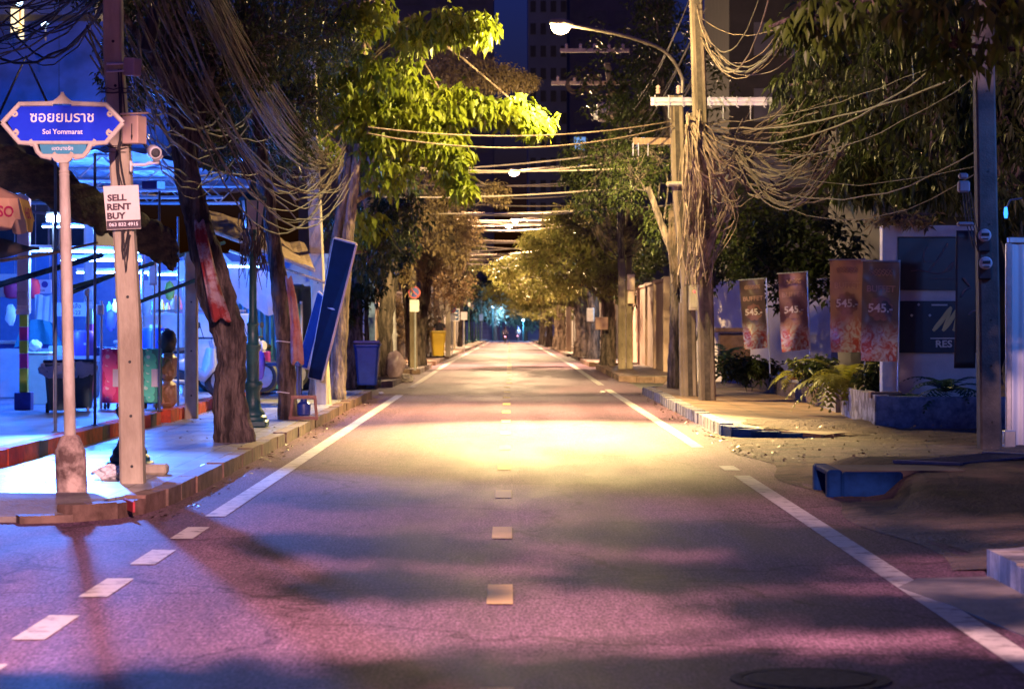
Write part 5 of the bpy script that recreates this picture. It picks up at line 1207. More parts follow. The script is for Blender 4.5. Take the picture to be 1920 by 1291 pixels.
# blue flood lights: one on the pole behind, small ones by the trees
t = thing('blue_flood_light', 'small blue flood light box on the tree behind the sell and rent notice', 'flood light', P(295, 348, 27))
d = MB(); d.bbox(P(285, 347, 27), (.2, .12, .09), .01, (0, 0, -.3)); d.build('housing', M_bluep, t); d = MB(); d.box(P(302, 347, 26.95), (.05, .1, .08), (0, 0, -.3)); d.build('lens', mat('blue_lens', (.1, .3, .9), emit=(.05, .25, 1), estr=1.5), t)
# umbrella (yellow, scalloped valance with lettering)
uc = V((P(-45, 405, 26).x, 26, 2.72)); ur = .62
t = thing('market_umbrella', 'peach and yellow market umbrella with a scalloped lettered valance at the left edge', 'umbrella', V((uc.x, uc.y, FL)))
uc = V((P(-70, 0, 26).x, 26, 0)); 
M_umb = mat('umbrella_peach', (.62, .34, .2), (.70, .42, .26), 3, .7); M_umby = mat('umbrella_yellow', (.72, .48, .08), (.78, .55, .13), 3, .7)
d = MB(); nseg = 8; R_ = .72; zt = 3.25; ze = 2.92
def rimp(i): a = 2 * math.pi * (i + .5) / nseg; return V((uc.x + R_ * math.cos(a), uc.y + R_ * math.sin(a), ze))
for i in range(nseg):
    a, b = rimp(i), rimp(i + 1); d.add([a, b, V((uc.x, uc.y, zt))], [(0, 1, 2)])
d.build('canopy', M_umb, t)
for i in range(nseg):
    a, b = rimp(i), rimp(i + 1); c_ = (a + b) / 2; d = MB(); out = (c_ - V((uc.x, uc.y, ze))); out.z = 0; out.normalize()
    pts = []
    for s_ in range(9):
        f = s_ / 8; p = a.lerp(b, .04 + .92 * f) ; dz = -.30 - .05 * math.sin(f * math.pi)
        if f < .14 or f > .86: dz = -.22
        pts.append((p, p + V((0, 0, dz)) + out * .06))
    vs = [q_ for pr_ in pts for q_ in pr_]; d.add(vs, [(2 * j, 2 * j + 1, 2 * j + 3, 2 * j + 2) for j in range(8)]); fo = d.build('valance', M_umby if i % 2 else M_umb, t)
    md = fo.modifiers.new('t', 'SOLIDIFY'); md.thickness = .006
    if -2.2 < math.atan2(out.y, out.x) < -.2 or abs(math.atan2(out.y, out.x)) < .2:
        e = MB(); xdir = (b - a).normalized(); xdir = xdir if xdir.dot(V((1, 0, 0))) > 0 or abs(xdir.x) < .1 else -xdir
        if abs(xdir.x) < .1: xdir = V((0, 1, 0))
        Mx = Matrix.Translation(c_ + V((0, 0, -.15)) + out * .042); zd = V((0, 0, 1)); yd = -out
        rot = Matrix(((xdir.x, yd.x, 0), (xdir.y, yd.y, 0), (0, 0, 1))).to_4x4()
        e.text('IHSO', .16, Mx @ rot, bold=.004); e.build('valance_lettering', mat('magenta_ink', (.5, .02, .10)), t)
d = MB(); d.tube([V((uc.x, uc.y, FL)), V((uc.x, uc.y, zt + .08))], .022, 8); d.build('pole', M_steel, t)
# bamboo pole with wrapped dark cloth
t = thing('wrapped_canopy', 'folded dark canopy wrapped on a bamboo pole under the peach umbrella', 'canopy', P(30, 470, 27))
d = MB(); d.tube([P(-80, 492, 26.4), P(5, 488, 26.8), P(90, 476, 27.6), P(182, 455, 28.6)], [.022, .02, .018, .014], 8); d.build('pole', M_wood, t)
d = MB(); d.grid(lambda u, v: P(-80 + 155 * u, 440 + 20 * u + (50 - 38 * u) * v + 4 * math.sin(u * 9 + v * 3), 26.3 + .9 * u) + V((0, -.06 * math.sin(v * 3.1), 0)), 16, 8); d.build('cloth', M_tarp_d, t, smooth=True)
# columns
def column_striped(label, px, py, w_, cols, m_top):
    b = MK(px, py); t = thing('market_column', label, 'column', b, 'market columns')
    d = MB(); d.bbox(b + V((0, 0, .13)), (.24, .24, .26), .01); d.build('foot', M_bluep, t)
    z = .26
    for h_, m in cols:
        d = MB(); d.box(b + V((0, 0, z + h_ / 2)), (w_, w_, h_ - .004)); d.build('painted_band', m, t); z += h_
    d = MB(); d.box(b + V((0, 0, (z + 3.9) / 2)), (w_ * 1.5, w_ * 1.5, 3.9 - z)); d.box(b + V((-.045, -w_ * .78, (z + 3.9) / 2)), (.02, .02, 3.9 - z)); d.box(b + V((.045, -w_ * .78, (z + 3.9) / 2)), (.02, .02, 3.9 - z)); d.build('upper_shaft', m_top, t)
    d = MB(); d.bbox(b + V((0, -w_ * .85, z + .22)), (.15, .06, .2), .01); d.build('meter_box', M_steel, t)
    d = MB(); d.bbox(b + V((0, -w_ * .8, z + .02)), (.2, .08, .08), .01); d.build('socket_box', M_white, t)
    return t
M_lime = mat('lime_paint', (.42, .60, .03), (.48, .66, .05), 4, .5); M_mag = mat('magenta_paint', (.55, .03, .28), (.6, .05, .32), 4, .5)
column_striped('lime and magenta banded market column with a blue foot at the left', 45, 768, .115, [(.35, M_lime), (.22, M_mag), (.19, M_lime), (.2, M_mag), (.2, M_lime)], M_white)
column_striped('faded green banded column seen between the post and the near pole', 168, 735, .12, [(.5, M_lime), (.5, M_mag), (.3, mat('pale_green', (.4, .55, .3), (.45, .6, .35), 3, .5))], M_white)
# slim steel posts at the market edge
for i, (px, py, top, lb) in enumerate([(104, 810, 3.4, 'thin steel post left of the sign post'), (178, 797, 3.4, 'thin steel post between sign post and near pole'), (299, 770, 3.2, 'thin steel post beside the brown sacks'), (334, 762, 2.9, 'thin steel post left of the short concrete post')]):
    b = MK(px, py); d = MB(); d.lathe([(.05, 0), (.05, .01), (.018, .015), (.018, top)], b, 8); single(d, 'steel_post', mat('blue_steel', (.06, .09, .14), (.1, .14, .2), 6, .4), lb, 'post', b, 'thin steel posts of the market', smooth=True)
# sloping pipes
for i, (a, b, lb) in enumerate([((-40, 545, 30), (190, 478, 36), 'thick blue pipe slanting up across the left column'), ((130, 540, 33), (420, 455, 40), 'upper slanting pipe behind the near pole'), ((250, 570, 34), (380, 520, 37), 'slanting pipe running into the short concrete post'), ((130, 550, 33), (215, 515, 36), 'lower slanting pipe beside the sign post')]):
    d = MB(); d.tube([P(*a), P(*b)], .03 if i else .04, 8); single(d, 'slanting_pipe', mat('blue_pipe', (.02, .05, .12), (.03, .07, .15), 5, .9, spec=.0), lb, 'pipe', P(*a))
# boxes on poles at right of hall
for px, py, w_, h_, d_, lb in [(287, 512, .12, .36, 36.5, 'tall pale switch box on a thin pole right of the near pole'), (343, 508, .2, .36, 42, 'large pale switch box above a steel pipe'), (188, 580, .1, .16, 36, 'small white switch box on the post between sign post and near pole'), (163, 549, .05, .08, 35, 'tiny white socket box on the inner column')]:
    c = P(px, py, d_); t = thing('switch_box', lb, 'switch box', V((c.x, d_, FL))); d = MB(); d.bbox(c, (w_, .1, h_), .01); d.build('cabinet', M_steel, t)
    d = MB(); d.bbox(c + V((0, -.055, 0)), (w_ * .8, .015, h_ * .85), .004); d.build('door', M_white, t); d = MB(); d.tube([V((c.x + .01, d_ + .02, FL)), V((c.x + .01, d_ + .02, c.z + h_ * .8))], .022, 8); d.build('pole', M_steel, t)
# wall signs
def wall_sign(label, px, py, d_, w_, h_, lines, m_ink=None, rot=0):
    c = P(px, py, d_); t = thing('shop_sign', label, 'sign', c); d = MB(); d.box(c, (w_, .02, h_)); d.build('panel', mat('sign_white', (.6, .62, .66), (.68, .7, .74), 3, .5), t)
    e = MB()
    for s_, sz, dx, dz in lines: e = MB(); e.text(s_, sz, TM(c + V((dx, -.0125, dz))), bold=.001); e.build('lettering', m_ink or mat('sign_ink', (.03, .03, .08)), t)
    d = MB(); d.tube([c + V((-w_ * .4, 0, h_ / 2)), c + V((-w_ * .4, 0, h_ / 2 + 1.4))], .005, 4); d.tube([c + V((w_ * .4, 0, h_ / 2)), c + V((w_ * .4, 0, h_ / 2 + 1.4))], .005, 4); d.build('hanging_wire', M_steel, t)
    return t
wall_sign('white menu sign with Thai words hanging behind the left column', 5, 535, 44, .55, .42, [('ขาย', .15, .02, .05)])
ws = wall_sign('white sign with a round blue emblem right of the left column', 80, 537, 44, .32, .25, [('รวย', .055, 0, -.07)])
d = MB(); d.lathe([(.06, 0), (.06, .006)], P(84, 533, 43.98), 16, (R(90), 0, 0)); d.build('emblem', mat('emblem_blue', (.05, .04, .25)), ws)
wall_sign('white Thai phone number sign between sign post and near pole', 135, 580, 42, .56, .24, [('ขาย เสื้อ', .1, 0, .055), ('08 2-23', .1, 0, -.06)])
for px, lb in ((25, 'pink paper lantern left of the banded column'), (58, 'pink paper lantern right of the banded column')):
    c = P(px, 540, 43 if px < 40 else 44); d = MB(); d.lathe([(.05, -.19), (.13, -.17), (.17, -.08), (.175, .05), (.14, .15), (.05, .18)], c, 14); single(d, 'paper_lantern', mat('pink_paper', (.6, .03, .12), (.7, .06, .18), 4, .6), lb, 'lantern', c, smooth=True)
# white cloth hanging, teal tarp mound, purple bag basket
c = P(82, 585, 42); d = MB(); d.grid(lambda u, v: P(65 + 36 * u, 553 + 55 * v, 42) + V((0, .03 * math.sin(u * 18 + v * 2), .02 * math.sin(u * 8))), 20, 10); o = single(d, 'hanging_cloth', mat('white_cloth', (.6, .62, .66), (.7, .72, .76), 3, .9), 'white cloth hanging from a line right of the left column', 'cloth', c, smooth=True); o.modifiers.new('t', 'SOLIDIFY').thickness = .01
c = MK(92, 745); t = thing('covered_stall', 'stall with a teal tarpaulin draped over its goods', 'stall', c)
d = MB(); d.bbox(c + V((0, 0, .42)), (1.6, .8, .84), .02); d.build('counter', mat('stall_steel', (.3, .34, .4), (.4, .44, .5), 3, .4), t)
d = MB(); d.grid(lambda u, v: c + V((-.15 + .5 * (u - .5) * (1 + .7 * v), -.3 + .15 * v + .04 * math.sin(u * 15), 1.28 - .42 * v + .06 * math.sin(u * 3.1))), 14, 6); d.build('tarpaulin', mat('teal_tarp', (.02, .20, .26), (.035, .28, .34), 3, .6), t, smooth=True)
c = MK(70, 758); t = thing('cabinet', 'cream board cabinet behind the left column', 'cabinet', c); d = MB(); d.bbox(c + V((0, 0, .4)), (.42, .4, .8), .01); d.build('carcass', mat('cream_board', (.45, .40, .28), (.52, .47, .33), 3, .6), t); d = MB(); d.bbox(c + V((0, 0, .81)), (.48, .46, .03), .01); d.build('top', M_white, t)
d = MB(); gb = c + V((-.03, -.02, .83)); blob(d, gb + V((0, 0, .09)), .11, 30, (.9, .9, .85), amp=.15); single(d, 'plastic_bag', M_white, 'knotted white plastic bag on the cream cabinet', 'plastic bag', gb, smooth=True)
c = MK(150, 762); t = thing('market_table', 'folding table with a white sheet over stacked goods left of the near pole', 'table', c)
d = MB(); d.bbox(c + V((0, .1, .74)), (.9, .5, .04), .01); d.build('top', M_white, t)
for sx in (-.4, .4):
    for sy in (-.1, .3): d = MB(); d.tube([c + V((sx, sy, 0)), c + V((sx, sy, .72))], .018, 6); d.build('leg', M_steel, t)
d = MB(); d.grid(lambda u, v: c + V((-.46 + .92 * u, -.17 - .02 * math.sin(u * 12), .78 - .34 * v * (.6 + .4 * math.sin(u * 5)))), 18, 5); o = d.build('white_sheet', M_tarp_w, t, smooth=True)
c2 = c + V((.02, .1, .76)); t = thing('laundry_basket', 'violet plastic basket standing on the white-sheeted table', 'basket', c2); d = MB(); d.lathe([(.24, 0), (.25, .03), (.2, .36), (.17, .4)], c2, 18); d.build('body', mat('violet_plastic', (.14, .10, .5), (.18, .13, .58), 4, .4), t, smooth=True)
d = MB(); d.lathe([(.02, 0), (.02, .012)], c2 + V((.08, -.235, .2)), 10, (R(90), 0, 0)); d.build('cap', M_white, t)
c3 = c + V((.38, .1, .76)); d = MB(); d.lathe([(.13, 0), (.18, .14), (.17, .15)], c3, 14); single(d, 'basin', M_navy, 'dark blue basin beside the violet basket', 'basin', c3, smooth=True)
M_bin_d = mat('bin_teal', (.02, .07, .10), (.03, .09, .13), 5, .4)
for px, py, lb in [(112, 774, 'dark teal market bin with plastic film hanging over its rim'), (152, 770, 'darker market bin behind the sign post')]:
    b = MK(px, py); t = wheelie(lb, b, M_bin_d, M_navy, .1, .72)
    d = MB(); blob(d, b + V((.0, -.22, .62)), .2, px, (1.25, .25, .6), amp=.2); d.build('bin_liner', mat('blue_film', (.35, .42, .55), (.5, .56, .68), 5, .25), t, smooth=True)
d = MB(); c = MK(113, 757) ; 
t = thing('crate_stack', 'stack of pale slatted crates behind the teal bin', 'crates', c)
for k_ in range(3):
    d = MB(); d.bbox(c + V((0, .25, .18 + .3 * k_)), (.42, .3, .27), .01); d.build('crate', mat('crate_green', (.3, .42, .38), (.36, .48, .44), 6, .5, .3, stretch=(1, 1, 6)), t)
# fruit cabinets on castors
def fruit_cab(label, px0, px1, py, bg, disc, hi, seed):
    b = MK((px0 + px1) / 2, py); w_ = (px1 - px0) * b.y / F; h_ = .80
    t = thing('fruit_cabinet', label, 'cabinet', b); d = MB(); d.bbox(b + V((0, .2, .1 + h_ / 2)), (w_, .4, h_), .012); d.build('body', mat(label[:12] + '_bg', bg, tuple(q * 1.3 for q in bg), 3, .35), t)
    rnd = random.Random(seed); e = MB()
    for i in range(7):
        r_ = rnd.uniform(.08, .125); x = rnd.uniform(-.03, .03); z = .14 + h_ * (i + .3) / 7; r_ = min(r_, w_ / 2 - abs(x) - .004, z - .11, .09 + h_ - z)
        if r_ < .05: r_ = .05
        e.lathe([(r_, 0), (r_, .004 + .002 * i)], b + V((x, 0, z)), 20, (R(90), 0, 0)); e.lathe([(r_ * .3, 0), (r_ * .3, .005 + .002 * i)], b + V((x - r_ * .3, 0, z + r_ * .35)), 14, (R(90), 0, 0), mi=1)
    e.build('fruit_picture', [mat(label[:12] + '_fr', disc, tuple(min(1, q * 1.25) for q in disc), 5, .4), mat(label[:12] + '_hi', hi)], t)
    d = MB(); d.box(b + V((w_ * .32, -.012, .47)), (.1, .012, .26)); d.build('price_label', M_white, t)
    for sx in (-1, 1):
        for sy in (.06, .34): d = MB(); d.lathe([(.045, -.015), (.045, .015)], b + V((sx * w_ * .36, sy, .05)), 12, (0, R(90), 0)); d.build('castor', M_black, t)
fruit_cab('crimson apple picture cabinet on castors left of the near pole', 191, 224, 768, (.62, .03, .14), (.85, .10, .28), (.95, .6, .65), 4)
fruit_cab('green apple picture cabinet on castors right of the near pole', 262, 297, 768, (.03, .30, .20), (.08, .70, .40), (.6, .95, .7), 6)
c = MK(312, 766); t = thing('sack_pile', 'pile of brown wrapped sacks beside the green cabinet', 'sacks', c)
for k_, (w_, h_) in enumerate(((.3, .42), (.28, .4))):
    d = MB(); d.bbox(c + V((.015 * k_, .1, .22 + .41 * k_)), (.27 - .02 * k_, .3, .41), .07, (.03, .05 * (k_ - .5), .2 * k_)); blob(d, c + V((.02, .02, .22 + .41 * k_)), .13, 40 + k_, (.8, .8, 1.2), amp=.2); d.build('sack', mat('brown_wrap', (.26, .13, .06), (.45, .26, .13), 4, .4, .3), t, smooth=True)
d = MB(); blob(d, c + V((.0, .1, 1.0)), .17, 44, (.8, .7, 1.1), amp=.1); d.build('dark_bag', M_dark, t, smooth=True)
c = MK(283, 758) + V((0, .5, 0)); t = thing('water_drum', 'round blue water drum above the green cabinet', 'drum', c); d = MB(); d.lathe([(.2, 0), (.24, .1), (.25, .6), (.26, .63), (.25, .66), (.24, 1.12), (.2, 1.2)], c, 18); d.build('body', M_bluep, t, smooth=True); d = MB(); d.lathe([(.1, 1.2), (.1, 1.25)], c, 12); d.build('lid', M_white, t)
# striped tarp / gazebo bits
c = P(480, 590, 47); t = thing('corrugated_fence', 'blue corrugated sheet fence behind the green lamp post', 'fence', V((c.x, 47, FL)))
d = MB(); d.grid(lambda u, v: V((P(420, 0, 47).x + 1.5 * u, 47 + .03 * math.sin(u * 90), FL + 1.65 * v)), 100, 2); d.build('sheet', mat('teal_sheet', (.05, .22, .30), (.08, .28, .36), 3, .4), t, smooth=True)
d = MB(); d.tube([V((P(420, 0, 47).x, 47.05, FL)), V((P(420, 0, 47).x, 47.05, FL + 1.7))], .03, 6); d.tube([V((P(420, 0, 47).x + 1.5, 47.05, FL)), V((P(420, 0, 47).x + 1.5, 47.05, FL + 1.7))], .03, 6); d.build('post', M_steel, t)
c = MK(515, 742); t = thing('market_stall', 'low dark stall with a hanging violet bag between lamp post and dark trunk', 'stall', c)
d = MB(); d.bbox(c + V((0, .3, .55)), (.9, .6, .06), .01); d.build('top', M_navy, t)
for sx in (-.4, .4):
    for sy in (.05, .55): d = MB(); d.tube([c + V((sx, sy, 0)), c + V((sx, sy, .55))], .03, 6); d.build('leg', M_navy, t)
d = MB(); blob(d, c + V((-.28, -.05, .55)), .16, 71, (.75, .4, 1.7), amp=.08); single(d, 'violet_bag', mat('violet_bag', (.10, .06, .34), (.16, .1, .42), 4, .3), 'violet bag hanging on the low dark stall', 'bag', c + V((-.28, -.05, .3)), smooth=True)
c = MK(455, 735) + V((0, .3, 0))
for i, (dx, col, lb) in enumerate([(-.15, (.02, .10, .38), 'blue plastic crate stacked behind the twisted tree'), (.25, (.25, .02, .25), 'magenta plastic crate behind the lamp post'), (-.75, (.03, .26, .30), 'teal plastic drum behind the short concrete post')]):
    p = c + V((dx, i * .2, 0)); d = MB(); t = thing('plastic_crate' if i < 2 else 'plastic_drum', lb, 'crate' if i < 2 else 'drum', p)
    if i < 2:
        d.bbox(p + V((0, 0, .2)), (.4, .35, .4), .02); d.bbox(p + V((0, 0, .58)), (.4, .35, .34), .02)
    else: d.lathe([(.2, 0), (.22, .04), (.22, .3), (.23, .33), (.22, .36), (.2, .72), (.12, .76)], p, 14)
    d.build('body', mat('crate_col%d' % i, col, tuple(q * 1.2 for q in col), 5, .45), t)
    d = MB(); d.tube([p + V((-.15, -.19, .75)), p + V((.15, -.19, .75))], .012, 6); d.build('handle', M_white, t)
# white van front / big white appliance backs glimpsed
c = MK(318, 742) + V((.1, 2.5, 0)); t = thing('white_panel_stall', 'pale panelled stall with pipes behind the brown sacks', 'stall', c)
d = MB(); d.bbox(c + V((0, 0, .9)), (2.2, .6, 1.1), .02); d.build('panel', M_white, t); d = MB(); d.tube([c + V((-.9, -.35, 0)), c + V((-.9, -.35, 2.4))], .03, 6); d.tube([c + V((.4, -.35, 0)), c + V((.4, -.35, 2.4))], .03, 6); d.tube([c + V((-.9, -.35, 1.5)), c + V((1.0, -.35, 1.5))], .025, 6); d.build('frame', M_steel, t)
# upper left: neighbouring building with blue lit siding, its lit windows
t = thing('shophouse', 'dark shophouse with blue lit siding and two yellow windows above the market', 'building', V((-13, 70, 0)))
d = MB(); d.box((-18.0, 74, 6.5), (12, 8, 13)); d.build('wall', mat('shop_wall', (.05, .06, .09), (.08, .09, .13), 2, .8), t)
d = MB(); d.box((P(90, 180, 69).x, 69.9, 8.0), (7.0, .2, 4.6)); d.build('siding', M_siding, t)
for px, w_, py, h_ in ((31, .16, 38, .45), (40, .07, 45, .55)):
    d = MB(); d.box(P(px, py, 69.75) , (w_ * 2, .06, h_ * 1.6)); d.build('window', mat('lit_window', (.9, .7, .3), emit=(1, .75, .3), estr=1.6), t)
d = MB(); d.grid(lambda u, v: V((-19 + 10.5 * u, 58 + 11.5 * v, 5.6 + 1.0 * v + .04 * math.sin(u * 200))), 90, 2); d.build('lean_to_roof', M_roofs, t)
for i in range(4):
    d = MB(); x = -18.5 + i * 2.6; d.tube([V((x, 60, 5.4)), V((x + 1.3, 60, 8.2)), V((x + 2.6, 60, 5.4))], .05, 6); d.build('brace', M_dark, t)
light('siding_fill_light', 'AREA', (-12.5, 66.5, 6.8), (.02, .16, 1.0), 900 * MKT, t, (-12, 70, 8.3), shape='RECTANGLE', size=5, size_y=.2)  # blue light with no visible source, added to brighten the siding
d = MB(); d.box((-12.5, 66.4, 6.7), (5.2, .25, .12)); d.build('fill_light_bar', M_white, t)  # made-up bar below the added siding light
for px, py, lb in [(84, 46, 'tiny blue-white lamp high above the name sign'), (36, 6, 'tiny blue lamp at the top left corner'), (681, 519, 'cluster of white bulbs on a post behind the board')]:
    c = P(px, py, 60 if px < 100 else 58); t = thing('small_lamp', lb, 'lamp', c); d = MB()
    if px < 100: d.lathe([(.02, -.07), (.08, -.04), (.09, .03), (.03, .07)], c, 10)
    else:
        for q_ in [(-.05, 0), (.05, .1), (.06, -.1), (-.02, -.18), (.02, .2)]: d.lathe([(.02, -.05), (.055, 0), (.02, .05)], c + V((q_[0], 0, q_[1])), 8)
    d.build('bulb', mat('cool_bulb', (.7, .85, 1), emit=(.45, .68, 1), estr=9), t)
    d = MB(); d.tube([c + V((0, .1, 0)), V((c.x, c.y + .1, c.z - (1.9 if px > 100 else .4)))], .025, 6); d.build('stem', M_steel, t)
# ------------------------------------------------------------------ right side: planter, banners, signs
M_plant = stripes('planter_blue_white', (.42, .38, .34), (.03, .09, .42), 1, 2.3, .62)
M_plant2 = stripes('planter_blue', (.04, .12, .46), (.38, .34, .31), 0, 3.0, .80)
def low_wall(label, pts, h, th, m, name='planter_wall'):
    d = MB()
    for (a, b) in zip(pts[:-1], pts[1:]):
        a = V((a[0], a[1], 0)); b = V((b[0], b[1], 0)); u = (b - a).normalized(); n = V((u.y, -u.x, 0)) * th; n = -n
        q = [a, b, b + n, a + n]
        d.prism([(p.x, p.y) for p in q], .1, .15 + h)
    return single(d, name, m, label, 'planter wall', (pts[0][0], pts[0][1], .15))
A = [G(1345, 712, .15), G(1440, 728, .15), G(1530, 756, .15), G(1572, 770, .15), G(1640, 795, .15)]
low_wall('bright blue end of the planter wall behind the twin poles', [(A[0].x, A[0].y), (A[1].x + .02, A[1].y + .3)], .42, .16, M_plant2)
low_wall('worn white and blue stretch of the planter wall', [(A[1].x, A[1].y), (A[2].x, A[2].y)], .42, .18, M_plant)
low_wall('blue stretch of the planter wall below the hanging fern', [(A[2].x + .03, A[2].y - .05), (A[3].x, A[3].y + .35)], .40, .16, M_plant2)
low_wall('rough whitewashed stretch of the planter wall', [(A[3].x - .02, A[3].y - .5), (A[4].x, A[4].y)], .42, .2, mat('whitewash', (.16, .12, .1), (.50, .44, .4), 5, .9, .8, 20, contrast=(.42, .58)))
low_wall('dark blue mottled front of the planter at the drive', [(A[4].x + .02, A[4].y - .02), (7.6, A[4].y - .55)], .4, .2, mat('mottled_blue', (.06, .09, .16), (.16, .22, .36), 7, .9, .8, 24))
for px, py, d_, w_, lb in [(1445, 693, 50, .5, 'brown brick cap on the white planter wall'), (1492, 707, 45, .3, 'square brown brick frame on the planter wall'), (1660, 740, 35, .46, 'brown brick cap at the planter corner'), (1585, 745, 38.5, .16, 'dark brick post in the planter wall')]:
    c = P(px, py, d_); d = MB(); d.bbox(c, (w_, .24, .09), .01); single(d, 'brick_block', mat('brown_brick', (.20, .10, .065), (.30, .16, .10), 9, .85, .5, 30), lb, 'brick cap', c)
d = MB(); d.box((8.3, 47, .28), (5.6, 24.8, .3)); struct(d, 'planter_soil', MATS['bare_soil'])
# banners
def banner(label, tl, tr, br, bl, d_, pole_px, pole_bot, dark=False, sway=.05):
    TL, TR, BR, BL = [P(x, y, d_) for x, y in (tl, tr, br, bl)]
    t = thing('feather_banner', label, 'banner', P(pole_px, pole_bot, d_), 'restaurant banners on poles along the planter')
    w_ = (TR - TL).length; h_ = (TL - BL).length
    def sf(u, v, off=0.0):
        a = TL.lerp(TR, u); b = BL.lerp(BR, u); p = a.lerp(b, v)
        return p + V((0, sway * math.sin(u * 5 + v * 3.0) * (.3 + v) + .02 * math.sin(v * 11 + u * 4) + .022 * math.sin(u * 8 - v * 13) - off, 0))
    d = MB(); d.grid(lambda u, v: sf(u, v), 16, 26); nm = 'banner_print_shaded' if dark else 'banner_print'
    o = d.build('cloth', banner_mat(nm, dark, TL.z, BL.z), t, smooth=True)
    e = MB()
    f = lambda p: sf(.5 + p.x / w_, .5 - p.y / h_, .008)
    e.text('BUFFET', .125, None, bold=.003, fn=lambda p: f(V((p.x, p.y + h_ * .225, 0)))); e.build('word', mat('banner_word', (.30, .16, .13), (.36, .2, .17), 4, .6), t)
    e = MB(); cx, cz = 0, h_ * .0 + .02
    pts = []
    for i in range(28):
        a_ = i * 2 * math.pi / 28; r_ = w_ * .33 * (1 + .10 * math.sin(a_ * 9)); pts.append(sf(.5 + math.cos(a_) * r_ / w_, .47 - math.sin(a_) * r_ / h_, .006))
    c_ = sf(.5, .47, .009); vs = [c_] + pts; e.add(vs, [(0, 1 + i, 1 + (i + 1) % 28) for i in range(28)]); e.build('price_disc', mat('banner_disc', (.16, .07, .06), (.24, .11, .1), 8, .6), t)
    e = MB(); e.text('545.-', .175, None, bold=.004, fn=lambda p: sf(.5 + p.x / w_, .47 - p.y / h_, .016)); e.build('price', mat('banner_price', (.58, .48, .46)), t)
    e = MB()   # flourish lines of script along the top
    for k_ in range(3):
        pts = [sf(.2 + .6 * i / 20, .085 + .03 * k_ * .7 + .012 * math.sin(i * 1.9 + k_ * 2), .012) for i in range(21)]; e.tube(pts, .007, 4)
    e.build('script_line', MATS['banner_word'], t)
    d = MB(); b = P(pole_px, pole_bot, d_ + .04); d.tube([b, V((b.x + (TR.x - BR.x) * .9, b.y, TR.z + .03))], .014, 6); d.tube([V((TL.x - .02, b.y, TL.z + .01)), V((TR.x + .02, b.y, TR.z + .015))], .012, 6); d.build('pole', M_steel, t)
    return t
def banner_mat(nm, dark, zt, zb):
    nm = nm + '%.2f' % zt
    m = bpy.data.materials.new(nm); m.use_nodes = True; nt = m.node_tree; n = nt.nodes; l = nt.links; b = n['Principled BSDF']
    tc = n.new('ShaderNodeTexCoord'); sx = n.new('ShaderNodeSeparateXYZ'); l.new(tc.outputs['Generated'], sx.inputs[0])
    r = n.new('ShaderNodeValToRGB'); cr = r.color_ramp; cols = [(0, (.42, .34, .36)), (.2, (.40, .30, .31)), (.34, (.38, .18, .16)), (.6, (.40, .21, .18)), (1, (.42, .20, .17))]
    if dark: cols = [(0, (.36, .32, .34)), (.2, (.30, .25, .28)), (.36, (.22, .14, .14)), (.6, (.22, .14, .13)), (1, (.24, .15, .14))]  # dimmed copy of the same print; shade put into its colours
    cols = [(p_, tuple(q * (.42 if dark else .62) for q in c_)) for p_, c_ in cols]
    cr.elements[0].color = cols[0][1] + (1,); cr.elements[1].color = cols[-1][1] + (1,)
    for p_, c_ in cols[1:-1]: e = cr.elements.new(p_); e.color = c_ + (1,)
    l.new(sx.outputs[2], r.inputs[0])
    v = n.new('ShaderNodeTexNoise'); v.inputs['Scale'].default_value = 6.5; v.inputs['Detail'].default_value = 5; v.inputs['Distortion'].default_value = 2.5; l.new(tc.outputs['Object'], v.inputs['Vector'])
    r2 = n.new('ShaderNodeValToRGB'); r2.color_ramp.elements[0].position = .4; r2.color_ramp.elements[1].position = .6; r2.color_ramp.elements[0].color = (.30, .05, .04, 1); r2.color_ramp.elements[1].color = (.40, .35, .38, 1)
    l.new(v.outputs['Fac'], r2.inputs[0])
    mr = n.new('ShaderNodeMapRange'); mr.inputs['From Min'].default_value = .40; mr.inputs['From Max'].default_value = .22; l.new(sx.outputs[2], mr.inputs['Value'])
    mx = n.new('ShaderNodeMix'); mx.data_type = 'RGBA'; l.new(mr.outputs[0], mx.inputs[0]); l.new(r.outputs[0], mx.inputs[6]); l.new(r2.outputs[0], mx.inputs[7]); l.new(mx.outputs[2], b.inputs['Base Color'])
    b.inputs['Roughness'].default_value = .38
    tr = n.new('ShaderNodeBsdfTranslucent'); ms = n.new('ShaderNodeMixShader'); ms.inputs[0].default_value = .2; l.new(mx.outputs[2], tr.inputs['Color']); l.new(b.outputs[0], ms.inputs[1]); l.new(tr.outputs[0], ms.inputs[2]); l.new(ms.outputs[0], n['Material Output'].inputs['Surface'])
    return m
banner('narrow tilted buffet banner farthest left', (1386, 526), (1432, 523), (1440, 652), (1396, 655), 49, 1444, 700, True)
banner('buffet banner with a white torn lower edge second from the left', (1459, 514), (1511, 511), (1518, 654), (1466, 660), 44.5, 1520, 705)
banner('tall pinkish buffet banner third from the left', (1556, 488), (1620, 488), (1618, 660), (1558, 660), 38.5, 1621, 735)
banner('dim shadowed buffet banner overlapping the white sign column', (1618, 490), (1687, 491), (1683, 678), (1614, 676), 35.2, 1683, 750, True)
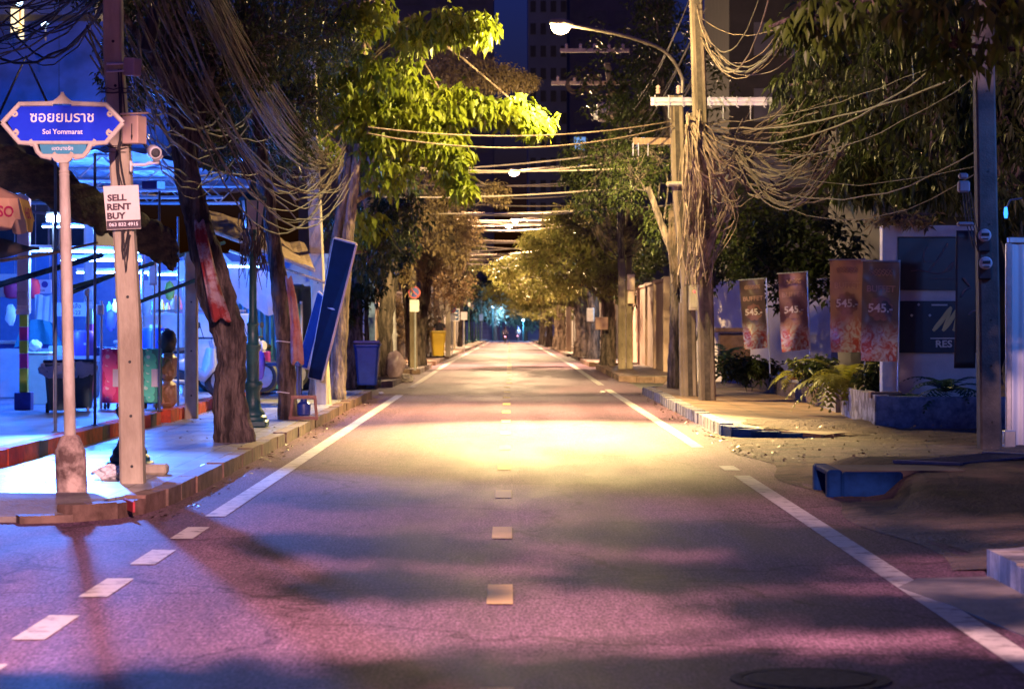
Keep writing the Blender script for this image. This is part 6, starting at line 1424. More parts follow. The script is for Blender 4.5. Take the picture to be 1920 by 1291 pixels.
# restaurant sign portal
sy = 36.3; ks = sy / F
t = thing('restaurant_sign', 'white restaurant sign frame with a dark script panel above a navy brush mark panel', 'sign', P(1672, 735, sy))
MSg = TM(P(1740, 600, sy))
def s2(px, py): return ((px - 1740) * ks, (600 - py) * ks)
def boxpx(d, x0, y0, x1, y1, dy=0, th=.1): a = s2(x0, y0); b = s2(x1, y1); d.box(MSg @ V(((a[0] + b[0]) / 2, dy, (a[1] + b[1]) / 2)), (abs(b[0] - a[0]), th, abs(a[1] - b[1])))
M_sgw = mat('sign_frame_white', (.52, .50, .50), (.64, .62, .62), 2.5, .6, .1)
d = MB(); boxpx(d, 1652, 423, 1679, 745, 0, .26); boxpx(d, 1835, 423, 1860, 745, 0, .26); d.build('side_column', M_sgw, t)
d = MB(); boxpx(d, 1679, 423, 1835, 444, .0, .24); d.build('head_beam', M_sgw, t)
d = MB(); boxpx(d, 1679, 444, 1835, 745, .06, .08); d.build('backing', M_sgw, t)
d = MB(); boxpx(d, 1684, 445, 1830, 544, -.0, .04); d.build('script_panel', mat('panel_black', (.018, .014, .02), (.03, .022, .028), 3, .4), t)
d = MB(); boxpx(d, 1686, 564, 1830, 661, -.0, .04); d.build('navy_panel', mat('panel_navy', (.008, .014, .035), (.012, .02, .05), 3, .45), t)
d = MB()
def stroke(pts, r): d.tube([MSg @ V((s2(*p)[0], -.025, s2(*p)[1])) for p in smoothpts([(a, b, 0) for a, b in pts], 4) for p in [p[:2]]], r, 6)
stroke([(1738, 462), (1731, 478), (1734, 490), (1747, 490)], .012); stroke([(1776, 456), (1765, 475), (1752, 495), (1741, 508)], .014); stroke([(1708, 508), (1728, 507), (1750, 512), (1768, 511), (1782, 496), (1788, 492), (1782, 506), (1772, 509)], .011)
stroke([(1800, 505), (1812, 530), (1804, 540), (1797, 548)], .016); stroke([(1740, 524), (1770, 522), (1800, 526)], .006)
d.build('script_lettering', mat('dim_script', (.13, .09, .11), (.17, .12, .14), 5, .5), t)
d = MB()
for q in ([(1748, 622), (1760, 602), (1775, 578), (1782, 574), (1781, 584), (1770, 604)], [(1767, 623), (1778, 603), (1789, 582), (1797, 576), (1796, 586), (1786, 606)], [(1788, 624), (1794, 612), (1803, 594), (1810, 590)]):
    pass
for x0, y0_, x1, y1_ in ((1749, 620, 1783, 575), (1767, 620, 1797, 576), (1787, 620, 1812, 578)):
    a = s2(x0, y0_); b = s2(x1, y1_); mid = [MSg @ V((a[0] + (b[0] - a[0]) * f + .012 * math.sin(f * 3), -.022, a[1] + (b[1] - a[1]) * f)) for f in [i / 8 for i in range(9)]]
    d.tube(mid, [.020, .032, .036, .036, .034, .034, .034, .03, .016], 8, flat=.25)
a = s2(1783, 577); b = s2(1767, 618); d.tube([MSg @ V((a[0], -.024, a[1])), MSg @ V((b[0] + .02, -.024, b[1]))], [.02, .03], 8, flat=.25)
a = s2(1797, 577); b = s2(1787, 618); d.tube([MSg @ V((a[0], -.024, a[1])), MSg @ V((b[0] + .02, -.024, b[1]))], [.02, .03], 8, flat=.25)
d.build('brush_mark', mat('brush_yellow', (.62, .52, .20), (.68, .58, .26), 4, .5), t)
d = MB(); d.text('RES', .145, MSg @ Matrix.Translation((s2(1769, 0)[0], -.022, s2(0, 645)[1])) @ Matrix.Scale(1.12, 4, (1, 0, 0)), bold=.004); boxpx(d, 1744, 633, 1812, 635, -.022, .006); d.build('lettering', mat('sign_pale', (.6, .6, .58)), t)
d = MB(); boxpx(d, 1746, 570, 1776, 573, -.022, .006)
for px, py in ((1722, 571), (1709, 591), (1743, 591)): c = MSg @ V((s2(px, py)[0], -.02, s2(px, py)[1])); d.lathe([(.024, 0), (.024, .006)], c, 4, (R(90), 0, 0))
d.build('small_mark', MATS['sign_pale'], t)
c = P(1812, 555, 34.2); t = thing('hanging_banner', 'near black banner with a faint swirl hiding the right edge of the restaurant sign', 'banner', P(1832, 690, 34.2))
d = MB(); d.grid(lambda u, v: P(1793 + 40 * u - 4 * v, 432 + 258 * v, 34.2) + V((0, .02 * math.sin(v * 8), 0)), 8, 20); o = d.build('cloth', mat('black_cloth', (.018, .013, .02), (.03, .022, .03), 4, .5), t, smooth=True); o.modifiers.new('t', 'SOLIDIFY').thickness = .008
d = MB(); d.tube([P(*q, 34.16) for q in [(1806, 520), (1815, 532), (1820, 538), (1808, 545), (1802, 556)]], .014, 5); d.tube([P(*q, 34.16) for q in [(1816, 590), (1824, 583), (1830, 582)]], .012, 5); d.build('swirl', MATS['dim_script'], t)
d = MB(); d.tube([P(1834, 735, 34.25), P(1834, 430, 34.25)], .015, 6); d.build('pole', M_steel, t)
# electric meters
for px, py, lb in [(1845, 446, 'upper glass electric meter on the dark pole'), (1847, 498, 'lower glass electric meter on the dark pole')]:
    c = P(px, py, pD.y - .16); t = thing('electric_meter', lb, 'electric meter', c, 'electric meters on the dark pole')
    d = MB(); d.bbox(c + V((0, .02, -.04)), (.17, .06, .26), .02); d.build('housing', M_dark, t)
    d = MB(); d.lathe([(.078, 0), (.078, .05), (.06, .075)], c + V((0, -.01, .03)), 18, (R(90), 0, 0)); d.build('dial_glass', mat('meter_glass', (.38, .4, .46), (.5, .52, .58), 4, .15), t)
    d = MB(); d.box(c + V((0, -.09, .04)), (.09, .006, .035)); d.box(c + V((0, -.09, -.01)), (.07, .006, .012)); d.build('counter', M_black, t)
t = thing('switchgear', 'grey cut-out fuse holders strapped above the meters', 'fuse box', P(1807, 355, pD.y - .1))
for px, py, w_, h_ in ((1806, 330, .11, .07), (1807, 350, .14, .14), (1810, 420, .2, .05)):
    d = MB(); d.bbox(P(px, py, pD.y - .12), (w_, .1, h_), .02); d.build('fuse_holder', mat('fuse_grey', (.2, .2, .24), (.28, .28, .32), 5, .5), t)
d = MB(); [d.tube([P(1805 + i * 5, 360, pD.y - .12), P(1812 + i * 6, 420, pD.y - .13), P(1828 + i * 5, 470, pD.y - .14)], .007, 5) for i in range(4)]; d.build('lead', M_black_cable, t)
t = thing('corner_lamp', 'small blue lamp glowing at the far right behind the dark pole', 'lamp', P(1886, 398, 33)); d = MB(); d.lathe([(.02, -.08), (.03, -.02), (.02, .07)], P(1886, 398, 33), 8); d.build('bulb', mat('blue_bulb', (.1, .4, 1), emit=(.03, .25, 1), estr=3), t); d = MB(); d.tube([P(1886, 392, 33), P(1894, 375, 33.4), P(1915, 372, 34)], .012, 6); d.build('bracket', M_steel, t)
# blue lit corrugated gate at the right edge
t = thing('metal_gate', 'pale corrugated metal gate leaf at the right edge', 'gate', G(1890, 846, .02)); b = G(1888, 846, .02)
d = MB(); d.grid(lambda u, v: V((b.x + 1.6 * u, b.y + .1 + .5 * u + .02 * math.sin(u * 75), b.z + .05 + 2.5 * v)), 90, 2); d.build('sheet', mat('gate_white', (.50, .52, .56), (.60, .62, .66), 2, .5, stretch=(1, 1, .3)), t, smooth=True)
d = MB(); d.bbox(b + V((.03, .05, 1.28)), (.07, .07, 2.56), .01); d.bbox(b + V((.8, .35, 2.6)), (1.6, .07, .07), .01, (0, 0, .3)); d.bbox(b + V((.02, -.03, .12)), (.14, .14, .28), .01); d.build('frame', M_steel, t)
light('gate_lamp_light', 'SPOT', V((8.2, 27.5, 4.2)), (.10, .28, 1.0), 420 * GATE, None, V((6.2, 33, 1.0)), spot_size=R(130), spot_blend=.7, shadow_soft_size=.15)
# lilac wall, brick seat, walls further down
def wall(label, x0, y0, x1, y1, h, m, th=.2, cap=True, posts=0, name='boundary_wall', cat='wall'):
    a = V((x0, y0, gz(y0))); b = V((x1, y1, gz(y1))); u = (b - a); L = u.length; an = math.atan2(u.y, u.x); t = thing(name, label, cat, a)
    c = (a + b) / 2; d = MB(); d.box(c + V((0, 0, h / 2)), (L, th, h), (0, 0, an)); d.build('panel', m, t)
    if cap: d = MB(); d.bbox(c + V((0, 0, h + .04)), (L + .04, th + .1, .1), .015, (0, 0, an)); d.build('coping', m, t)
    if posts:
        for k_ in range(posts + 1):
            p = a.lerp(b, k_ / posts); d = MB(); d.bbox(p + V((0, 0, h / 2 + .06)), (th + .16, th + .16, h + .14), .02, (0, 0, an)); d.build('pillar', m, t)
    return t
M_lil = mat('lilac_plaster', (.46, .38, .40), (.58, .50, .52), 1.6, .8, .2, 20); M_rose = mat('rose_plaster', (.36, .24, .20), (.48, .34, .29), 1.4, .85, .3, 20); M_tan = mat('tan_panels', (.38, .27, .19), (.50, .37, .27), 2, .8, .2, stretch=(2, 2, .2)); M_dkw = mat('dark_plaster', (.10, .09, .09), (.17, .15, .14), 1.5, .9, .3)
wall('low lilac wall with coping behind the first banner', 4.9, 61, 7.6, 56.5, 2.55, M_lil)
wall('short return of the lilac wall beside the side lane', 4.55, 64.5, 4.86, 61.1, 2.4, M_lil)
wall('rose brown compound wall with pillars behind the thin trunk', 4.75, 72, 4.85, 93, 2.85, M_rose, posts=4)
wall('dark narrow wall piece beside the lit gate opening', 4.9, 94.5, 4.9, 97.0, 2.9, M_dkw, posts=1)
wall('tan plank fence behind the brown poles', 5.0, 100, 4.7, 124, 2.9, M_tan, posts=8, name='plank_fence', cat='fence')
wall('long shadowed wall behind the far right trunks', 4.9, 128, 4.9, 230, 2.8, M_dkw, posts=12)
wall('pale wall end lit turquoise at the far right corner', 4.6, 262, 4.6, 300, 3.4, M_lil)
wall('orange lit panel fence beyond the blue wheelie bin', -4.55, 66, -4.7, 86, 3.0, M_tan, posts=8, name='panel_fence', cat='fence')
wall('mottled pale wall behind the leaning trunks', -4.9, 88, -4.9, 118, 2.9, M_rose, posts=5)
wall('far left boundary wall behind the iron lamp posts', -5.0, 122, -5.0, 250, 3.0, M_dkw, posts=14)
wall('dark blue fence at the back of the left pavement', -5.6, 52.5, -4.7, 64, 2.4, mat('blue_fence', (.03, .06, .13), (.05, .09, .18), 2, .6), posts=4, name='blue_fence', cat='fence')
c = P(1368, 640, 55); t = thing('brick_planter_box', 'brown brick box with a pale side under the lilac wall', 'planter', V((c.x, 55, .15)))
d = MB(); d.bbox(c + V((.1, 0, -.25)), (.7, .5, .9), .02); d.build('box', MATS['brown_brick'], t); d = MB(); d.bbox(c + V((.12, -.05, .26)), (.95, .7, .1), .02); d.build('cap', MATS['brown_brick'], t)
# lit gate slit
t = thing('lit_doorway', 'narrow glowing doorway strip with a small lamp in the right wall', 'doorway', V((4.82, 98.5, .15)))
d = MB(); d.box((4.85, 98.4, 1.6), (.12, .12, 2.9)); d.build('light_strip', mat('cool_strip', (.7, .9, 1), emit=(.45, .75, 1), estr=4), t)
d = MB(); d.lathe([(.03, -.12), (.13, 0), (.03, .12)], (4.72, 98.2, 3.25), 10); d.build('lamp', MATS['cool_bulb'], t); d = MB(); d.bbox((5.05, 98.5, 1.65), (.2, .3, 3.3), .02); d.build('door_post', M_steel, t)
light('doorway_glow', 'POINT', (4.5, 97.9, 2.6), (.25, .6, 1.0), 260, t, shadow_soft_size=.1)
# boxes on right poles and trunks
for px, py, d_, w_, h_, m, lb in [(1183, 529, pE.y - .2, .24, .5, M_cream, 'upper pale box on the brown concrete poles'), (1183, 557, pE.y - .2, .22, .4, M_cream, 'lower pale box on the brown concrete poles'), (1107, 590, 98, .3, .55, M_steel, 'grey meter cabinet on the trunk left of the brown box'), (1128, 606, 81, .42, .42, mat('rust_box', (.32, .18, .15), (.42, .26, .22), 8, .7), 'rust brown box with scratched lettering on the roadside trunk'),
                                  (1303, 558, sh.y + .1, .24, .5, M_conc, 'grey meter cabinet on the low stub post'), (1072, 566, 120, .3, .7, M_cream, 'pale box among the far right trunks')]:
    c = P(px, py, d_); t = thing('meter_cabinet', lb, 'cabinet', c); d = MB(); d.bbox(c, (w_, .16, h_), .015); d.build('case', m, t)
    d = MB(); d.bbox(c + V((0, -.085, 0)), (w_ * .78, .02, h_ * .78), .005); d.build('door', m, t)
    d = MB(); d.tube([c + V((w_ * .2, -.02, -h_ / 2)), c + V((w_ * .3, -.05, -h_ / 2 - .3)), c + V((w_ * .1, -.03, -h_ / 2 - .6))], .015, 5); d.build('conduit', M_black_cable, t)
    if 'low stub' in lb: d = MB(); d.lathe([(.02, 0), (.02, .01)], c + V((-.02, -.1, .12)), 8, (R(90), 0, 0)); d.build('indicator', mat('red_led', (.8, .05, .05), emit=(1, .05, .05), estr=4), t)
# ------------------------------------------------------------------ buildings behind
def tower(label, x0, x1, y, h, dep, m, floors, cols, lit=(), name='tower_block', cat='building', wn=None):
    t = thing(name, label, cat, V(((x0 + x1) / 2, y, 0))); d = MB(); d.box(((x0 + x1) / 2, y + dep / 2, h / 2), (x1 - x0, dep, h)); d.build('wall', m, t)
    d = MB(); d.box(((x0 + x1) / 2, y + dep / 2, h + .6), (x1 - x0 + .6, dep + .6, 1.2)); d.build('parapet', m, t)
    k_ = 0
    for f in range(floors):
        for c in range(cols):
            if k_ >= 90: break
            k_ += 1; x = x0 + (x1 - x0) * (c + .5) / cols; z = 4 + (h - 5) * (f + .5) / floors
            d = MB(); d.box((x, y - .05, z), ((x1 - x0) / cols * .55, .12, (h - 5) / floors * .5)); d.build('window', mat('lit_pane', (.5, .7, 1), emit=(.25, .5, 1), estr=.8) if (f, c) in lit else mat('dark_pane', (.06, .06, .075), (.09, .085, .1), 1, .5), t)
    return t
M_tw = mat('tower_grey', (.30, .32, .42), (.38, .40, .50), .2, .8); M_tw2 = mat('tower_dark', (.10, .09, .11), (.15, .13, .15), .2, .85)
def PX(px, d_): return (px - HX) / F * d_
tower('tall blue-grey tower rising behind the street lamp', PX(990, 420), PX(1066, 420), 420, 75, 20, M_tw, 18, 4, ())
tower('darker tower block right of the blue-grey one', PX(1068, 400), PX(1260, 400), 400, 72, 20, M_tw2, 16, 5, ((6, 0), (5, 0), (6, 3)))
tower('dark apartment block behind the left trees', PX(560, 380), PX(925, 380), 380, 70, 20, M_tw2, 14, 6, ((12, 4),))
tower('unlit house block behind the banners on the right', 9.5, 24, 62, 7.5, 10, mat('house_dark', (.022, .02, .02), (.04, .034, .033), 1, .9), 2, 3, (), 'house', 'house')
tower('unlit building far behind the right hand trees', 10, 40, 110, 20, 14, MATS['house_dark'], 5, 6, (), 'house', 'building')
# end of street
ye = 340; z0 = gz(ye)
t = thing('end_wall', 'dark violet banded wall closing the end of the street', 'wall', V((0, ye, z0)))
d = MB(); d.box((0, ye, z0 + 1.3), (60, .4, 2.6)); d.build('panel', mat('end_wall_paint', (.26, .21, .36), (.34, .28, .46), .8, .8, stretch=(.2, 1, 3)), t)
d = MB()
for k_ in range(4): d.box((0, ye - .24, z0 + .45 + k_ * .6), (60, .1, .06))
d.build('ledge', mat('ledge_violet', (.2, .17, .26), (.26, .22, .32), 2, .8), t)
for px, py, d_, pw, lb in [(924, 575, 326, 1600, 'white lamp in the pale green tree at the end of the street'), (981, 600, 312, 1300, 'turquoise lamp beside the end tree on the right'), (940, 578, 330, 1200, 'middle white lamp above the end wall')]:
    c = P(px, py, d_); t = thing('end_lamp', lb, 'lamp', V((c.x, d_, gz(d_)))); d = MB(); d.lathe([(.05, -.13), (.14, -.05), (.14, .06), (.05, .13)], c, 10); d.build('globe', MATS['cool_bulb'], t); d = MB(); d.tube([V((c.x, d_, gz(d_))), c], .06, 8); d.build('post', M_iron, t)
    light('end_glow', 'POINT', c - V((0, .9, .6)), (.35, .6, 1.0), pw * 1.3, t, shadow_soft_size=.3)
# ------------------------------------------------------------------ people and motorcycles
def skin_body(name, joints, edges, radii, mats, pick, parent=None, origin=None, sub=2, T=None):
    me = bpy.data.meshes.new('s'); me.from_pydata([tuple(j) for j in joints], edges, []); o = bpy.data.objects.new('s', me); COL.objects.link(o)
    sm = o.modifiers.new('s', 'SKIN'); sm.use_smooth_shade = True
    for i, r_ in enumerate(radii):
        sv = me.skin_vertices[0].data[i]; sv.radius = r_ if hasattr(r_, '__len__') else (r_, r_); sv.use_root = (i == 0)
    ss = o.modifiers.new('u', 'SUBSURF'); ss.levels = sub; ss.render_levels = sub
    bpy.context.view_layer.update(); dg = bpy.context.evaluated_depsgraph_get(); m2 = bpy.data.meshes.new_from_object(o.evaluated_get(dg))
    bpy.data.objects.remove(o); m2.name = name
    ob = bpy.data.objects.new(name, m2); COL.objects.link(ob)
    m2.materials.clear()
    for m in mats: m2.materials.append(m)
    jv = [V(j) for j in joints]
    for p in m2.polygons:
        c = p.center; i = min(range(len(jv)), key=lambda q: (jv[q] - c).length - .5 * (radii[q] if not hasattr(radii[q], '__len__') else radii[q][0])); p.material_index = pick(i, c)
    if T is not None: m2.transform(T)
    if parent is not None: ob.parent = parent
    return ob
M_skin = mat('skin', (.38, .20, .14), (.44, .25, .17), 4, .6)
def add_hand(J, Ed, Ra, wrist, d, side):
    d = V(d).normalized(); palm = V(J[wrist]) + d * .07; J.append(palm); Ra.append((.035, .02)); Ed.append((wrist, len(J) - 1)); pi = len(J) - 1
    cr = d.cross(V((0, 0, 1)));
    if cr.length < .2: cr = d.cross(V((0, 1, 0)))
    cr.normalize()
    for k_, (o, L) in enumerate(((-.027, .06), (-.009, .075), (.009, .072), (.027, .055))):
        a = palm + d * .03 + cr * o; b = a + d * L * .55 + V((0, 0, -.012)); c = b + d * L * .35 + V((0, 0, -.03))
        J += [a, b, c]; Ra += [.010, .009, .008]; n_ = len(J); Ed += [(pi, n_ - 3), (n_ - 3, n_ - 2), (n_ - 2, n_ - 1)]
    a = V(J[wrist]) + d * .05 + cr * .04 * side; b = a + d * .035 + cr * .02 * side; J += [a, b]; Ra += [.012, .009]; Ed += [(pi, len(J) - 2), (len(J) - 2, len(J) - 1)]
def rider(label, pos, shirt, trousers, helmet, rot=0.0, group=None, lean=.0):
    J = [V((0, -.12, .86)), V((0, -.10, 1.02)), V((0, -.03, 1.22)), V((0, .02, 1.36)), V((0, .05, 1.46)), V((0, .08, 1.58)), V((0, .09, 1.68))]
    Ra = [(.16, .14), (.145, .11), (.18, .12), (.13, .09), (.055, .055), (.095, .1), (.075, .08)]
    Ed = [(0, 1), (1, 2), (2, 3), (3, 4), (4, 5), (5, 6)]
    regs = {0: 1, 1: 0, 2: 0, 3: 0, 4: 2, 5: 2, 6: 2}
    for s in (-1, 1):
        b = len(J); J += [V((s * .2, .01, 1.36)), V((s * .29, .13, 1.14)), V((s * .31, .36, 1.03))]; Ra += [.07, .05, .036]; Ed += [(3, b), (b, b + 1), (b + 1, b + 2)]; regs.update({b: 0, b + 1: 0, b + 2: 2})
        add_hand(J, Ed, Ra, b + 2, (0, 1, -.1), -s)
        b = len(J); J += [V((s * .12, -.08, .84)), V((s * .2, .34, .78)), V((s * .19, .30, .42)), V((s * .19, .36, .34)), V((s * .2, .50, .33))]; Ra += [.11, .085, .055, .05, .042]; Ed += [(0, b), (b, b + 1), (b + 1, b + 2), (b + 2, b + 3), (b + 3, b + 4)]; regs.update({b: 1, b + 1: 1, b + 2: 1, b + 3: 3, b + 4: 3})
    t = thing('person', label, 'person', pos, group); t.rotation_euler = (0, 0, rot)
    skin_body('body', J, Ed, Ra, [shirt, trousers, M_skin, M_black], lambda i, c: regs.get(i, 2), t)
    d = MB(); d.lathe([(.115, -.09), (.14, -.02), (.145, .05), (.12, .13), (.06, .18), (.01, .19)], V(pos) + V((0, .08, 1.62)), 16); d.build('helmet', helmet, t, smooth=True)
    d = MB(); d.grid(lambda u, v: V(pos) + V((0, .08, 1.62)) + V((math.sin((u - .5) * 2.2) * .148, math.cos((u - .5) * 2.2) * .148, -.06 + .12 * v)), 10, 3); d.build('visor', M_dark, t)
    return t
def motorcycle(label, pos, body, rot=0.0, group=None, lit=True):
    pos = V(pos); t = thing('motorcycle', label, 'motorcycle', pos, group); t.rotation_euler = (0, 0, rot)
    L = lambda x, y, z: pos + V((x, y, z))
    for y, nm in ((-.62, 'wheel'), (.62, 'wheel')):
        d = MB(); d.lathe([(.2, -.05), (.27, -.045), (.29, -.02), (.29, .02), (.27, .045), (.2, .05)], L(0, y, .29), 22, (0, R(90), 0)); wh = d.build('wheel', M_black, t, smooth=True)
        e = MB(); e.lathe([(.19, -.055), (.2, -.06), (.2, .06), (.19, .055)], L(0, y, .29), 18, (0, R(90), 0)); 
        for k_ in range(5): a = k_ * 2 * math.pi / 5; e.box(L(0, y + math.cos(a) * .1, .29 + math.sin(a) * .1), (.03, .2, .03), (a, 0, 0))
        e.build('rim', M_steel, wh)
    d = MB(); d.tube([L(0, -.7, .62), L(0, -.3, .66), L(0, .05, .5), L(0, .3, .38), L(0, .42, .55), L(0, .45, .85)], [.09, .14, .13, .12, .15, .10], 12, flat=.9); d.build('fairing', body, t, smooth=True)
    d = MB(); d.bbox(L(0, -.28, .8), (.26, .72, .1), .045, (R(4), 0, 0)); d.build('seat', M_black, t)
    d = MB(); d.bbox(L(0, -.15, .36), (.26, .44, .26), .05); d.build('engine', M_dark, t)
    d = MB(); d.tube([L(.14, .05, .28), L(.16, -.4, .3), L(.17, -.72, .38)], [.03, .045, .055], 10); d.build('exhaust', M_steel, t, smooth=True)
    for s in (-1, 1):
        d = MB(); d.tube([L(s * .08, .62, .29), L(s * .07, .5, .75), L(s * .05, .44, .98)], .025, 8); d.build('fork', M_steel, t)
    d = MB(); d.tube([L(-.36, .32, 1.02), L(-.2, .42, 1.02), L(.2, .42, 1.02), L(.36, .32, 1.02)], .018, 8); d.build('handlebar', M_dark, t)
    for s in (-1, 1):
        d = MB(); d.tube([L(s * .24, .4, 1.02), L(s * .3, .36, 1.22)], .008, 5); d.lathe([(.055, 0), (.055, .02)], L(s * .31, .35, 1.24), 12, (R(90), 0, 0)); d.build('mirror', M_dark, t)
    d = MB(); d.grid(lambda u, v: L(-.07 + .14 * u, -.62 + .33 * math.cos(R(60 + 100 * v)), .29 + .34 * math.sin(R(60 + 100 * v))), 3, 8); d.build('mudguard', M_dark, t)
    d = MB(); d.bbox(L(0, -.80, .72), (.17, .06, .1), .025); d.build('tail_light', mat('tail_lamp', (.8, .2, .3), emit=(1, .35, .45), estr=6) if lit else mat('tail_off', (.3, .03, .03)), t)
    d = MB(); d.box(L(0, -.84, .52), (.2, .012, .15), (R(-12), 0, 0)); d.build('number_plate', M_white, t)
    d = MB(); d.lathe([(.09, -.02), (.1, .02), (.08, .06)], L(0, .55, .86), 14, (R(-90), 0, 0)); d.build('headlight', M_glass, t, smooth=True)
    return t
gm = G(947, 643, 0); gm2 = G(971, 639.6, 0)
grey_sh = mat('grey_shirt', (.42, .40, .42), (.5, .48, .5), 4, .8); white_sh = mat('white_shirt', (.6, .62, .68), (.68, .7, .75), 4, .8); jeans = mat('dark_trousers', (.03, .03, .05), (.05, .05, .08), 4, .85)
motorcycle('nearer motorcycle riding away with a glowing pink tail light', gm, mat('bike_violet', (.18, .02, .10), (.24, .04, .14), 4, .35), .02)
rider('person in a pale grey top and dark helmet riding the nearer motorcycle', gm, grey_sh, jeans, mat('dark_helmet', (.06, .05, .06), (.1, .08, .1), 4, .3), .02)
motorcycle('farther motorcycle riding away on the right side of the lane', gm2, mat('bike_blue', (.05, .06, .2), (.07, .08, .26), 4, .35), -.05)
rider('person in a white top riding the farther motorcycle', gm2, white_sh, jeans, mat('blue_helmet', (.12, .14, .3), (.16, .18, .36), 4, .3), -.05)
# person standing behind the yellow bin
def stander(label, pos, rot=0):
    J = [V((0, 0, .93)), V((0, .01, 1.12)), V((0, 0, 1.32)), V((0, 0, 1.44)), V((0, .01, 1.52)), V((0, .03, 1.62)), V((0, .03, 1.71))]; Ra = [(.16, .12), (.15, .11), (.19, .12), (.13, .085), (.055, .055), (.085, .1), (.07, .075)]
    Ed = [(i, i + 1) for i in range(6)]; regs = {0: 1, 1: 0, 2: 0, 3: 0, 4: 2, 5: 2, 6: 2}
    for s in (-1, 1):
        b = len(J); J += [V((s * .2, 0, 1.42)), V((s * .27, -.02, 1.14)), V((s * .26, .08, .90))]; Ra += [.065, .048, .034]; Ed += [(3, b), (b, b + 1), (b + 1, b + 2)]; regs.update({b: 0, b + 1: 2, b + 2: 2}); add_hand(J, Ed, Ra, b + 2, (0, .15, -1), -s)
        b = len(J); J += [V((s * .1, 0, .88)), V((s * .11, .02, .49)), V((s * .11, -.01, .09)), V((s * .12, .02, .045)), V((s * .13, .17, .04))]; Ra += [.105, .07, .045, .045, .04]; Ed += [(0, b), (b, b + 1), (b + 1, b + 2), (b + 2, b + 3), (b + 3, b + 4)]; regs.update({b: 1, b + 1: 1, b + 2: 1, b + 3: 3, b + 4: 3})
    t = thing('person', label, 'person', pos); t.rotation_euler = (0, 0, rot)
    skin_body('body', J, Ed, Ra, [mat('black_shirt', (.02, .018, .022), (.035, .03, .04), 4, .85), jeans, M_skin, M_black], lambda i, c: regs.get(i, 2), t)
    d = MB(); blob(d, V(pos) + V((0, .01, 1.70)), .105, 77, (.92, 1.05, .85), amp=.04); d.build('hair', mat('black_hair', (.012, .01, .01), (.02, .016, .016), 8, .6), t, smooth=True)
    return t
gpn = G(821, 669, .15); stander('person in a black top standing behind the yellow bin', V((gpn.x + .02, gpn.y + 1.6, gpn.z)))
# small goods in the market
for i in range(16):
    x_ = -8.6 + .17 * i; p = V((x_, 45.5 + .3 * math.sin(i * 2.3), FL + 1.47)); d = MB(); h_ = .16 + .1 * (i * 7 % 5) / 5
    d.lathe([(.045, 0), (.05, .02), (.05, h_ * .65), (.02, h_ * .85), (.02, h_), (.012, h_ + .01)], p, 10)
    single(d, 'bottle', mat('bottle_%d' % (i % 5), [(.6, .05, .05), (.1, .5, .2), (.7, .6, .1), (.65, .65, .7), (.6, .2, .5)][i % 5]), 'small bottle in the row on the white panelled stall', 'bottle', p, 'bottles along the panelled stall', smooth=True)
for i, (px, py, d_, col, lb) in enumerate([(226, 545, 41, (.75, .45, .05), 'orange bag hanging beside the near pole'), (275, 575, 43, (.6, .62, .66), 'white bag hanging right of the near pole'), (318, 545, 44, (.5, .7, .1), 'lime strip of packets hanging behind the thin posts'), (208, 600, 40, (.1, .1, .4), 'indigo bag hanging left of the near pole'), (432, 570, 45, (.6, .05, .3), 'magenta cloth bundle behind the lamp post'), (330, 570, 45, (.55, .3, .2), 'peach packet hanging from a thin pole'), (480, 560, 45.5, (.6, .62, .66), 'white bag hanging left of the dark trunk'), (20, 590, 40, (.65, .66, .7), 'white ice box lid at the left edge')]):
    c = P(px, py, d_); d = MB(); blob(d, c, .13, 300 + i, (.7, .35, 1.3), 8, .14); single(d, 'hanging_bag', mat('goods_%d' % i, col, tuple(q * .8 for q in col), 6, .5), lb, 'bag', c, smooth=True)
for i, (px, py, w_, h_, dd, col, lb) in enumerate([(100, 742, .5, .55, 1.2, (.05, .12, .5), 'blue ice chest behind the cream cabinet'), (15, 742, 1.1, .9, 1.5, (.03, .06, .25), 'dark blue counter at the left edge of the market'), (235, 748, .5, .7, 1.0, (.5, .52, .56), 'white ice chest behind the near pole'), (205, 742, .4, .9, 2.0, (.1, .3, .45), 'teal storage box behind the crimson cabinet')]):
    c = MK(px, py) + V((0, dd, 0)); t = thing('ice_chest' if 'chest' in lb else 'storage_box', lb, 'box', c); d = MB(); d.bbox(c + V((0, 0, h_ / 2)), (w_, .5, h_), .02); d.build('body', mat('chest_%d' % i, col, tuple(q * 1.2 for q in col), 4, .4), t)
    d = MB(); d.bbox(c + V((0, 0, h_ + .03)), (w_ + .04, .54, .06), .015); d.build('lid', M_white, t)
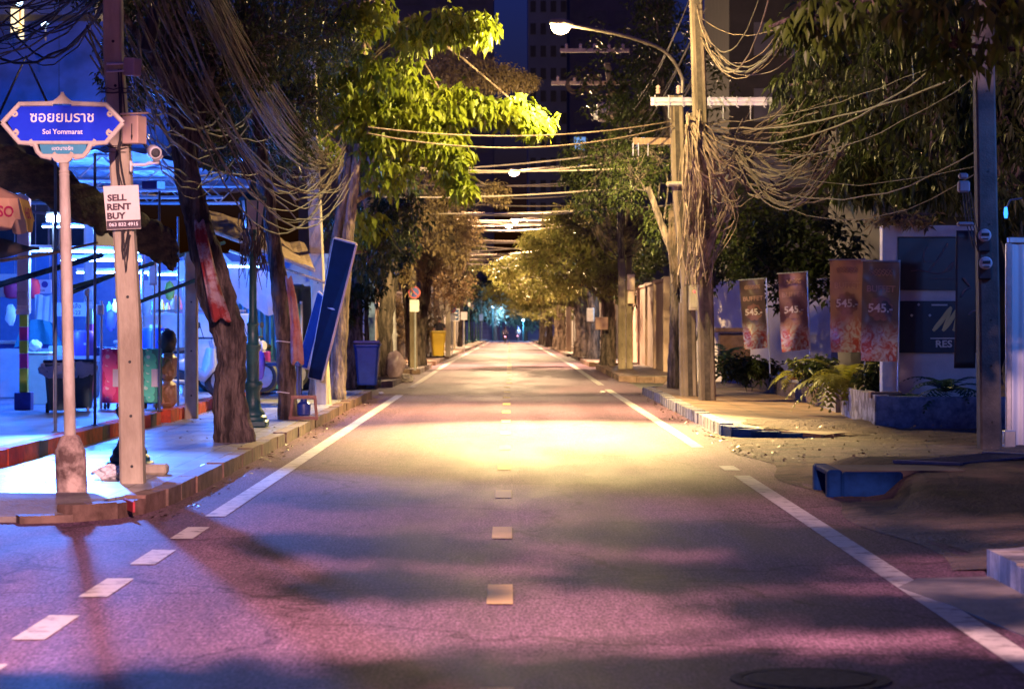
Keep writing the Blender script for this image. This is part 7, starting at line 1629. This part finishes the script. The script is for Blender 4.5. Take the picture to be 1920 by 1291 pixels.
# parked motorbikes in the market
b = MK(345, 748) + V((-.0, .3, 0)); motorcycle('pale parked motorbike behind the short concrete post', b, mat('bike_white', (.5, .54, .6), (.58, .62, .68), 4, .35), R(-62), lit=False)
b = MK(405, 742) + V((.1, 2.4, 0)); motorcycle('blue parked motorbike left of the twisted tree', b, mat('bike_teal', (.02, .16, .34), (.03, .2, .42), 4, .35), R(-118), lit=False)
b = MK(450, 738) + V((.15, 3.2, 0)); motorcycle('dark parked motorbike between the twisted tree and the lamp post', b, mat('bike_navy', (.02, .04, .16), (.03, .06, .22), 4, .35), R(-60), lit=False)
if HAZE:
    hz = MB(); hz.box((0, 700, 39), (1900, 1700, 82)); ho = hz.build('haze', bpy.data.materials.new('haze_air')); tag(ho, kind='stuff')
    hm = ho.data.materials[0]; hm.use_nodes = True; hn = hm.node_tree.nodes; hn.remove(hn['Principled BSDF']); pv_ = hn.new('ShaderNodeVolumePrincipled')
    pv_.inputs['Color'].default_value = (.85, .85, .95, 1); pv_.inputs['Density'].default_value = HAZE; pv_.inputs['Anisotropy'].default_value = .3
    hm.node_tree.links.new(pv_.outputs[0], hn['Material Output'].inputs['Volume'])
# ------------------------------------------------------------------ camera + render
cam = bpy.data.cameras.new('camera'); co = bpy.data.objects.new('camera', cam); COL.objects.link(co)
co.location = (0, 0, CH); co.rotation_euler = (R(90), 0, 0); cam.sensor_width = 36; cam.sensor_fit = 'HORIZONTAL'; cam.lens = F / 1920 * 36
cam.shift_x = (960 - HX) / 1920; cam.shift_y = -(645.5 - HY) / 1920; cam.clip_end = 3000; cam.clip_start = .1
cam.dof.use_dof = True; cam.dof.focus_distance = 27; cam.dof.aperture_fstop = 4.0
sc.camera = co
vs = sc.view_settings; vs.view_transform = 'Standard'; vs.look = 'None'; vs.exposure = 0; vs.gamma = 1; sc.display_settings.display_device = 'sRGB'
try: sc.cycles.use_denoising = True; sc.cycles.denoiser = 'OPENIMAGEDENOISE'
except Exception: pass
sc.cycles.max_bounces = 5; sc.cycles.diffuse_bounces = 3; sc.cycles.glossy_bounces = 2; sc.cycles.transmission_bounces = 3; sc.cycles.sample_clamp_indirect = 4; sc.cycles.use_light_tree = True
